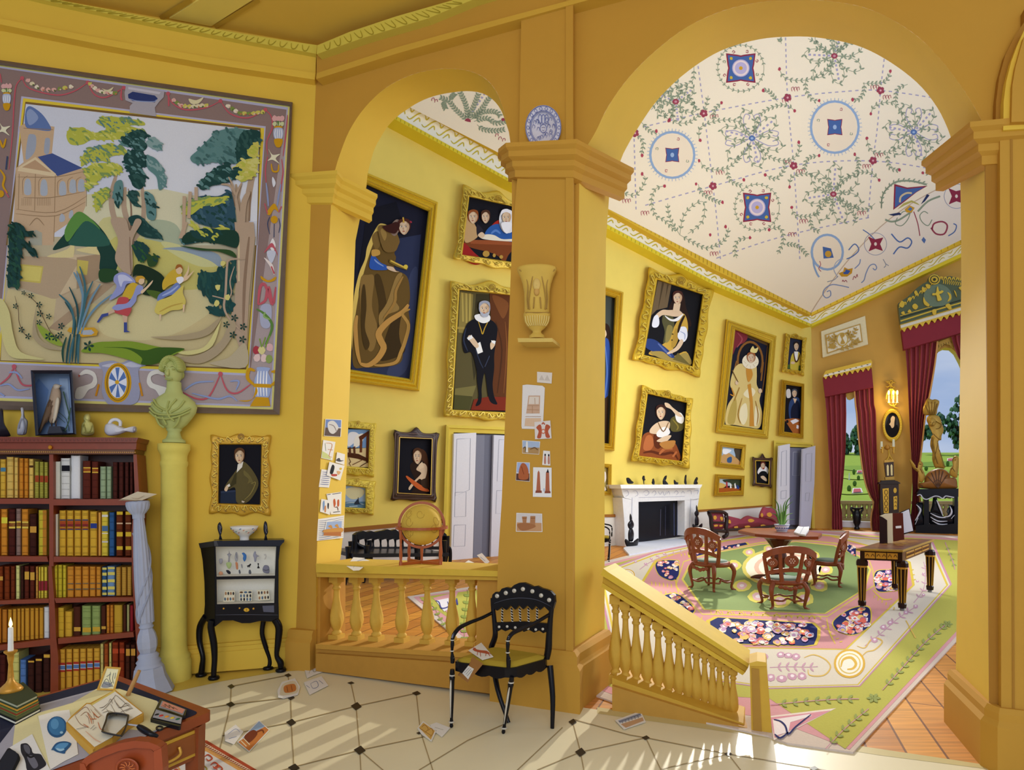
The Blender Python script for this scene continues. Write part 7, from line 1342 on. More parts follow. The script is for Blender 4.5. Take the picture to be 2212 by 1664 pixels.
for nm,lb,q,k,art in(('watercolour_card','cream card with an orange ruin sketch on the floor near the cabinet','1272 1300 1292 1260 1352 1243 1376 1282 1366 1318 1300 1336 1276 1330',s2,[('dcd0b0','1285 1300 1300 1268 1350 1256 1368 1290 1355 1312 1290 1322','s'),('c87c3c','1300 1290 1310 1275 1350 1270 1355 1300 1310 1310','s'),('8c4c2c','1315 1280 1320 1305',1.6),('8c4c2c','1335 1275 1340 1300',1.6)]),('sketch_card','white card with a pencilled limb on the floor below the small arch, upper of two','100 1052 195 1010 250 1065 160 1098 120 1116',r6,[('a8a080','130 1090 150 1050 160 1080 200 1060',1.4),('a8a080','150 1050 175 1040',1.2)]),('sketch_card','white card with a pencilled plan on the floor below the small arch, lower of two','100 1142 205 1105 246 1160 135 1216',r6,[('7c84a0','140 1150 175 1135 185 1165 155 1178 140 1150',1.3),('7c84a0','115 1160 135 1175',1.2),('7c84a0','190 1130 215 1150',1.2)]),('sketch_card','white card with blue lines on the floor, left of the temple picture','1030 1492 1080 1455 1116 1488 1072 1546 1032 1530',s2,[('8c98bc','1045 1500 1080 1475 1100 1490',1.2),('8c98bc','1050 1520 1085 1510',1.2)]),('postcard','colour picture of a temple under blue sky on the floor tiles','1088 1535 1188 1434 1236 1480 1142 1580',s2,[('9cb4d0','1110 1520 1188 1440 1215 1465 1150 1500',''),('c87c3c','1092 1535 1150 1498 1215 1465 1232 1480 1142 1576',''),('7c3c20','1120 1510 1160 1480 1180 1500 1140 1540','s'),('e8d8b0','1105 1530 1130 1555',2.4),('e8d8b0','1118 1520 1145 1548',2.4),('7c3c20','1160 1500 1200 1480 1210 1495',3)]),('sketch_card','ochre drawing of arches on the floor near the black armchair leg','775 1415 810 1372 890 1428 860 1494 800 1450',r6,[('d8b060','785 1412 812 1382 880 1430 856 1484',''),('a87030','800 1410 820 1395 840 1420 820 1440',1.4),('a87030','840 1430 858 1415 870 1440 850 1470',1.4),('a87030','790 1415 860 1460',1.2)]),('loose_sheet','plain white sheet on the floor beside the ochre arch drawing','850 1395 890 1380 972 1412 922 1467 886 1440',r6,[('b0ac98','880 1410 930 1425',1)]),('postcard','white card with a long colonnaded building on the floor by the stair balustrade','115 1410 245 1362 272 1418 160 1456',q4,[('a0a8bc','130 1412 242 1372 250 1388 140 1425',''),('c8a078','145 1430 255 1395 262 1412 170 1448',''),('4c4c5c','135 1418 246 1378',1.3)]+[('6c6c78',[(150+i*16,1412-i*5.5),(155+i*16,1426-i*5.5)],1.2)for i in range(6)])):
 card(nm,lb,'card',level(.006),q,0,art,k)
# ---- black armchair
SF=[L(977,1430,.44),L(1106,1445,.44),L(1188,1422,.44),L(1064,1402,.44)]
FT=[fp(975,1572),fp(1087,1585),fp(1193,1574),fp(1099,1562)]
root=empty('armchair',(FT[0]+FT[2])/2,'black and gilt armchair with scalloped back and olive seat by the pier','chair')
BK2,CRM='0f0e13','cfcabc'
m=MB();cen=sum(SF,V((0,0,0)))/4
def rnd(P_,z,s_=1):
 q=smooth([cen+(P_[i]-cen)*s_ if True else 0 for i in range(4)],True,1);out=[]
 for i in range(4):
  p,a,b=P_[i],P_[i-1],P_[(i+1)%4]
  for t in(0,.5,1):out.append(cen+(((p+(a-p)*.12)*(1-t)**2+p*2*t*(1-t)+(p+(b-p)*.12)*t*t)-cen)*s_)
 return[V((v.x,v.y,z))for v in out]
m.loft([rnd(SF,.425,.93),rnd(SF,.455,.95),rnd(SF,.468,.8)],'a68c2c');m.build('seat',FLATP,root,True,label='olive upholstered seat')
m=MB();A_=rnd(SF,.44,1.0);n=len(A_);top_=[];bot=[]
for i in range(n):
 p,q=A_[i],A_[(i+1)%n];k=1 if(q-p).length<.06 else 12
 for j in range(k):v=p.lerp(q,j/k);top_.append(v);bot.append(v-V((0,0,.062+(.014*abs(math.sin(j/k*pi*3))if k>1 else 0))))
m.loft([bot,top_],BK2,sm=False,cap0=False,cap1=True);m.build('seat_frame',GLOSS,root,True)
names=[0,1,2,3]
for i in range(4):
 m=MB();a,b=SF[i]-V((0,0,.05)),FT[i];f_=lambda t:a.lerp(b,t)
 if i<2:m.tube([f_(t)for t in(0,.08,.1,.14,.2,.5,.84,.9,.93,.97,1)],[.014,.017,.011,.02,.016,.0145,.010,.013,.009,.013,.008],BK2,n=2,seg=12)
 else:
  mid=a.lerp(b,.5)+V(((-.02 if i==3 else.01),-.01,0));m.tube([a,mid,b],[.022,.018,.013],BK2,seg=10)
 lg=m.build('leg',GLOSS,root,True)
 if i<2:
  m=MB();o=V((-.006,-.0135,0));m.tube([f_(.17)+o,f_(.3)+o*1.2,f_(.55)+o*1.1,f_(.82)+o*.8],[.003,.0065,.0055,.002],CRM,seg=8);
  for t in(.1,.9):m.lathe([(.0185,-.004),(.0195,0),(.0185,.004)],CRM,at=f_(t),seg=14)
  m.build('gilt_band',GOLD,lg,True,label='pale gilt highlights')
BPl=Plane(SF[3],SF[2],SF[3]+V((0,0,1)))
def on(q,off=0,pl=BPl):return[pl.P(*p,off)for p in r6(q)]
for q,rr in(('1228 940 1215 935 1238 870 1236 800 1226 700 1222 640',(.016,.02,.02,.018,.016,.014)),('1545 1000 1556 940 1560 860 1568 760 1578 680 1582 640',(.022,.024,.022,.018,.016,.014))):
 m=MB();p=on(q);m.tube(p,rr,BK2,seg=10);m.build('back_post',GLOSS,root,True)
m=MB();m.slab(BPl,r6('1214 665 1222 620 1240 604 1262 606 1278 584 1304 576 1330 582 1352 562 1380 550 1410 548 1440 560 1462 572 1488 568 1515 582 1540 588 1566 598 1590 624 1594 665 1582 705 1556 716 1530 690 1505 712 1480 686 1458 712 1430 684 1405 708 1380 682 1358 710 1330 684 1305 712 1278 694 1250 716 1224 700'),-.012,.014,BK2);cr_=m.build('crest_rail',GLOSS,root,True)
m=MB();m.line(BPl,r6('1232 672 1310 648 1400 640 1490 652 1570 690'),1.4,.016,'4a4c58')
for x,y in((1250,628),(1302,610),(1352,597),(1404,587),(1460,600),(1512,625),(1560,652)):m.rings(BPl,[(ell(*r6([(x,y)])[0],4.6,4.8,12),.014),(ell(*r6([(x,y)])[0],3.6,3.8,12),.019),(ell(*r6([(x,y)])[0],.4,.4,12),.021)],CRM,True)
m.build('gilt_rosettes',GOLD,cr_,True,label='seven pale gilt rosettes')
for x0,x1 in((1282,1280),(1336,1342),(1385,1390),(1437,1438),(1489,1488)):
 m=MB();a,b=on(f'{x0} 700')[0],on(f'{x1} 786')[0];m.tube([a,b],.006,BK2,smoothp=False)
 p=[a.lerp(b,i/30)+V((.007*math.cos(i*1.1),.007*math.sin(i*1.1),0))for i in range(31)];m.tube(p,.0035,CRM,n=1,seg=6);m.build('spindle',GOLD,root,True)
m=MB();m.slab(BPl,r6('1240 786 1400 780 1552 792 1552 838 1525 850 1500 834 1470 846 1440 830 1410 842 1385 826 1355 840 1330 826 1300 838 1275 826 1256 838 1242 826'),-.01,.012,BK2)
for x,y in((1262,812),(1310,810),(1358,816),(1412,820),(1435,822),(1480,828),(1522,825)):m.rings(BPl,[(ell(*r6([(x,y)])[0],3,3,10),.012),(ell(*r6([(x,y)])[0],2,2,10),.016),(ell(*r6([(x,y)])[0],.3,.3,10),.017)],CRM,True)
m.build('lower_rail',GLOSS,root,True)
SPL=Plane(SF[0],SF[3],SF[0]+V((0,0,1)));SPR=Plane(SF[1],SF[2],SF[1]+V((0,0,1)))
for pl,q,rr,s_ in((SPL,'1220 728 1160 758 1090 785 1030 815 998 850 986 880 984 895',(.012,.012,.013,.014,.014,.012,.010),'984 895 984 915 982 960 985 1000 984 1028'),(SPR,'1566 735 1500 775 1420 815 1350 845 1322 875 1314 900',(.012,.012,.013,.014,.013,.010),'1314 900 1314 920 1313 970 1318 1010 1318 1060')):
 m=MB();m.tube(on(q,0,pl),rr,BK2,seg=12);m.tube([p+V((-.004,-.008,.004))for p in on(q,0,pl)][1:-1],.0045,'8a90a8',seg=6);am=m.build('armrest',GLOSS,root,True)
 m=MB();m.tube(on(s_,0,pl),[.010,.013,.008,.015,.012],BK2,seg=12);sup=m.build('arm_support',GLOSS,root,True)
 m=MB()
 for t in(0,2,3):m.lathe([(.013,-.003),(.0145,0),(.013,.003)],CRM,at=on(s_,0,pl)[t]+V((0,0,.006)),seg=12)
 m.build('gilt_ring',GOLD,sup,True,label='pale gilt rings')
card('sketch_card','white card with a red horned animal lying on the armchair seat','card',level(.472),'1080 952 1156 905 1228 990 1162 1008 1120 980',0,[('b85c3c','1105 945 1118 935 1128 945 1150 950 1190 955 1205 975 1190 972 1150 965 1130 960 1115 955','s'),('b85c3c','1135 955 1132 980',1.6),('b85c3c','1150 960 1152 988',1.6),('b85c3c','1185 965 1182 985',1.6),('b85c3c','1195 968 1208 985',1.6),('b85c3c','1108 938 1112 918',1.2),('b85c3c','1200 962 1214 975',1.2)],r6)
EP=Plane(L(*r6([(1108,990)])[0],.474),L(*r6([(1166,1030)])[0],.474),L(*r6([(1108,990)])[0],.474)+V((-.05,-.10,-.16)))
card('envelope','brown envelope with a white label hanging over the armchair seat edge','envelope',EP,'1015 1098 1106 990 1166 1032 1074 1142',.012,[('e6e2d8','1040 1085 1075 1040 1112 1062 1078 1125',''),('8c8c94','1055 1085 1085 1055',1.2),('8c8c94','1064 1095 1095 1060',1.2),('8c8c94','1072 1104 1100 1072',1.2)],r6,c='a0703c')
random.seed(50)
# ---- dado and skirting on the fireplace wall
m=MB();m.slab(FW,'560 1166 980 1126 980 1300 560 1300',0,.03,'e9e5da');m.slab(FW,[(560,1158),(980,1120),(980,1128),(560,1167)],0,.06,'9c6426')
m.slab(FW,z5('-800 560 115 512 300 510 1000 465 1700 412 1700 640 1000 700 115 850 -800 980'),0,.03,'e9e5da');m.slab(FW,z5('-800 535 115 490 300 486 1000 447 1697 398 1697 412 1000 466 300 512 115 514 -800 562'),0,.06,'9c6426')
m.slab(FW,z5('-800 830 115 790 300 760 1000 612 1700 560 1700 660 1000 720 115 850 -800 980'),.03,.05,'e2ddd0');m.build('trim_9',PLASTER,kind='structure')
# ---- doors in the fireplace wall
def door(n,pl,arch_o,arch_i,dark,leaves,k=None):
 root=empty(f'door_{n}',pl.P(*arch_i[0]),None,None);tag(root,kind='structure')
 m=MB();a,b=arch_o,arch_i
 m.rings(pl,[(a,0),(a,.12),(mix(a,b,.35),.14),(mix(a,b,.4),.10),(mix(a,b,.9),.10),(b,.02)],'dcc24c');m.build('architrave',PLASTER,root,True)
 m=MB();m.flat(pl,b,.015,'5e606e');m.build('dark_passage',FLATP,root,True)
 for i,(q,pan,c,off)in enumerate(leaves):
  m=MB();m.slab(pl,q,off,off+.06,c)
  for p in pan:m.line(pl,p,1.3,off+.062,'a4a6b2',sm=False,closed=True,taper=False)
  m.build('door_leaf',PAINT,root,True)
m_=lambda s:r5(s)
door(1,FW,[(964,918),(1130,925),(1125,1222),(955,1222)],[(981,936),(1110,940),(1105,1218),(973,1218)],0,[([(981,937),(1029,935),(1021,1214),(974,1216)],[r5('1090 1275 1178 1270 1170 1600 1080 1640'),[(983,1064),(1007,1063),(1006,1116),(982,1117)],[(981,1135),(1006,1134),(1004,1180),(979,1181)]],'e0dfe2',.10),([(1029,940),(1047,940),(1040,1212),(1022,1213)],[],'7c7e8c',.03),([(1047,940),(1067,941),(1062,1212),(1040,1212)],[],'696b7a',.02),([(1067,940),(1108,942),(1103,1214),(1060,1212)],[[(1078,950),(1096,950),(1092,1040),(1074,1040)],[(1073,1060),(1092,1060),(1090,1110),(1071,1110)]],'d3d3da',.10)])
door(2,FW,[(1672,952),(1758,958),(1757,1141),(1668,1148)],[(1684,966),(1748,968),(1747,1141),(1683,1146)],0,[(q4('955 8 1008 -2 1005 412 945 418 948 200'),[q4('965 40 990 30 990 210 962 215'),q4('962 240 990 235 988 275 962 280')],'dcdbe0',.3),(q4('1008 18 1078 22 1066 412 1004 412'),[q4('1025 40 1062 40 1055 160 1022 160')],'74768a',.04),(q4('1075 25 1138 8 1133 200 1112 430 1062 418 1070 200'),[q4('1090 50 1120 45 1115 190 1088 190'),q4('1088 250 1108 248 1104 290 1086 290')],'c4c4d2',.3)])
# ---- fireplace
root=empty('fireplace',FW.P(1420,1172,.2),'white carved marble fireplace with a wide black firebox','fireplace')
WH='e6e4e0'
m=MB();m.slab(FW,z5('262 208 1038 206 1030 226 1018 240 272 244'),0,.55,'ecebe6');m.build('mantel_shelf',STONE,root,True)
m=MB();m.slab(FW,z5('272 242 1018 238 1006 340 985 352 872 356 435 370 300 330 285 300'),0,.36,WH)
for q in('480 280 510 260 535 285 510 310 490 300','560 290 585 265 600 290 580 310','620 270 640 300 660 270','665 270 680 310 700 270','700 300 720 270 730 300','770 290 790 265 810 285 790 305','840 290 855 270 870 290','300 270 330 265 340 300 310 320','380 270 410 265 430 300 400 320','890 270 930 265 935 300','960 265 1000 262 990 300'):m.line(FW,z5(q),1.3,.365,'b4b4c0')
m.line(FW,z5('435 330 870 318'),1.2,.365,'b4b4c0');m.build('frieze',STONE,root,True)
for q,l in(('282 330 435 368 435 748 400 765 305 806 300 560','375 330 365 740'),('872 356 1006 338 990 440 992 560 1000 640 905 665 872 690','930 340 915 650')):
 m=MB();m.slab(FW,z5(q),0,.36,WH);m.line(FW,z5(l),1.3,.365,'b4b4c0',taper=False);m.build('pilaster',STONE,root,True)
m=MB();m.flat(FW,z5('430 366 876 352 876 692 430 752'),.10,'14141a')
for q,c in(('645 440 640 690','4c4c5c'),('690 410 688 690','3c3c4c'),('770 380 772 690','4c5478'),('805 370 800 690','3c4468')):m.line(FW,z5(q),1.4,.104,c)
for i in range(9):m.line(FW,z5([(825,400+i*32),(845,385+i*32),(855,405+i*32),(835,415+i*32)]),1.2,.104,'3c3c48')
m.build('firebox',GLOSS,root,True,label='black firebox')
m=MB();m.slab(FL,z5('292 805 345 866 890 762 1010 660 1000 640 872 680 435 740'),0,.05,'d8dce6');m.build('hearth',STONE,root,True)
FM=FW.shift(.3)
GM='dark bronze figures on the mantelpiece'
for q,w in(('318 150 330 140 350 145 372 170 388 182 382 198 340 200 325 185','crouching dark figure at the left end of the mantelpiece'),('468 148 476 124 492 124 496 150 502 160 490 175 490 202 482 202 478 175','upright dark figurine second from the left on the mantelpiece'),('566 155 580 150 588 180 586 206 570 208 558 190 562 175','small dark seated figure third from the left on the mantelpiece'),('664 165 680 130 702 120 700 150 690 165 710 190 714 206 668 206 662 185','tall curving dark figure at the middle of the mantelpiece'),('768 162 780 165 795 182 812 188 806 206 775 206 768 190','low reclining dark figure right of the mantelpiece middle'),('868 150 875 118 890 118 888 160 892 200 878 206 866 190','slim upright dark figure second from the right on the mantelpiece'),('956 190 965 160 985 134 998 150 990 175 998 195 985 205 958 204','seated dark figure at the right end of the mantelpiece')):
 things('figurine',w,q,0,.06,'1a1a20',GLOSS,None,'figurine',FM,GM,z5)
for x,y,s_,w in((365,800,1,'left'),(988,636,.74,'right')):
 root=empty('firedog',FW.P(*z5([(x,y)])[0],.75),f'black ornamental iron firedog at the {w} of the hearth','firedog')
 f=lambda q:[(x+a*s_,y+b*s_)for a,b in pts(q)];pl=FW.shift(.7 if w=='left' else.6)
 m=MB();puff(m,pl,z5(f('-50 -80 -62 -60 -50 -20 -30 0 40 2 62 -20 72 -70 60 -85 45 -55 -30 -52')),0,.08,'15151a');m.build('base',GLOSS,root,True)
 for q in('-22 -60 -30 -120 -20 -170 0 -185 18 -165 26 -120 16 -60','-20 -175 -34 -215 -14 -250 6 -262 22 -235 26 -205 12 -178','-12 -250 -16 -290 -10 -318 -2 -312 8 -285 8 -252'):
  m=MB();puff(m,pl,z5(f(q)),0,.07,'1a1a20');m.build('finial_tier',GLOSS,root,True)
# ---- chaise longue
CZ=FW.shift(.5)
root=empty('chaise_longue',CZ.P(1610,1160),'burgundy chaise longue with gold flowers and dark scrolled end','chaise longue')
BG='8c3444'
def cz(name,q,off,t,c,mat=PAINT,ex=()):
 m=MB();puff(m,CZ,z5(q),off,t,c);
 for a in ex:m.flat(CZ,z5(a),off+t+.004,'d09a34',True)
 return m.build(name,mat,root,True)
cz('seat','1262 500 1290 530 1340 545 1400 532 1430 512 1470 500 1530 516 1590 520 1745 500 1750 592 1600 608 1290 636 1262 600',.12,.22,BG,ex=('1470 540 1500 530 1530 545 1510 562 1480 560','1280 545 1300 540 1310 570 1290 572','1440 600 1480 594 1490 610 1450 615','1340 605 1370 600 1375 615 1345 618','1590 590 1620 585 1640 598 1600 602'))
cz('head_cushion','1572 500 1590 450 1612 418 1650 424 1700 426 1740 448 1752 500 1740 560 1690 545 1620 530 1580 530',.24,.2,'983c4c',ex=('1650 480 1680 470 1698 492 1680 512 1655 505','1590 490 1605 475 1615 500 1600 515'))
cz('end_panel','1118 478 1170 470 1230 480 1244 560 1240 622 1180 630 1128 636 1118 560',.3,.12,BG,ex=('1145 505 1165 500 1175 522 1160 540 1145 530','1205 520 1222 510 1235 528 1222 550','1150 590 1180 585 1185 600 1155 605','1200 590 1228 588 1228 600 1205 605'))
for q,r_ in(('1096 470 1110 462 1180 462 1240 470 1262 490 1258 520',.05),('1100 475 1118 520 1125 600 1140 650 1172 670 1165 702',.055),('1262 480 1268 540 1262 620 1272 665 1262 690 1240 702',.06),('1130 565 1240 566',.03),('1130 640 1250 648',.05),('1270 636 1480 626 1730 596',.045)):
 m=MB();m.tube([CZ.P(*a,.44)for a in z5(q)],r_,'241614',seg=8);m.build('carved_frame',WOOD,root,True)
# ---- long black settee under the dark portrait
BNp=FW.shift(1.0)
root=empty('settee',BNp.P(880,1235),'long black settee with scalloped openwork back against the far wall','settee')
def bn(name,q,off,t,k=r6,mat=GLOSS,c='15151a'):
 m=MB();m.slab(BNp,k(q),off-t,off+t,c);m.build(name,mat,root,True)
top_=[(400,300),(403,262),(425,248)]
for i in range(11):top_+=[(430+i*48,252-(14 if i in(3,4)else 4)),(454+i*48,240-(12 if i in(3,4)else 0)+i*.8)]
top_+=[(950,262),(955,300),(930,298)]
for i in range(11,-1,-1):top_+=[(430+i*44,296),(418+i*44,286)]
bn('crest_rail',top_,0,.05)
for i in range(12):
 m=MB();a,b=BNp.P(*r6([(424+i*44,292)])[0],0),BNp.P(*r6([(426+i*44,345)])[0],0);m.tube([a,a.lerp(b,.5),b],[.025,.016,.03],'15151a');m.build('spindle',GLOSS,root,True)
bn('lower_rail','408 338 940 334 940 352 408 358',0,.06)
for q,r_ in(('404 262 402 330 392 392',.05),('405 300 425 325 470 345 498 368 500 400 498 460',.035),('925 318 955 335 970 350 972 400 968 440',.035)):
 m=MB();m.tube([BNp.P(*a,.1)for a in r6(q)],r_,'15151a');m.build('arm',GLOSS,root,True)
m=MB();m.slab(BNp,r6('392 376 965 372 965 392 392 400'),0,1.1,'1c1b22');m.build('seat',GLOSS,root,True)
for px_ in(752,792,900,960):
 for off in(.95,.1):
  p=BNp.P(px_ if off>.5 else px_+6,1200,off);m=MB();m.tube([V((p.x,p.y,.62)),V((p.x,p.y,.3)),V((p.x-.05,p.y,0))],[.05,.035,.025],'15151a');m.build('leg',GLOSS,root,True)
# ---- second black chair, seen past the pier
src=[o for o in col.objects if o.name=='armchair'][0]
p=fp(1334.8,1211)
dup(src,(p.x-.30,p.y+.05,0),math.radians(100),1.12,'black armchair mostly hidden behind the pier, left of the fireplace')
random.seed(51)
TB,TB2='88441c','5e2a12'
def rect_path(m,P_,w,h,c,up=(0,0,1)):
 P_=smooth([V(q)for q in P_],False,5);loops=[]
 for i,p in enumerate(P_):
  d=(P_[min(i+1,len(P_)-1)]-P_[max(i-1,0)]).normalized();u=V(up);r=d.cross(u).normalized()
  loops.append([p+r*(a*w/2)+u*(b*h/2)for a,b in((-1,-1),(1,-1),(1,1),(-1,1))])
 m.loft(loops,c,sm=False)
def carved_chair(label):
 root=empty('carved_chair',(0,0,0),label,'chair','carved brown chairs round the table')
 m=MB();m.lathe([(.20,.36),(.27,.37),(.285,.40),(.275,.435),(.24,.44)],TB,seg=32,sy=.9)
 for i in range(5):m.ball((0.06*(i-2),-.245,.35-.015*(2-abs(i-2))),(.04,.012,.03),TB,8)
 m.build('seat_frame',WOOD,root)
 m=MB();m.lathe([(.245,.43),(.235,.455),(.15,.47),(.01,.472)],'6d7f70',seg=32,sy=.9);m.build('cushion',FLATP,root,label='grey-green seat cushion')
 m=MB();rect_path(m,[(-.335,-.20,.79),(-.2,-.28,.875),(0,-.31,.905),(.2,-.28,.875),(.335,-.20,.79)],.035,.10,TB);m.build('top_rail',WOOD,root)
 m=MB();rect_path(m,[(-.27,-.18,.545),(-.15,-.235,.585),(0,-.255,.60),(.15,-.235,.585),(.27,-.18,.545)],.03,.06,TB);m.build('lower_rail',WOOD,root)
 for x0,y0,x1,y1,z1 in((-.235,-.13,-.325,-.205,.80),(.235,-.13,.325,-.205,.80),(-.10,-.225,-.15,-.285,.88),(.10,-.225,.15,-.285,.88)):
  m=MB();m.tube([(x0,y0,.42),((x0*1.1+x1)/2.1,(y0+y1)/2+.01,.6),(x1,y1,z1)],[.03,.027,.025],TB,seg=8);m.build('stile',WOOD,root)
 for x,y,z,r,a in((0,-.285,.735,.088,0),(-.225,-.235,.70,.066,-.55),(.225,-.235,.70,.066,.55)):
  m=MB();R_=Matrix.Translation((x,y,z))@Matrix.Rotation(a,4,'Z')@Matrix.Rotation(pi/2,4,'X');m.M=R_
  m.lathe([(.001,-.012),(r,-.012),(r,.012),(r*.9,.017),(r*.62,.010),(.001,.010)],TB,seg=24)
  if x==0:m.M=None;m.tube([(0,-.27,.60),(0,-.28,.67)],[.03,.03],TB,flat=.4);m.tube([(0,-.29,.82),(0,-.305,.88)],[.03,.03],TB,flat=.4)
  else:m.M=None;m.tube([(x*1.02,-.215,.58),(x,-.23,.65)],[.016,.02],TB);m.tube([(x,-.24,.75),(x*.95,-.255,.84)],[.02,.016],TB)
  md=m.build('medallion',WOOD,root)
  for sgn in(1,-1):
   m=MB();m.M=R_@(Matrix.Identity(4)if sgn==1 else Matrix.Rotation(pi,4,'X'))
   for i in range(6):m.ball((r*.36*math.cos(i*1.047),r*.36*math.sin(i*1.047),.015),(r*.13,r*.13,.006),'d8b8a0',8)
   m.ball((0,0,.015),(r*.12,r*.12,.006),'d8b8a0',8);m.build('rosette',WOOD,md,label='pale carved rosette')
 L4=((-.20,.17),(.20,.17),(.19,-.17),(-.19,-.17))
 for x,y in L4:
  m=MB();m.tube([(x,y,.40),(x*1.22,y*1.22,.30),(x*1.12,y*1.12,.14),(x*1.08,y*1.08,.05),(x*1.3,y*1.3,.012)],[.034,.032,.021,.018,.022],TB,seg=10);m.build('leg',WOOD,root)
 for(a,b),(c,d)in zip(L4,L4[1:]+L4[:1]):
  m=MB();k=1.12;m.tube([(a*k,b*k,.15),(a*k*.7+c*k*.3,b*k*.7+d*k*.3,.135),((a+c)/2*k*.8,(b+d)/2*k*.8,.165),(a*k*.3+c*k*.7,b*k*.3+d*k*.7,.135),(c*k,d*k,.15)],.014,TB,seg=8);m.build('stretcher',WOOD,root)
 return root
ch=carved_chair('carved brown chair seen from behind, nearest the viewer at the table')
p=fp(1692,1313);ch.location=p;ch.rotation_euler=(0,0,math.radians(-3));ch.scale=(.98,.95,.88)
p=fp(1537,1275);dup(ch,p,math.radians(-60),1.02,'carved brown chair left of the octagonal table')
p=fp(1787,1266);dup(ch,p,math.radians(60),.93,'carved brown chair right of the octagonal table')
tc_=V((4.43,10.0,0))
root=empty('octagonal_table',tc_,'dark reddish octagonal pedestal table holding a plant and an open book','table')
def octo(r,z,sy=1.6):return[tc_+V((r*math.cos(pi/8+i*pi/4),r*sy*math.sin(pi/8+i*pi/4),z))for i in range(8)]
m=MB();m.loft([octo(.53,.77),octo(.58,.785),octo(.585,.83),octo(.57,.84)],'8c3c18',sm=False);m.build('tabletop',WOOD,root,True)
m=MB();m.lathe([(.26,0),(.26,.05),(.14,.09),(.09,.16),(.10,.3),(.13,.42),(.10,.56),(.2,.70),(.3,.775)],TB2,at=tc_,seg=12,sm=False);m.build('pedestal',WOOD,root,True)
for i in range(4):
 a=pi/4+i*pi/2;m=MB();d=V((math.cos(a),math.sin(a),0));m.tube([tc_+d*.2+V((0,0,.06)),tc_+d*.36+V((0,0,.05)),tc_+d*.46+V((0,0,.02))],[.05,.04,.025],TB2);m.build('foot',WOOD,root,True)
pp=L(1689,1149,.841);ps=pp.y/F
root=empty('potted_plant',pp,'spiky green plant in a blue and white pot on the octagonal table','plant')
m=MB();m.lathe([(10*ps,0),(10.5*ps,2*ps),(13*ps,8*ps),(15*ps,14*ps),(16*ps,16*ps),(14*ps,16*ps),(12*ps,12*ps)],'dfe2ea',at=pp,seg=28)
m.build('pot',GLOSS,root,True,label='white porcelain pot with blue decoration')
m=MB()
for i in range(16):
 a=i*2*pi/16;r=13.2*ps;c=pp+V((r*math.cos(a),r*math.sin(a),7.5*ps));t=V((-math.sin(a),math.cos(a),0));m.tube([c-t*.012+V((0,0,-.01)),c+V((0,0,.016)),c+t*.012+V((0,0,-.008))],.004,'2c4c94',seg=5)
for zz_ in(3,14.5):m.tube([pp+V((r_*ps*math.cos(a),r_*ps*math.sin(a),zz_*ps))for r_ in((11.6 if zz_==3 else 15.6),)for a in[k*2*pi/20 for k in range(21)]],.003,'2c4c94',seg=5,n=1)
m.build('blue_decoration',GLOSS,root,True)
for i,(dx,dz,b)in enumerate(((-26,44,6),(-18,62,2),(-10,40,8),(8,60,-4),(22,70,-3),(26,30,10),(-34,20,14),(16,44,4),(-4,50,0),(32,16,14),(-22,30,12),(4,36,6),(12,24,8),(-14,24,8),(-6,30,-6),(20,56,-12))):
 m=MB();h=V((dx*ps,b*ps*.6-.02,dz*ps));o=pp+V((dx*.12*ps,0,14*ps));md=o+V((dx*.35*ps,b*.3*ps,dz*.72*ps));m.tube([o,o.lerp(md,.5),md,pp+h+V((0,0,10*ps))],[.012,.014,.010,.001],['5f8c3a','4a7a30','7ba04c'][i%3],seg=6,flat=.35);m.build('leaf',PAINT,root,True)
bk=level(.845)
m=MB();m.slab(bk,q4('1028 448 1050 418 1076 422 1106 420 1104 438 1086 462 1058 458'),0,.025,'dad8d6');m.line(bk,q4('1058 458 1078 422'),1,.027,'a0a0a8');m.build('open_book',FLATP,label='open white book lying on the octagonal table',cat='book')
f0,l0,r0=V((4.93,7.6,0)),V((4.50,7.78,0)),V((6.27,9.0,0));b0_=l0+r0-f0;DKB,GB='2a1710','cc9c34'
root=empty('writing_table',(f0+b0_)/2,'black and gilt inlaid writing table with tapered legs on the carpet','table')
cen=(f0+b0_)/2
def tq(k,z):return[V((cen.x+(p.x-cen.x)*k,cen.y+(p.y-cen.y)*k,z))for p in(l0,f0,r0,b0_)]
m=MB();m.loft([tq(1.06,.765),tq(1.1,.775),tq(1.1,.795)],'a8862c',sm=False);m.loft([tq(1.04,.795),tq(1.04,.797)],'5c2e14',sm=False);m.loft([tq(.8,.797),tq(.8,.798)],'6e3a18',sm=False);m.build('tabletop',WOOD,root,True)
m=MB();TT=level(.799)
for i in range(16):
 t=(random.uniform(.2,.8),random.uniform(.2,.8));a=tq(.9,.7995);c=a[0].lerp(a[1],t[0]).lerp(a[3].lerp(a[2],t[0]),t[1]);s_=.05;ang=random.uniform(0,6)
 m.poly([c+V((s_*math.cos(ang+k),s_*math.sin(ang+k)*(.5 if k%2 else 1),i*.0001))for k in range(6)],'c08c3c')
m.build('marquetry',WOOD,root,True,label='gilt marquetry leaves on the top')
m=MB();m.loft([tq(1,.645),tq(1,.765)],DKB,sm=False);m.build('apron',GLOSS,root,True)
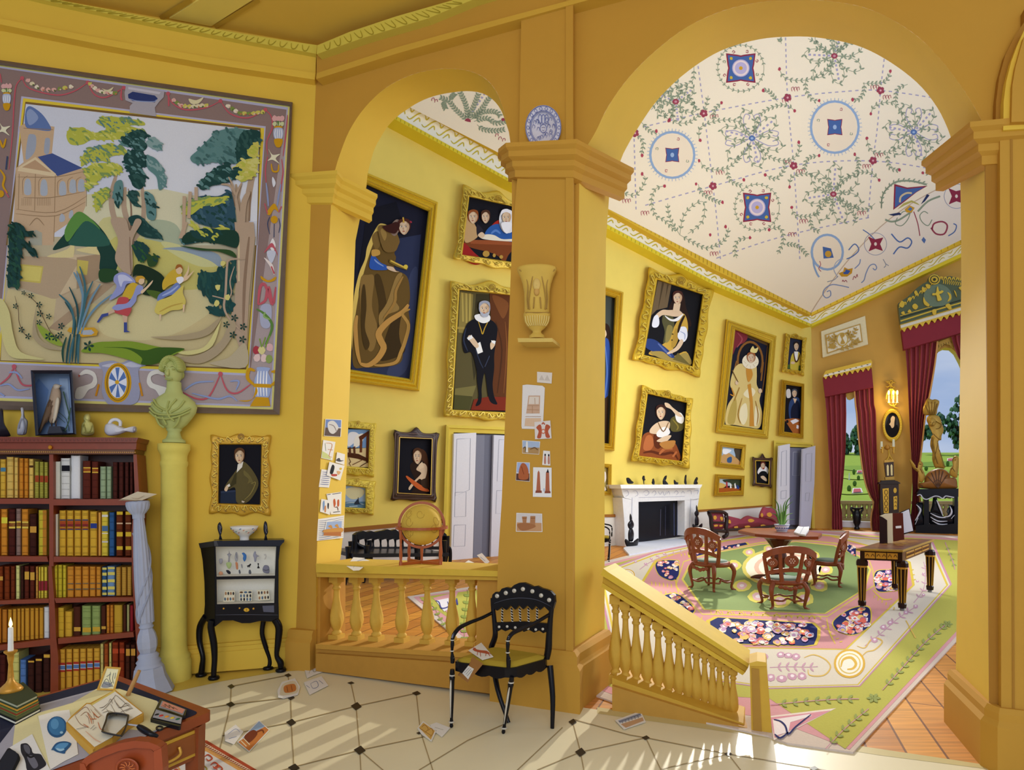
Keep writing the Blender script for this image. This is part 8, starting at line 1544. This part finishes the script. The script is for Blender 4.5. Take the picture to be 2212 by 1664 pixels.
for a,b in((l0,f0),(f0,r0)):
 pl=Plane(a,b,a+V((0,0,1)));d=(b-a).normalized();Ln=(b-a).length;n_=pl.n;np_=3
 for j in range(np_):
  u0,u1=Ln*(.10+j*.8/np_+.01),Ln*(.10+(j+1)*.8/np_-.01);m=MB()
  vs=[a+d*u+n_*.004+V((0,0,z_))for u,z_ in((u0,.668),(u1,.668),(u1,.745),(u0,.745))];m.loft([[v-n_*.004 for v in vs],vs],GB,sm=False)
  for k in range(int((u1-u0)/.06)+1):
   c=a+d*(u0+.03+k*.06)+n_*.006+V((0,0,.706));
   if k*.06+.05<u1-u0:m.tube([c-d*.018-V((0,0,.012)),c+V((0,0,.018)),c+d*.018-V((0,0,.012))],.004,'6c4414',seg=5)
  m.build('gilt_panel',GOLD,root,True,label='engraved gilt panel')
for p in(l0,f0,r0,b0_):
 m=MB();d=(cen-p);d.z=0;d.normalize();c=p+d*.05
 def sq(r,z):return[V((c.x+r*x_,c.y+r*y_,z))for x_,y_ in((-1,0),(-.7,-.7),(0,-1),(.7,-.7),(1,0),(.7,.7),(0,1),(-.7,.7))]
 m.loft([sq(.028,.06),sq(.05,.50),sq(.055,.56),sq(.07,.57),sq(.07,.62),sq(.055,.65)],[DKB,DKB,GB,DKB,DKB],sm=False)
 m.loft([sq(.02,.045),sq(.045,.05),sq(.05,.10),sq(.04,.12)],DKB,sm=False);m.ball(c+V((0,0,.028)),.028,'8a8a88',10);lg=m.build('leg',GLOSS,root,True)
 m=MB()
 for x_,y_ in((-.7,-.7),(.7,-.7),(-1,0),(1,0),(0,-1)):m.bar(c+V((x_*.037,y_*.037,.10)),c+V((x_*.058,y_*.058,.55)),.008,.008,GB)
 m.loft([sq(.056,.545),sq(.062,.56),sq(.058,.575)],GB,sm=False);m.build('gilt_mount',GOLD,lg,True,label='gilt leg mounts')
YP=Plane((0,8.42,0),(1,8.42,0),(0,8.42,1))
root=empty('folio',YP.P(1925,1172),'large brown folio standing open on the black and gilt table','book')
for nm,q,o,c in(('back_board','930 1140 1100 1072 1148 1312 1045 1345 940 1400',-.10,'2a1c18'),('pages','945 1150 1094 1082 1138 1306 1045 1330 950 1380',-.085,'dfe4ee'),('inner_board','918 1122 1030 1118 1045 1400 935 1420',-.04,'5c2414'),('cream_page','792 1150 850 1128 920 1122 925 1440 868 1450 866 1200',0,'dfd3ae'),('front_board','788 1150 820 1165 862 1195 868 1492 790 1440',.03,'2c1612')):
 m=MB();m.slab(YP,z7(q),o-.015,o,c)
 if nm=='inner_board':m.flat(YP,z7('952 1258 1012 1252 1014 1278 955 1282'),o+.002,'eceae4')
 m.build(nm,FLATP,root,True)
random.seed(52)
z67=lambda s6,s7:z6(s6)+z7(s7)
def curtain(name,label,pl,Le,Re,n,amp,off,c='964046',c2=None,trim=None,mat=None,parent=None):
 NV,NU=26,n*8;Lr,Rr=resample_open(smooth([V(a)for a in Le],False,4),NV),resample_open(smooth([V(a)for a in Re],False,4),NV)
 m=MB();vs,fs,cs_=[],[],[]
 for j in range(NV):
  for i in range(NU+1):
   u=i/NU;p=Lr[j].lerp(Rr[j],u);w=(Rr[j]-Lr[j]).length;vs.append(pl.P(p.x,p.y,off+amp*math.cos(u*n*2*pi+.5*math.sin(j*.3))*min(1,w/20)))
 for j in range(NV-1):
  for i in range(NU):
   fs.append((j*(NU+1)+i,j*(NU+1)+i+1,(j+1)*(NU+1)+i+1,(j+1)*(NU+1)+i));cs_.append(c2 if c2 and(i%16)in(5,)else c)
 m.add(vs,fs,cs_,True)
 if trim:m.tube([pl.P(p.x,p.y,off+amp*1.3)for p in(Rr if trim=='R' else Lr)],.028,'c8985c',seg=6,n=1)
 return m.build(name,VELVET,parent,parent is not None,label=label,cat=None if parent else 'curtain',group=None if parent else 'burgundy window curtains')
VELVET=material('velvet',.8,vary=.05,bscale=6,spec=.1)
WC=WW.shift(.25)
curtain('curtain','burgundy curtain at the left of the far narrow window',WC,z67('205 1430 215 1560','222 60 240 400 262 800 278 990 280 1100 278 1210 282 1330'),z67('428 1395 430 1560','432 60 425 400 405 700 385 900 368 1000 385 1100 388 1200 392 1290'),4,.07,.0)
curtain('curtain','burgundy curtain with gold lining at the right of the far narrow window',WC,z67('515 1380 530 1560','540 60 560 320 600 640 640 830 700 980 722 1010 700 1120 692 1220 700 1300'),z67('718 1350 728 1560','745 60 752 400 762 800 778 960 770 1040 780 1200 786 1350'),4,.07,.02,c2='c8985c',trim='L')
curtain('curtain','burgundy curtain with gold lining left of the tall arched window',WC,z67('1055 945 1075 1200 1095 1640','1100 200 1118 500 1130 800 1125 1000 1112 1150 1100 1300'),z67('1395 870 1370 1100 1320 1400 1280 1600','1265 100 1235 380 1205 640 1195 860 1210 960 1215 1100 1225 1300'),6,.08,.0,c2='c8985c',trim='R')
curtain('curtain','sliver of burgundy curtain at the right of the tall arched window',WC,z6('1540 820 1570 920 1600 1010 1640 1080'),z6('1720 780 1720 900 1720 1020 1720 1120'),3,.07,.02)
root=empty('pelmet',WC.P(1832,825,.2),'gilt-edged burgundy pelmet over the far narrow window','pelmet','window pelmets')
m=MB();m.slab(WC,z6('182 1255 700 1158 718 1352 206 1456'),0,.28,'84303a');m.build('valance',VELVET,root,True)
def teeth(a,b,n,h):
 a,b=V(a),V(b);out=[]
 for i in range(n):
  for t,d in((0,0),(.25,h*.4),(.45,h),(.6,h),(.8,h*.4)):p=a.lerp(b,(i+t)/n);out.append((p.x,p.y+d))
 out.append((b.x,b.y));return out
m=MB();q=[(195,1215),(215,1180),(690,1062),(706,1085),(700,1150)]+list(reversed(teeth((185,1240),(692,1140),9,34)));m.slab(WC,z6(q),.1,.34,'d8b238')
m.flat(WC,z6('200 1222 696 1098 692 1124 192 1246'),.345,'e4dcc4')
for i in range(8):m.flat(WC,z6(ell(235+i*60,1218-i*14.5,12,5,8)),.348,'6c6450')
m.build('gilt_cornice',GOLD,root,True)
root=empty('pelmet',WC.P(2000,700,.2),'crested green and gilt pelmet with burgundy valance over the tall arched window','pelmet','window pelmets')
m=MB();m.slab(WC,z6('1014 750 1720 555 1720 755 1040 955'),0,.28,'84303a');m.build('valance',VELVET,root,True)
m=MB();q=[(1000,690),(1720,475)]+list(reversed(teeth((1012,738),(1720,530),11,38)));m.slab(WC,z6(q),.1,.34,'d8b238');m.flat(WC,z6('1004 700 1720 488 1720 520 1008 730'),.345,'dcd4bc');m.build('gilt_fringe',GOLD,root,True)
m=MB();m.slab(WC,z6('978 470 1030 432 1080 400 1130 350 1185 300 1240 262 1290 235 1300 195 1330 162 1372 154 1410 172 1430 215 1470 190 1530 178 1590 195 1650 225 1720 260 1720 470 1004 688 992 600'),.1,.4,'4e5a3a');cr=m.build('crest',WOOD,root,True,label='carved green and gilt crest')
m=MB();GG='cfae38'
m.line(WC,z6('1004 655 1350 545 1720 440'),3,.42,GG,sm=False,taper=False);m.line(WC,z6('1004 620 1350 520 1720 410'),2.4,.42,'2c3424',sm=False,taper=False);m.line(WC,z6('1002 600 1340 500'),2,.42,GG)
for q in('990 480 1020 440 1050 470 1030 510 1000 500','1080 420 1110 400 1120 430 1100 440','1150 350 1170 330 1190 370 1170 385','1230 320 1240 290 1270 330 1250 350','1270 270 1300 265 1320 300 1290 310','1130 490 1160 470 1190 500 1170 530 1140 520','1010 570 1040 550 1050 590','1080 560 1100 530 1120 560','1250 400 1270 440 1310 480 1300 500 1260 480 1245 440','1500 350 1535 370 1540 420 1500 450 1520 400','1340 540 1380 530 1380 580 1350 585','1480 490 1520 470 1545 520 1520 530','1620 300 1650 290 1650 330','1570 330 1590 350 1600 400'):m.slab(WC,z6(q),.4,.45,GG,True)
for i in range(16):
 t=i/15;x=990+640*t;y=470-300*min(1,t*1.5)+40*max(0,t-.6);m.line(WC,z6([(x,y+45),(x+14,y+18),(x+30,y+22),(x+26,y+44)]),3,.43,GG)
for q in('1390 300 1400 290 1415 340 1440 330 1460 340 1440 360 1415 370 1430 400 1440 430 1400 440 1390 400 1380 380 1345 380 1345 360 1380 355',):m.slab(WC,z6(q),.44,.50,'d8b83c',True)
m.slab(WC,z6('1250 380 1300 300 1400 260 1500 300 1545 370 1540 440 1460 490 1340 500 1270 460'),.4,.43,'6c7c62',True)
for r_,c in((60,GG),(46,'3c3c20'),(36,GG),(16,'3c3c20')):m.slab(WC,z6(ell(1364,214,r_,r_*.9,18)),.4,.46+(60-r_)*.001,c)
for i in range(9):m.line(WC,z6([(1450+i*22,215+i*3),(1462+i*22,235+i*3),(1455+i*22,260+i*3)]),2,.42,GG)
m.build('gilt_carving',GOLD,cr,True)
m=MB();m.slab(WC,z6('1392 882 1548 820 1562 935 1520 905 1470 895 1430 930 1400 985 1388 975'),-.12,-.05,'b8923a');
for i in range(6):m.line(WC,z6([(1408+i*26,905-i*8),(1412+i*26,935-i*9)]),1.6,-.04,'7c5c1c')
m.build('window_trim',GOLD,label='gilt carved tracery at the head of the tall arched window',cat='window trim')
m=MB();m.slab(WC,z6('428 1400 512 1385 520 1440 510 1470 470 1490 440 1480 428 1450'),-.12,-.05,'b8923a');m.build('window_trim',GOLD,label='gilt carved tracery at the head of the far narrow window',cat='window trim')
SCN=WW.shift(.12);root=empty('wall_sconce',SCN.P(1927,870),'gilt wall sconce with a ribbon bow and lit candles above the oval portrait','wall light')
m=MB()
for q in('850 1290 880 1310 900 1330 930 1300 950 1310','900 1330 870 1350 850 1345','900 1330 925 1355 945 1350','900 1330 895 1420','905 1330 960 1400','860 1300 880 1290 900 1330','890 1290 920 1280 905 1325'):m.tube([SCN.P(*a,.05)for a in z6(q)],.025,'b8902c',seg=6)
m.tube([SCN.P(*a,.08)for a in z6('860 1500 900 1545 940 1550 985 1505')],.025,'b8902c');m.tube([SCN.P(*a,.08)for a in z6('925 1510 935 1560 980 1580')],.025,'b8902c');m.build('bracket',GOLD,root,True)
for x in(880,928,970):
 m=MB();a=SCN.P(*z6([(x,1520)])[0],.14);m.lathe([(.045,0),(.05,.02),(.028,.03),(.026,.26)],'e8e0b8',at=a,seg=10);cd=m.build('candle',FLATP,root,True);m=MB();m.ball(a+V((0,0,.36)),(.035,.035,.09),'ffe88a',10);m.build('flame',FLM,cd,True)
for x in(862,885,910,935,958):
 m=MB();m.tube([SCN.P(*a,.10)for a in z6([(905+(x-905)*.3,1370),(x,1420),(x+(x-905)*.2,1480)])],[.012,.02,.012],'e4d84c',seg=6);m.build('glass_drop',GLOSS,root,True)
CB=WW.shift(1.0);root=empty('pier_cabinet',CB.P(1922,1150),'tall dark cabinet with gilt panels between the curtained windows','cabinet')
m=MB();m.slab(CB,z7('792 812 985 802 988 1060 984 1330 800 1330'),-.7,0,'2c1a12');m.build('body',WOOD,root,True)
m=MB();m.slab(CB,z7('775 812 782 792 965 778 1003 800 1003 810'),-.75,.06,'241610');m.build('top',WOOD,root,True)
m=MB();m.slab(CB,z7('815 862 880 855 880 1120 828 1120'),0,.02,'cfa63a')
for y in(900,960,1020,1080):m.line(CB,z7(ell(852,y,16,24,8)),1.4,.024,'4c3010',closed=True)
m.slab(CB,z7(ell(947,880,17,28)),0,.02,'cfa63a',True);m.slab(CB,z7('930 945 970 938 968 1080 934 1085'),0,.02,'cfa63a')
for y in(970,1010,1050):m.line(CB,z7([(940,y),(955,y-12),(962,y+8)]),1.4,.024,'4c3010')
m.build('gilt_panels',GOLD,root,True)
root=empty('mantel_clock',CB.P(1922,1038,-.2),'dark and gilt clock-like casket with two candle arms on the tall cabinet','candelabrum')
CC=CB.shift(-.15)
m=MB();m.slab(CC,z7('832 582 932 572 936 735 852 738'),-.25,0,'3a2416');m.slab(CC,z7('842 740 938 732 942 765 846 768'),-.28,.03,'b8923a');m.slab(CC,z7('800 775 950 770 955 795 798 800'),-.3,.05,'241a14');m.slab(CC,z7('835 560 930 552 934 576 832 586'),-.26,.02,'c89c3c');m.build('casket',WOOD,root,True)
m=MB()
for q in('858 620 868 605 880 620 882 722 862 724','898 618 908 602 920 616 922 720 902 722'):m.slab(CC,z7(q),0,.02,'d8c890')
m.build('arched_panels',GOLD,root,True)
m=MB();m.tube([CC.P(*a,-.1)for a in z7('855 565 880 520 878 440 868 425')],[.06,.035,.03,.04],'b8902c');m.tube([CC.P(*a,-.1)for a in z7('925 565 895 520 880 470')],[.03,.03,.03],'b8902c');m.ball(CC.P(*z7([(866,426)])[0],-.1),.09,'b07c2c',14)
m.tube([CC.P(*a,-.1)for a in z7('800 450 812 425 866 420 920 420 935 440')],.022,'b8902c')
for x in(814,932):a=CC.P(*z7([(x,492)])[0],-.1);m.lathe([(.02,0),(.05,.06),(.03,.1),(.06,.2),(.065,.24)],'c89c3c',at=a,seg=12)
m.build('arms',GOLD,root,True)
for x,y0,y1 in((803,440,345),(930,430,320)):
 m=MB();a=CC.P(*z7([(x,y0)])[0],-.1);h=(y0-y1)/4.894*a.y/F;m.lathe([(.045,0),(.035,h*.8),(.03,h*.82)],'dcdcc0',at=a,seg=10);m.build('candle',FLATP,root,True)
ST=WW.shift(.75)
root=empty('console_table',ST.P(2025,1148),'black carved console table with silvery swirling supports at the right window','console table')
m=MB();q=[(1178,915),(1205,866),(1620,860),(1620,945)]+[(1610-i*26,950+(18 if i%2 else 0))for i in range(15)];m.slab(ST,z7(q),-.4,.1,'15161c');m.build('top',GLOSS,root,True)
m=MB();m.slab(ST,z7('1165 1255 1300 1235 1450 1245 1620 1225 1620 1340 1165 1335'),-.4,.1,'121318');m.build('base',GLOSS,root,True)
for q in('1255 955 1305 955 1308 1270 1252 1270','1575 945 1612 945 1612 1250 1572 1250'):
 m=MB();m.slab(ST,z7(q),-.3,.02,'15161c');m.build('post',GLOSS,root,True)
for nm,q,hs in(('swirling_support','1168 1015 1215 1005 1245 1020 1240 1120 1255 1200 1240 1275 1165 1290 1150 1200 1190 1150 1200 1090',('1172 1030 1215 1080 1200 1130 1160 1200','1190 1170 1160 1240')),('swirling_support','1350 955 1385 950 1410 1040 1455 1160 1400 1150 1320 1120 1335 1040',('1385 980 1420 1060 1452 1150',)),('swirling_support','1300 1100 1360 1140 1440 1175 1520 1155 1560 1110 1545 1060 1520 1035 1560 1040 1585 1100 1580 1180 1560 1240 1450 1270 1340 1250 1300 1200',('1320 1120 1400 1160 1480 1170','1320 1160 1400 1205 1500 1205','1340 1200 1420 1240 1500 1235','1450 1165 1520 1150 1545 1100 1525 1045','1540 1180 1575 1140'))):
 m=MB();puff(m,ST,z7(q),-.1,.14,'14151b')
 for h in hs:m.tube([ST.P(*a,.05)for a in z7(h)],[.01]+[.028]*(len(pts(h))-2)+[.01],'c8ccd8',seg=6)
 m.build(nm,GLOSS,root,True)
m=MB();m.tube([ST.P(*a,.12)for a in z7('1180 935 1215 925 1240 960 1280 975 1330 955 1370 940 1410 945 1450 965 1480 940 1520 945 1570 955')],.02,'c8ccd8',seg=6);m.build('silver_edge',GLOSS,root,True)
root=empty('gilded_statue',ST.P(2025,1056),'gilded caryatid statue raising a basket, on a brown shell between two cherubs','statue')
SG='b08c38'
def st(name,q,off,t,c=SG,mat=GOLD,ex=(),par=None):
 m=MB();puff(m,ST,z7(q),off,t,c)
 for e_ in ex:m.tube([ST.P(*a,off+t*.98)for a in z7(e_)],.014,'7c5c1c' if c==SG else '4c2c10',seg=5)
 return m.build(name,mat,par or root,True)
st('shell_base','1252 860 1200 850 1190 815 1210 800 1250 810 1262 740 1310 680 1390 650 1460 655 1520 700 1540 760 1560 740 1595 760 1605 820 1590 860 1400 868',-.1,.16,'8c5a22',WOOD,['1395 850 1290 730','1395 850 1330 690','1398 850 1370 665','1400 850 1415 665','1402 850 1455 675','1405 850 1500 715','1350 800 1395 770 1440 800','1210 820 1235 835 1225 850'])
st('body','1370 640 1340 560 1340 480 1318 400 1330 310 1350 280 1320 230 1300 190 1290 150 1310 110 1350 95 1400 110 1440 170 1462 240 1440 300 1435 345 1405 360 1415 440 1420 540 1440 620 1470 650 1400 640',0,.15,SG,GOLD,['1440 180 1420 220 1380 230','1350 280 1400 330 1435 345','1340 320 1350 420 1370 500 1400 600','1400 380 1380 470 1360 560','1415 450 1450 560 1475 640','1330 400 1345 440'])
st('head','1300 150 1310 120 1345 110 1375 130 1380 165 1360 200 1325 205 1302 185',.12,.09,SG,GOLD,['1318 160 1330 156','1350 156 1362 160','1342 160 1340 178','1330 190 1352 190'])
st('raised_arm','1300 180 1280 140 1290 100 1330 80 1400 90 1430 130 1440 180 1410 150 1390 115 1340 100 1310 120 1310 170',.08,.07)
st('shell_basket','1255 80 1240 20 1255 -30 1290 -95 1340 -80 1375 -85 1415 -60 1395 20 1385 75 1330 85',.02,.12,SG,GOLD,['1310 75 1265 -20','1320 75 1295 -60','1335 75 1335 -60','1350 75 1370 -60','1365 72 1395 -40'])
st('cherub','1205 790 1215 740 1190 690 1150 660 1115 610 1095 560 1105 545 1120 560 1122 600 1150 640 1190 640 1190 600 1205 572 1230 575 1245 605 1235 645 1255 690 1262 740 1240 790',.02,.08,SG,GOLD,['1205 600 1225 605','1215 650 1240 700','1150 650 1180 660'])
st('cherub','1520 700 1530 650 1555 615 1550 560 1570 520 1600 515 1620 540 1620 620 1610 700 1600 745 1560 740 1530 720',.02,.08,SG,GOLD,['1575 560 1590 556','1555 570 1560 540 1590 525','1550 640 1580 680','1535 660 1560 640'])
vb=WW.P(1851,1142.5,.12);vb.z=0.02;vs_=vb.y/F
root=empty('black_vase',vb,'black two-handled vase standing in the far narrow window','vase')
m=MB();yv=lambda y:(1285-y)/4.894*vs_
m.lathe([(5*vs_,0),(5.5*vs_,yv(1270)),(3.4*vs_,yv(1255)),(7*vs_,yv(1215)),(8.6*vs_,yv(1160)),(8*vs_,yv(1110)),(4.6*vs_,yv(1085)),(7*vs_,yv(1065)),(8*vs_,yv(1058))],'14151a',at=vb,seg=24);m.build('body',GLOSS,root,True)
for s_ in(-1,1):
 m=MB();X_=lambda x:x/4.894*vs_*s_;m.tube([vb+V((X_(35),0,yv(1068))),vb+V((X_(58),0,yv(1056))),vb+V((X_(60),0,yv(1080))),vb+V((X_(45),0,yv(1100))),vb+V((X_(36),0,yv(1130)))],.035,'14151a');m.build('handle',GLOSS,root,True)
m=MB();m.slab(WW,z7('385 1203 700 1215 700 1278 385 1268'),-.3,.02,'c6c9d0');m.slab(WW,z7('1240 1215 1700 1225 1700 1300 1240 1290'),-.3,.02,'c6c9d0');m.build('trim_10',PLASTER,kind='structure')
# ---- outside: terrace balustrade, lawn, trees, topiary, beds
TBp=WW.shift(-2.2)
root=empty('terrace_balustrade',TBp.P(1900,1120),'weathered stone terrace balustrade outside the windows','balustrade')
m=MB();m.slab(TBp,'1750 1082 2200 1084 2200 1090 1750 1089',-.3,.1,'a89468');m.build('handrail',STONE,root,True)
m=MB();m.slab(TBp,'1750 1119 2200 1121 2200 1150 1750 1150',-.4,.12,'a08c62');m.build('plinth',STONE,root,True)
for i in range(38):
 x=1768+i*11;a=TBp.P(x,1120,-.1);b=TBp.P(x,1088,-.1);h=b.z-a.z;m=MB();m.lathe([(.07,0),(.09,h*.12),(.06,h*.2),(.12,h*.4),(.06,h*.75),(.08,h*.85),(.1,h)],'a89468',at=a,seg=8)
 if 1815<x<1895 or 1975<x<2085:m.build('baluster',STONE,root,True)
SL=Plane((0,26,.25),(1,26,.25),(0,85,6.2))
m=MB();m.poly([SL.P(1500,1088),SL.P(2600,1088),SL.P(2600,978),SL.P(1500,978)],'8fa83e');m.poly([V((8,22.5,-.2)),V((40,22.5,-.2)),SL.P(2600,1088),SL.P(1500,1088)],'8fa83e')
for q,c in(('1800 1010 1850 1006 1900 1012 1860 1018','7c9a38'),('1810 1030 1860 1026 1890 1032 1850 1036','9cb44a'),('1800 1060 1900 1055 1900 1064 1830 1068','98b044'),('1980 1000 2080 996 2090 1004 2000 1008','6f8e34'),('1985 1020 2080 1016 2085 1024 2000 1028','7c9a38')):m.flat(SL,q,.05,c,True)
lawn=m.build('lawn',material('grass',.9,bscale=1.5,vary=.14,bump=.2,spec=.05));tag(lawn,'bright green lawn rising beyond the windows','lawn',kind='stuff')
def tree(q7,label,k=z7,trunk=None):
 Y=82;TP=Plane((0,Y,0),(1,Y,0),(0,Y,1));q=k(q7);x0=min(p[0]for p in q);x1=max(p[0]for p in q);y0=min(p[1]for p in q);y1=max(p[1]for p in q)
 root=empty('tree',TP.P((x0+x1)/2,y1),label,'tree',None);qq=[(v.x,v.y)for v in smooth([V(a)for a in q])]
 m=MB();n_=0;t_=0
 while n_<110 and t_<4000:
  t_+=1;x,y=random.uniform(x0,x1),random.uniform(y0,y1)
  if not inp(qq,x,y):continue
  n_+=1;r=random.uniform(3.4,5.6)
  puff(m,TP,[(x,y-r),(x+r*.8,y-r*.3),(x+r*.7,y+r*.7),(x+r*.2,y+r*1.5),(x-r*.3,y+r*.9),(x-r*.8,y+r*1.2),(x-r*.9,y)],random.uniform(-1,1),.4,random.choice(['4c7054','557c58','628c5c','3f604c']))
 m.build('foliage',FLATP,root,True)
 a=TP.P((x0+x1)/2,y1+3,-.6);b=TP.P((x0+x1)/2,(y0+y1)/2,-.6);m=MB();m.tube([a,b],[.35,.2],'5c5040',smoothp=False);m.build('trunk',WOOD,root,True)
tree('380 300 400 280 440 290 470 330 480 400 470 460 440 480 400 490 380 450','dark green tree at the left of the far narrow window view')
tree('500 240 530 200 560 220 590 240 640 300 640 480 600 560 560 560 540 480 520 400 490 340','dark green drooping tree at the right of the far narrow window view')
tree('1240 200 1290 170 1330 100 1400 70 1450 90 1480 180 1460 260 1300 320 1240 330','round dark green tree behind the gilded statue')
tree('1520 60 1560 -60 1620 -120 1700 -100 1700 300 1660 420 1600 420 1560 330 1490 250','tall weeping green tree at the right of the tall window view')
def bush(x,y,w,h,label):
 p=SL.P(*z7([(x,y)])[0]);s_=p.y/F/4.894;m=MB();m.ball(p+V((0,0,h*s_*.5)),(w*s_/2,w*s_/2,h*s_*.55),'55782e',12);m.build('topiary_bush',FLATP,label=label,cat='bush',group='clipped bushes on the lawn')
for a in((512,712,30,55,'clipped bush beside the upper flower bed, far window view'),(560,772,30,50,'clipped bush at the middle right of the far window lawn'),(520,835,38,56,'clipped bush just above the lower flower bed'),(461,895,40,68,'clipped bush left of the lower flower bed, nearest the window'),(1276,672,34,48,'clipped bush left of the gilded statue'),(1504,628,30,60,'clipped bush right of the gilded statue')):bush(*a)
for q,lb in(('545 668 600 664 606 690 542 692','small red flower bed high on the far lawn'),('500 856 590 854 606 898 490 906','larger red and white flower bed on the far lawn'),('1498 540 1556 534 1570 566 1498 570','small red flower bed right of the gilded statue')):
 m=MB();m.slab(SL,z7(q),0,.1,'d8d4cc');c=[V(a)for a in z7(q)];cc=sum(c,V((0,0)))/4;m.flat(SL,[cc+(a-cc)*.75 for a in c],.14,'b0444c');m.build('flower_bed',FLATP,label=lb,cat='flower bed')
m=MB();p=SL.P(*z7([(462,768)])[0]);s_=p.y/F/4.894;m.lathe([(9*s_,0),(5*s_,15*s_),(7*s_,40*s_),(4*s_,55*s_),(5*s_,66*s_),(1*s_,74*s_)],'e4e4e0',at=p,seg=10);m.build('garden_statue',STONE,label='small white garden statue on the lawn in the far window view',cat='statue')
cam=bpy.data.cameras.new('camera');co=bpy.data.objects.new('camera',cam);col.objects.link(co)
co.location=CAM;co.rotation_euler=(pi/2,0,0)
cam.sensor_width=36;cam.lens=F/W*36;cam.shift_x=0;cam.shift_y=(HY-H/2)/W;cam.clip_end=500
bpy.context.scene.camera=co
w=bpy.data.worlds.new('sky');bpy.context.scene.world=w;w.use_nodes=True
nt=w.node_tree;bg=nt.nodes['Background']
tc=nt.nodes.new('ShaderNodeTexCoord');mp=nt.nodes.new('ShaderNodeMapping');nz=nt.nodes.new('ShaderNodeTexNoise')
mp.inputs['Scale'].default_value=(2.2,2.2,7);mp.inputs['Rotation'].default_value=(.3,.35,0)
nz.inputs['Scale'].default_value=1.8;nz.inputs['Detail'].default_value=5
cr=nt.nodes.new('ShaderNodeValToRGB')
cr.color_ramp.elements[0].position=.38;cr.color_ramp.elements[0].color=(*lin('9db2d6'),1)
cr.color_ramp.elements[1].position=1.0;cr.color_ramp.elements[1].color=(*lin('e4e6ea'),1)
nt.links.new(tc.outputs['Generated'],mp.inputs[0]);nt.links.new(mp.outputs[0],nz.inputs['Vector'])
nt.links.new(nz.outputs['Fac'],cr.inputs[0]);nt.links.new(cr.outputs[0],bg.inputs['Color'])
bg.inputs['Strength'].default_value=1.0
def area(name,loc,to,size,power,c=(1,1,1)):
 l=bpy.data.lights.new(name,'AREA');l.shape='RECTANGLE';l.size,l.size_y=size;l.energy=power;l.color=c
 o=bpy.data.objects.new(name,l);col.objects.link(o);o.location=loc
 o.rotation_euler=(V(to)-V(loc)).to_track_quat('-Z','Y').to_euler();return o
area('near_room_fill',(-.5,-2.5,3.2),(-.6,5,1.6),(5,3),170,(1,.97,.92))  # added fill panel behind the camera, lifting the left and arcade walls
area('far_room_side_fill',(13,7,4.5),(2,16,2.5),(7,5),480,(1,.99,.98))  # unseen area lamp added on the open right side to fill the far room
area('far_room_top_fill',(5,12,6.3),(5,12,0),(6,6),120,(1,.99,.97))  # added overhead fill under the far ceiling, no fitting hangs there
l=bpy.data.lights.new('far_room_point_fill','POINT');l.energy=400;l.shadow_soft_size=.8  # bare point fill added to lift the far walls and ceiling
o=bpy.data.objects.new('far_room_point_fill',l);col.objects.link(o);o.location=(5.5,12.5,4.2)
s=bpy.data.lights.new('arch_beam_spot','SPOT');s.energy=4700;s.spot_size=math.radians(36);s.spot_blend=.3;s.shadow_soft_size=.10;s.color=(1,.95,.82)  # spot added inside the far room, stands in for sun through the arches
o=bpy.data.objects.new('arch_beam_spot',s);col.objects.link(o);o.location=(5.6,15.2,5.0)
o.rotation_euler=(V((-.3,4.2,.3))-o.location).to_track_quat('-Z','Y').to_euler()
l=bpy.data.lights.new('sconce_glow','POINT');l.energy=22;l.color=(1,.78,.3);l.shadow_soft_size=.15
o=bpy.data.objects.new('sconce_glow',l);col.objects.link(o);o.location=WW.P(1927,865,.55)
s=bpy.data.lights.new('garden_sun','SUN');s.energy=2.6;s.angle=math.radians(3);s.color=(1,.97,.9)
o=bpy.data.objects.new('garden_sun',s);col.objects.link(o);o.rotation_euler=V((-.25,-.75,-1.0)).to_track_quat('-Z','Y').to_euler();o.location=(20,40,30)
sc=bpy.context.scene
sc.view_settings.view_transform='Standard';sc.view_settings.look='None';sc.view_settings.gamma=1
sc.view_settings.exposure=0;sc.view_settings.use_curve_mapping=False
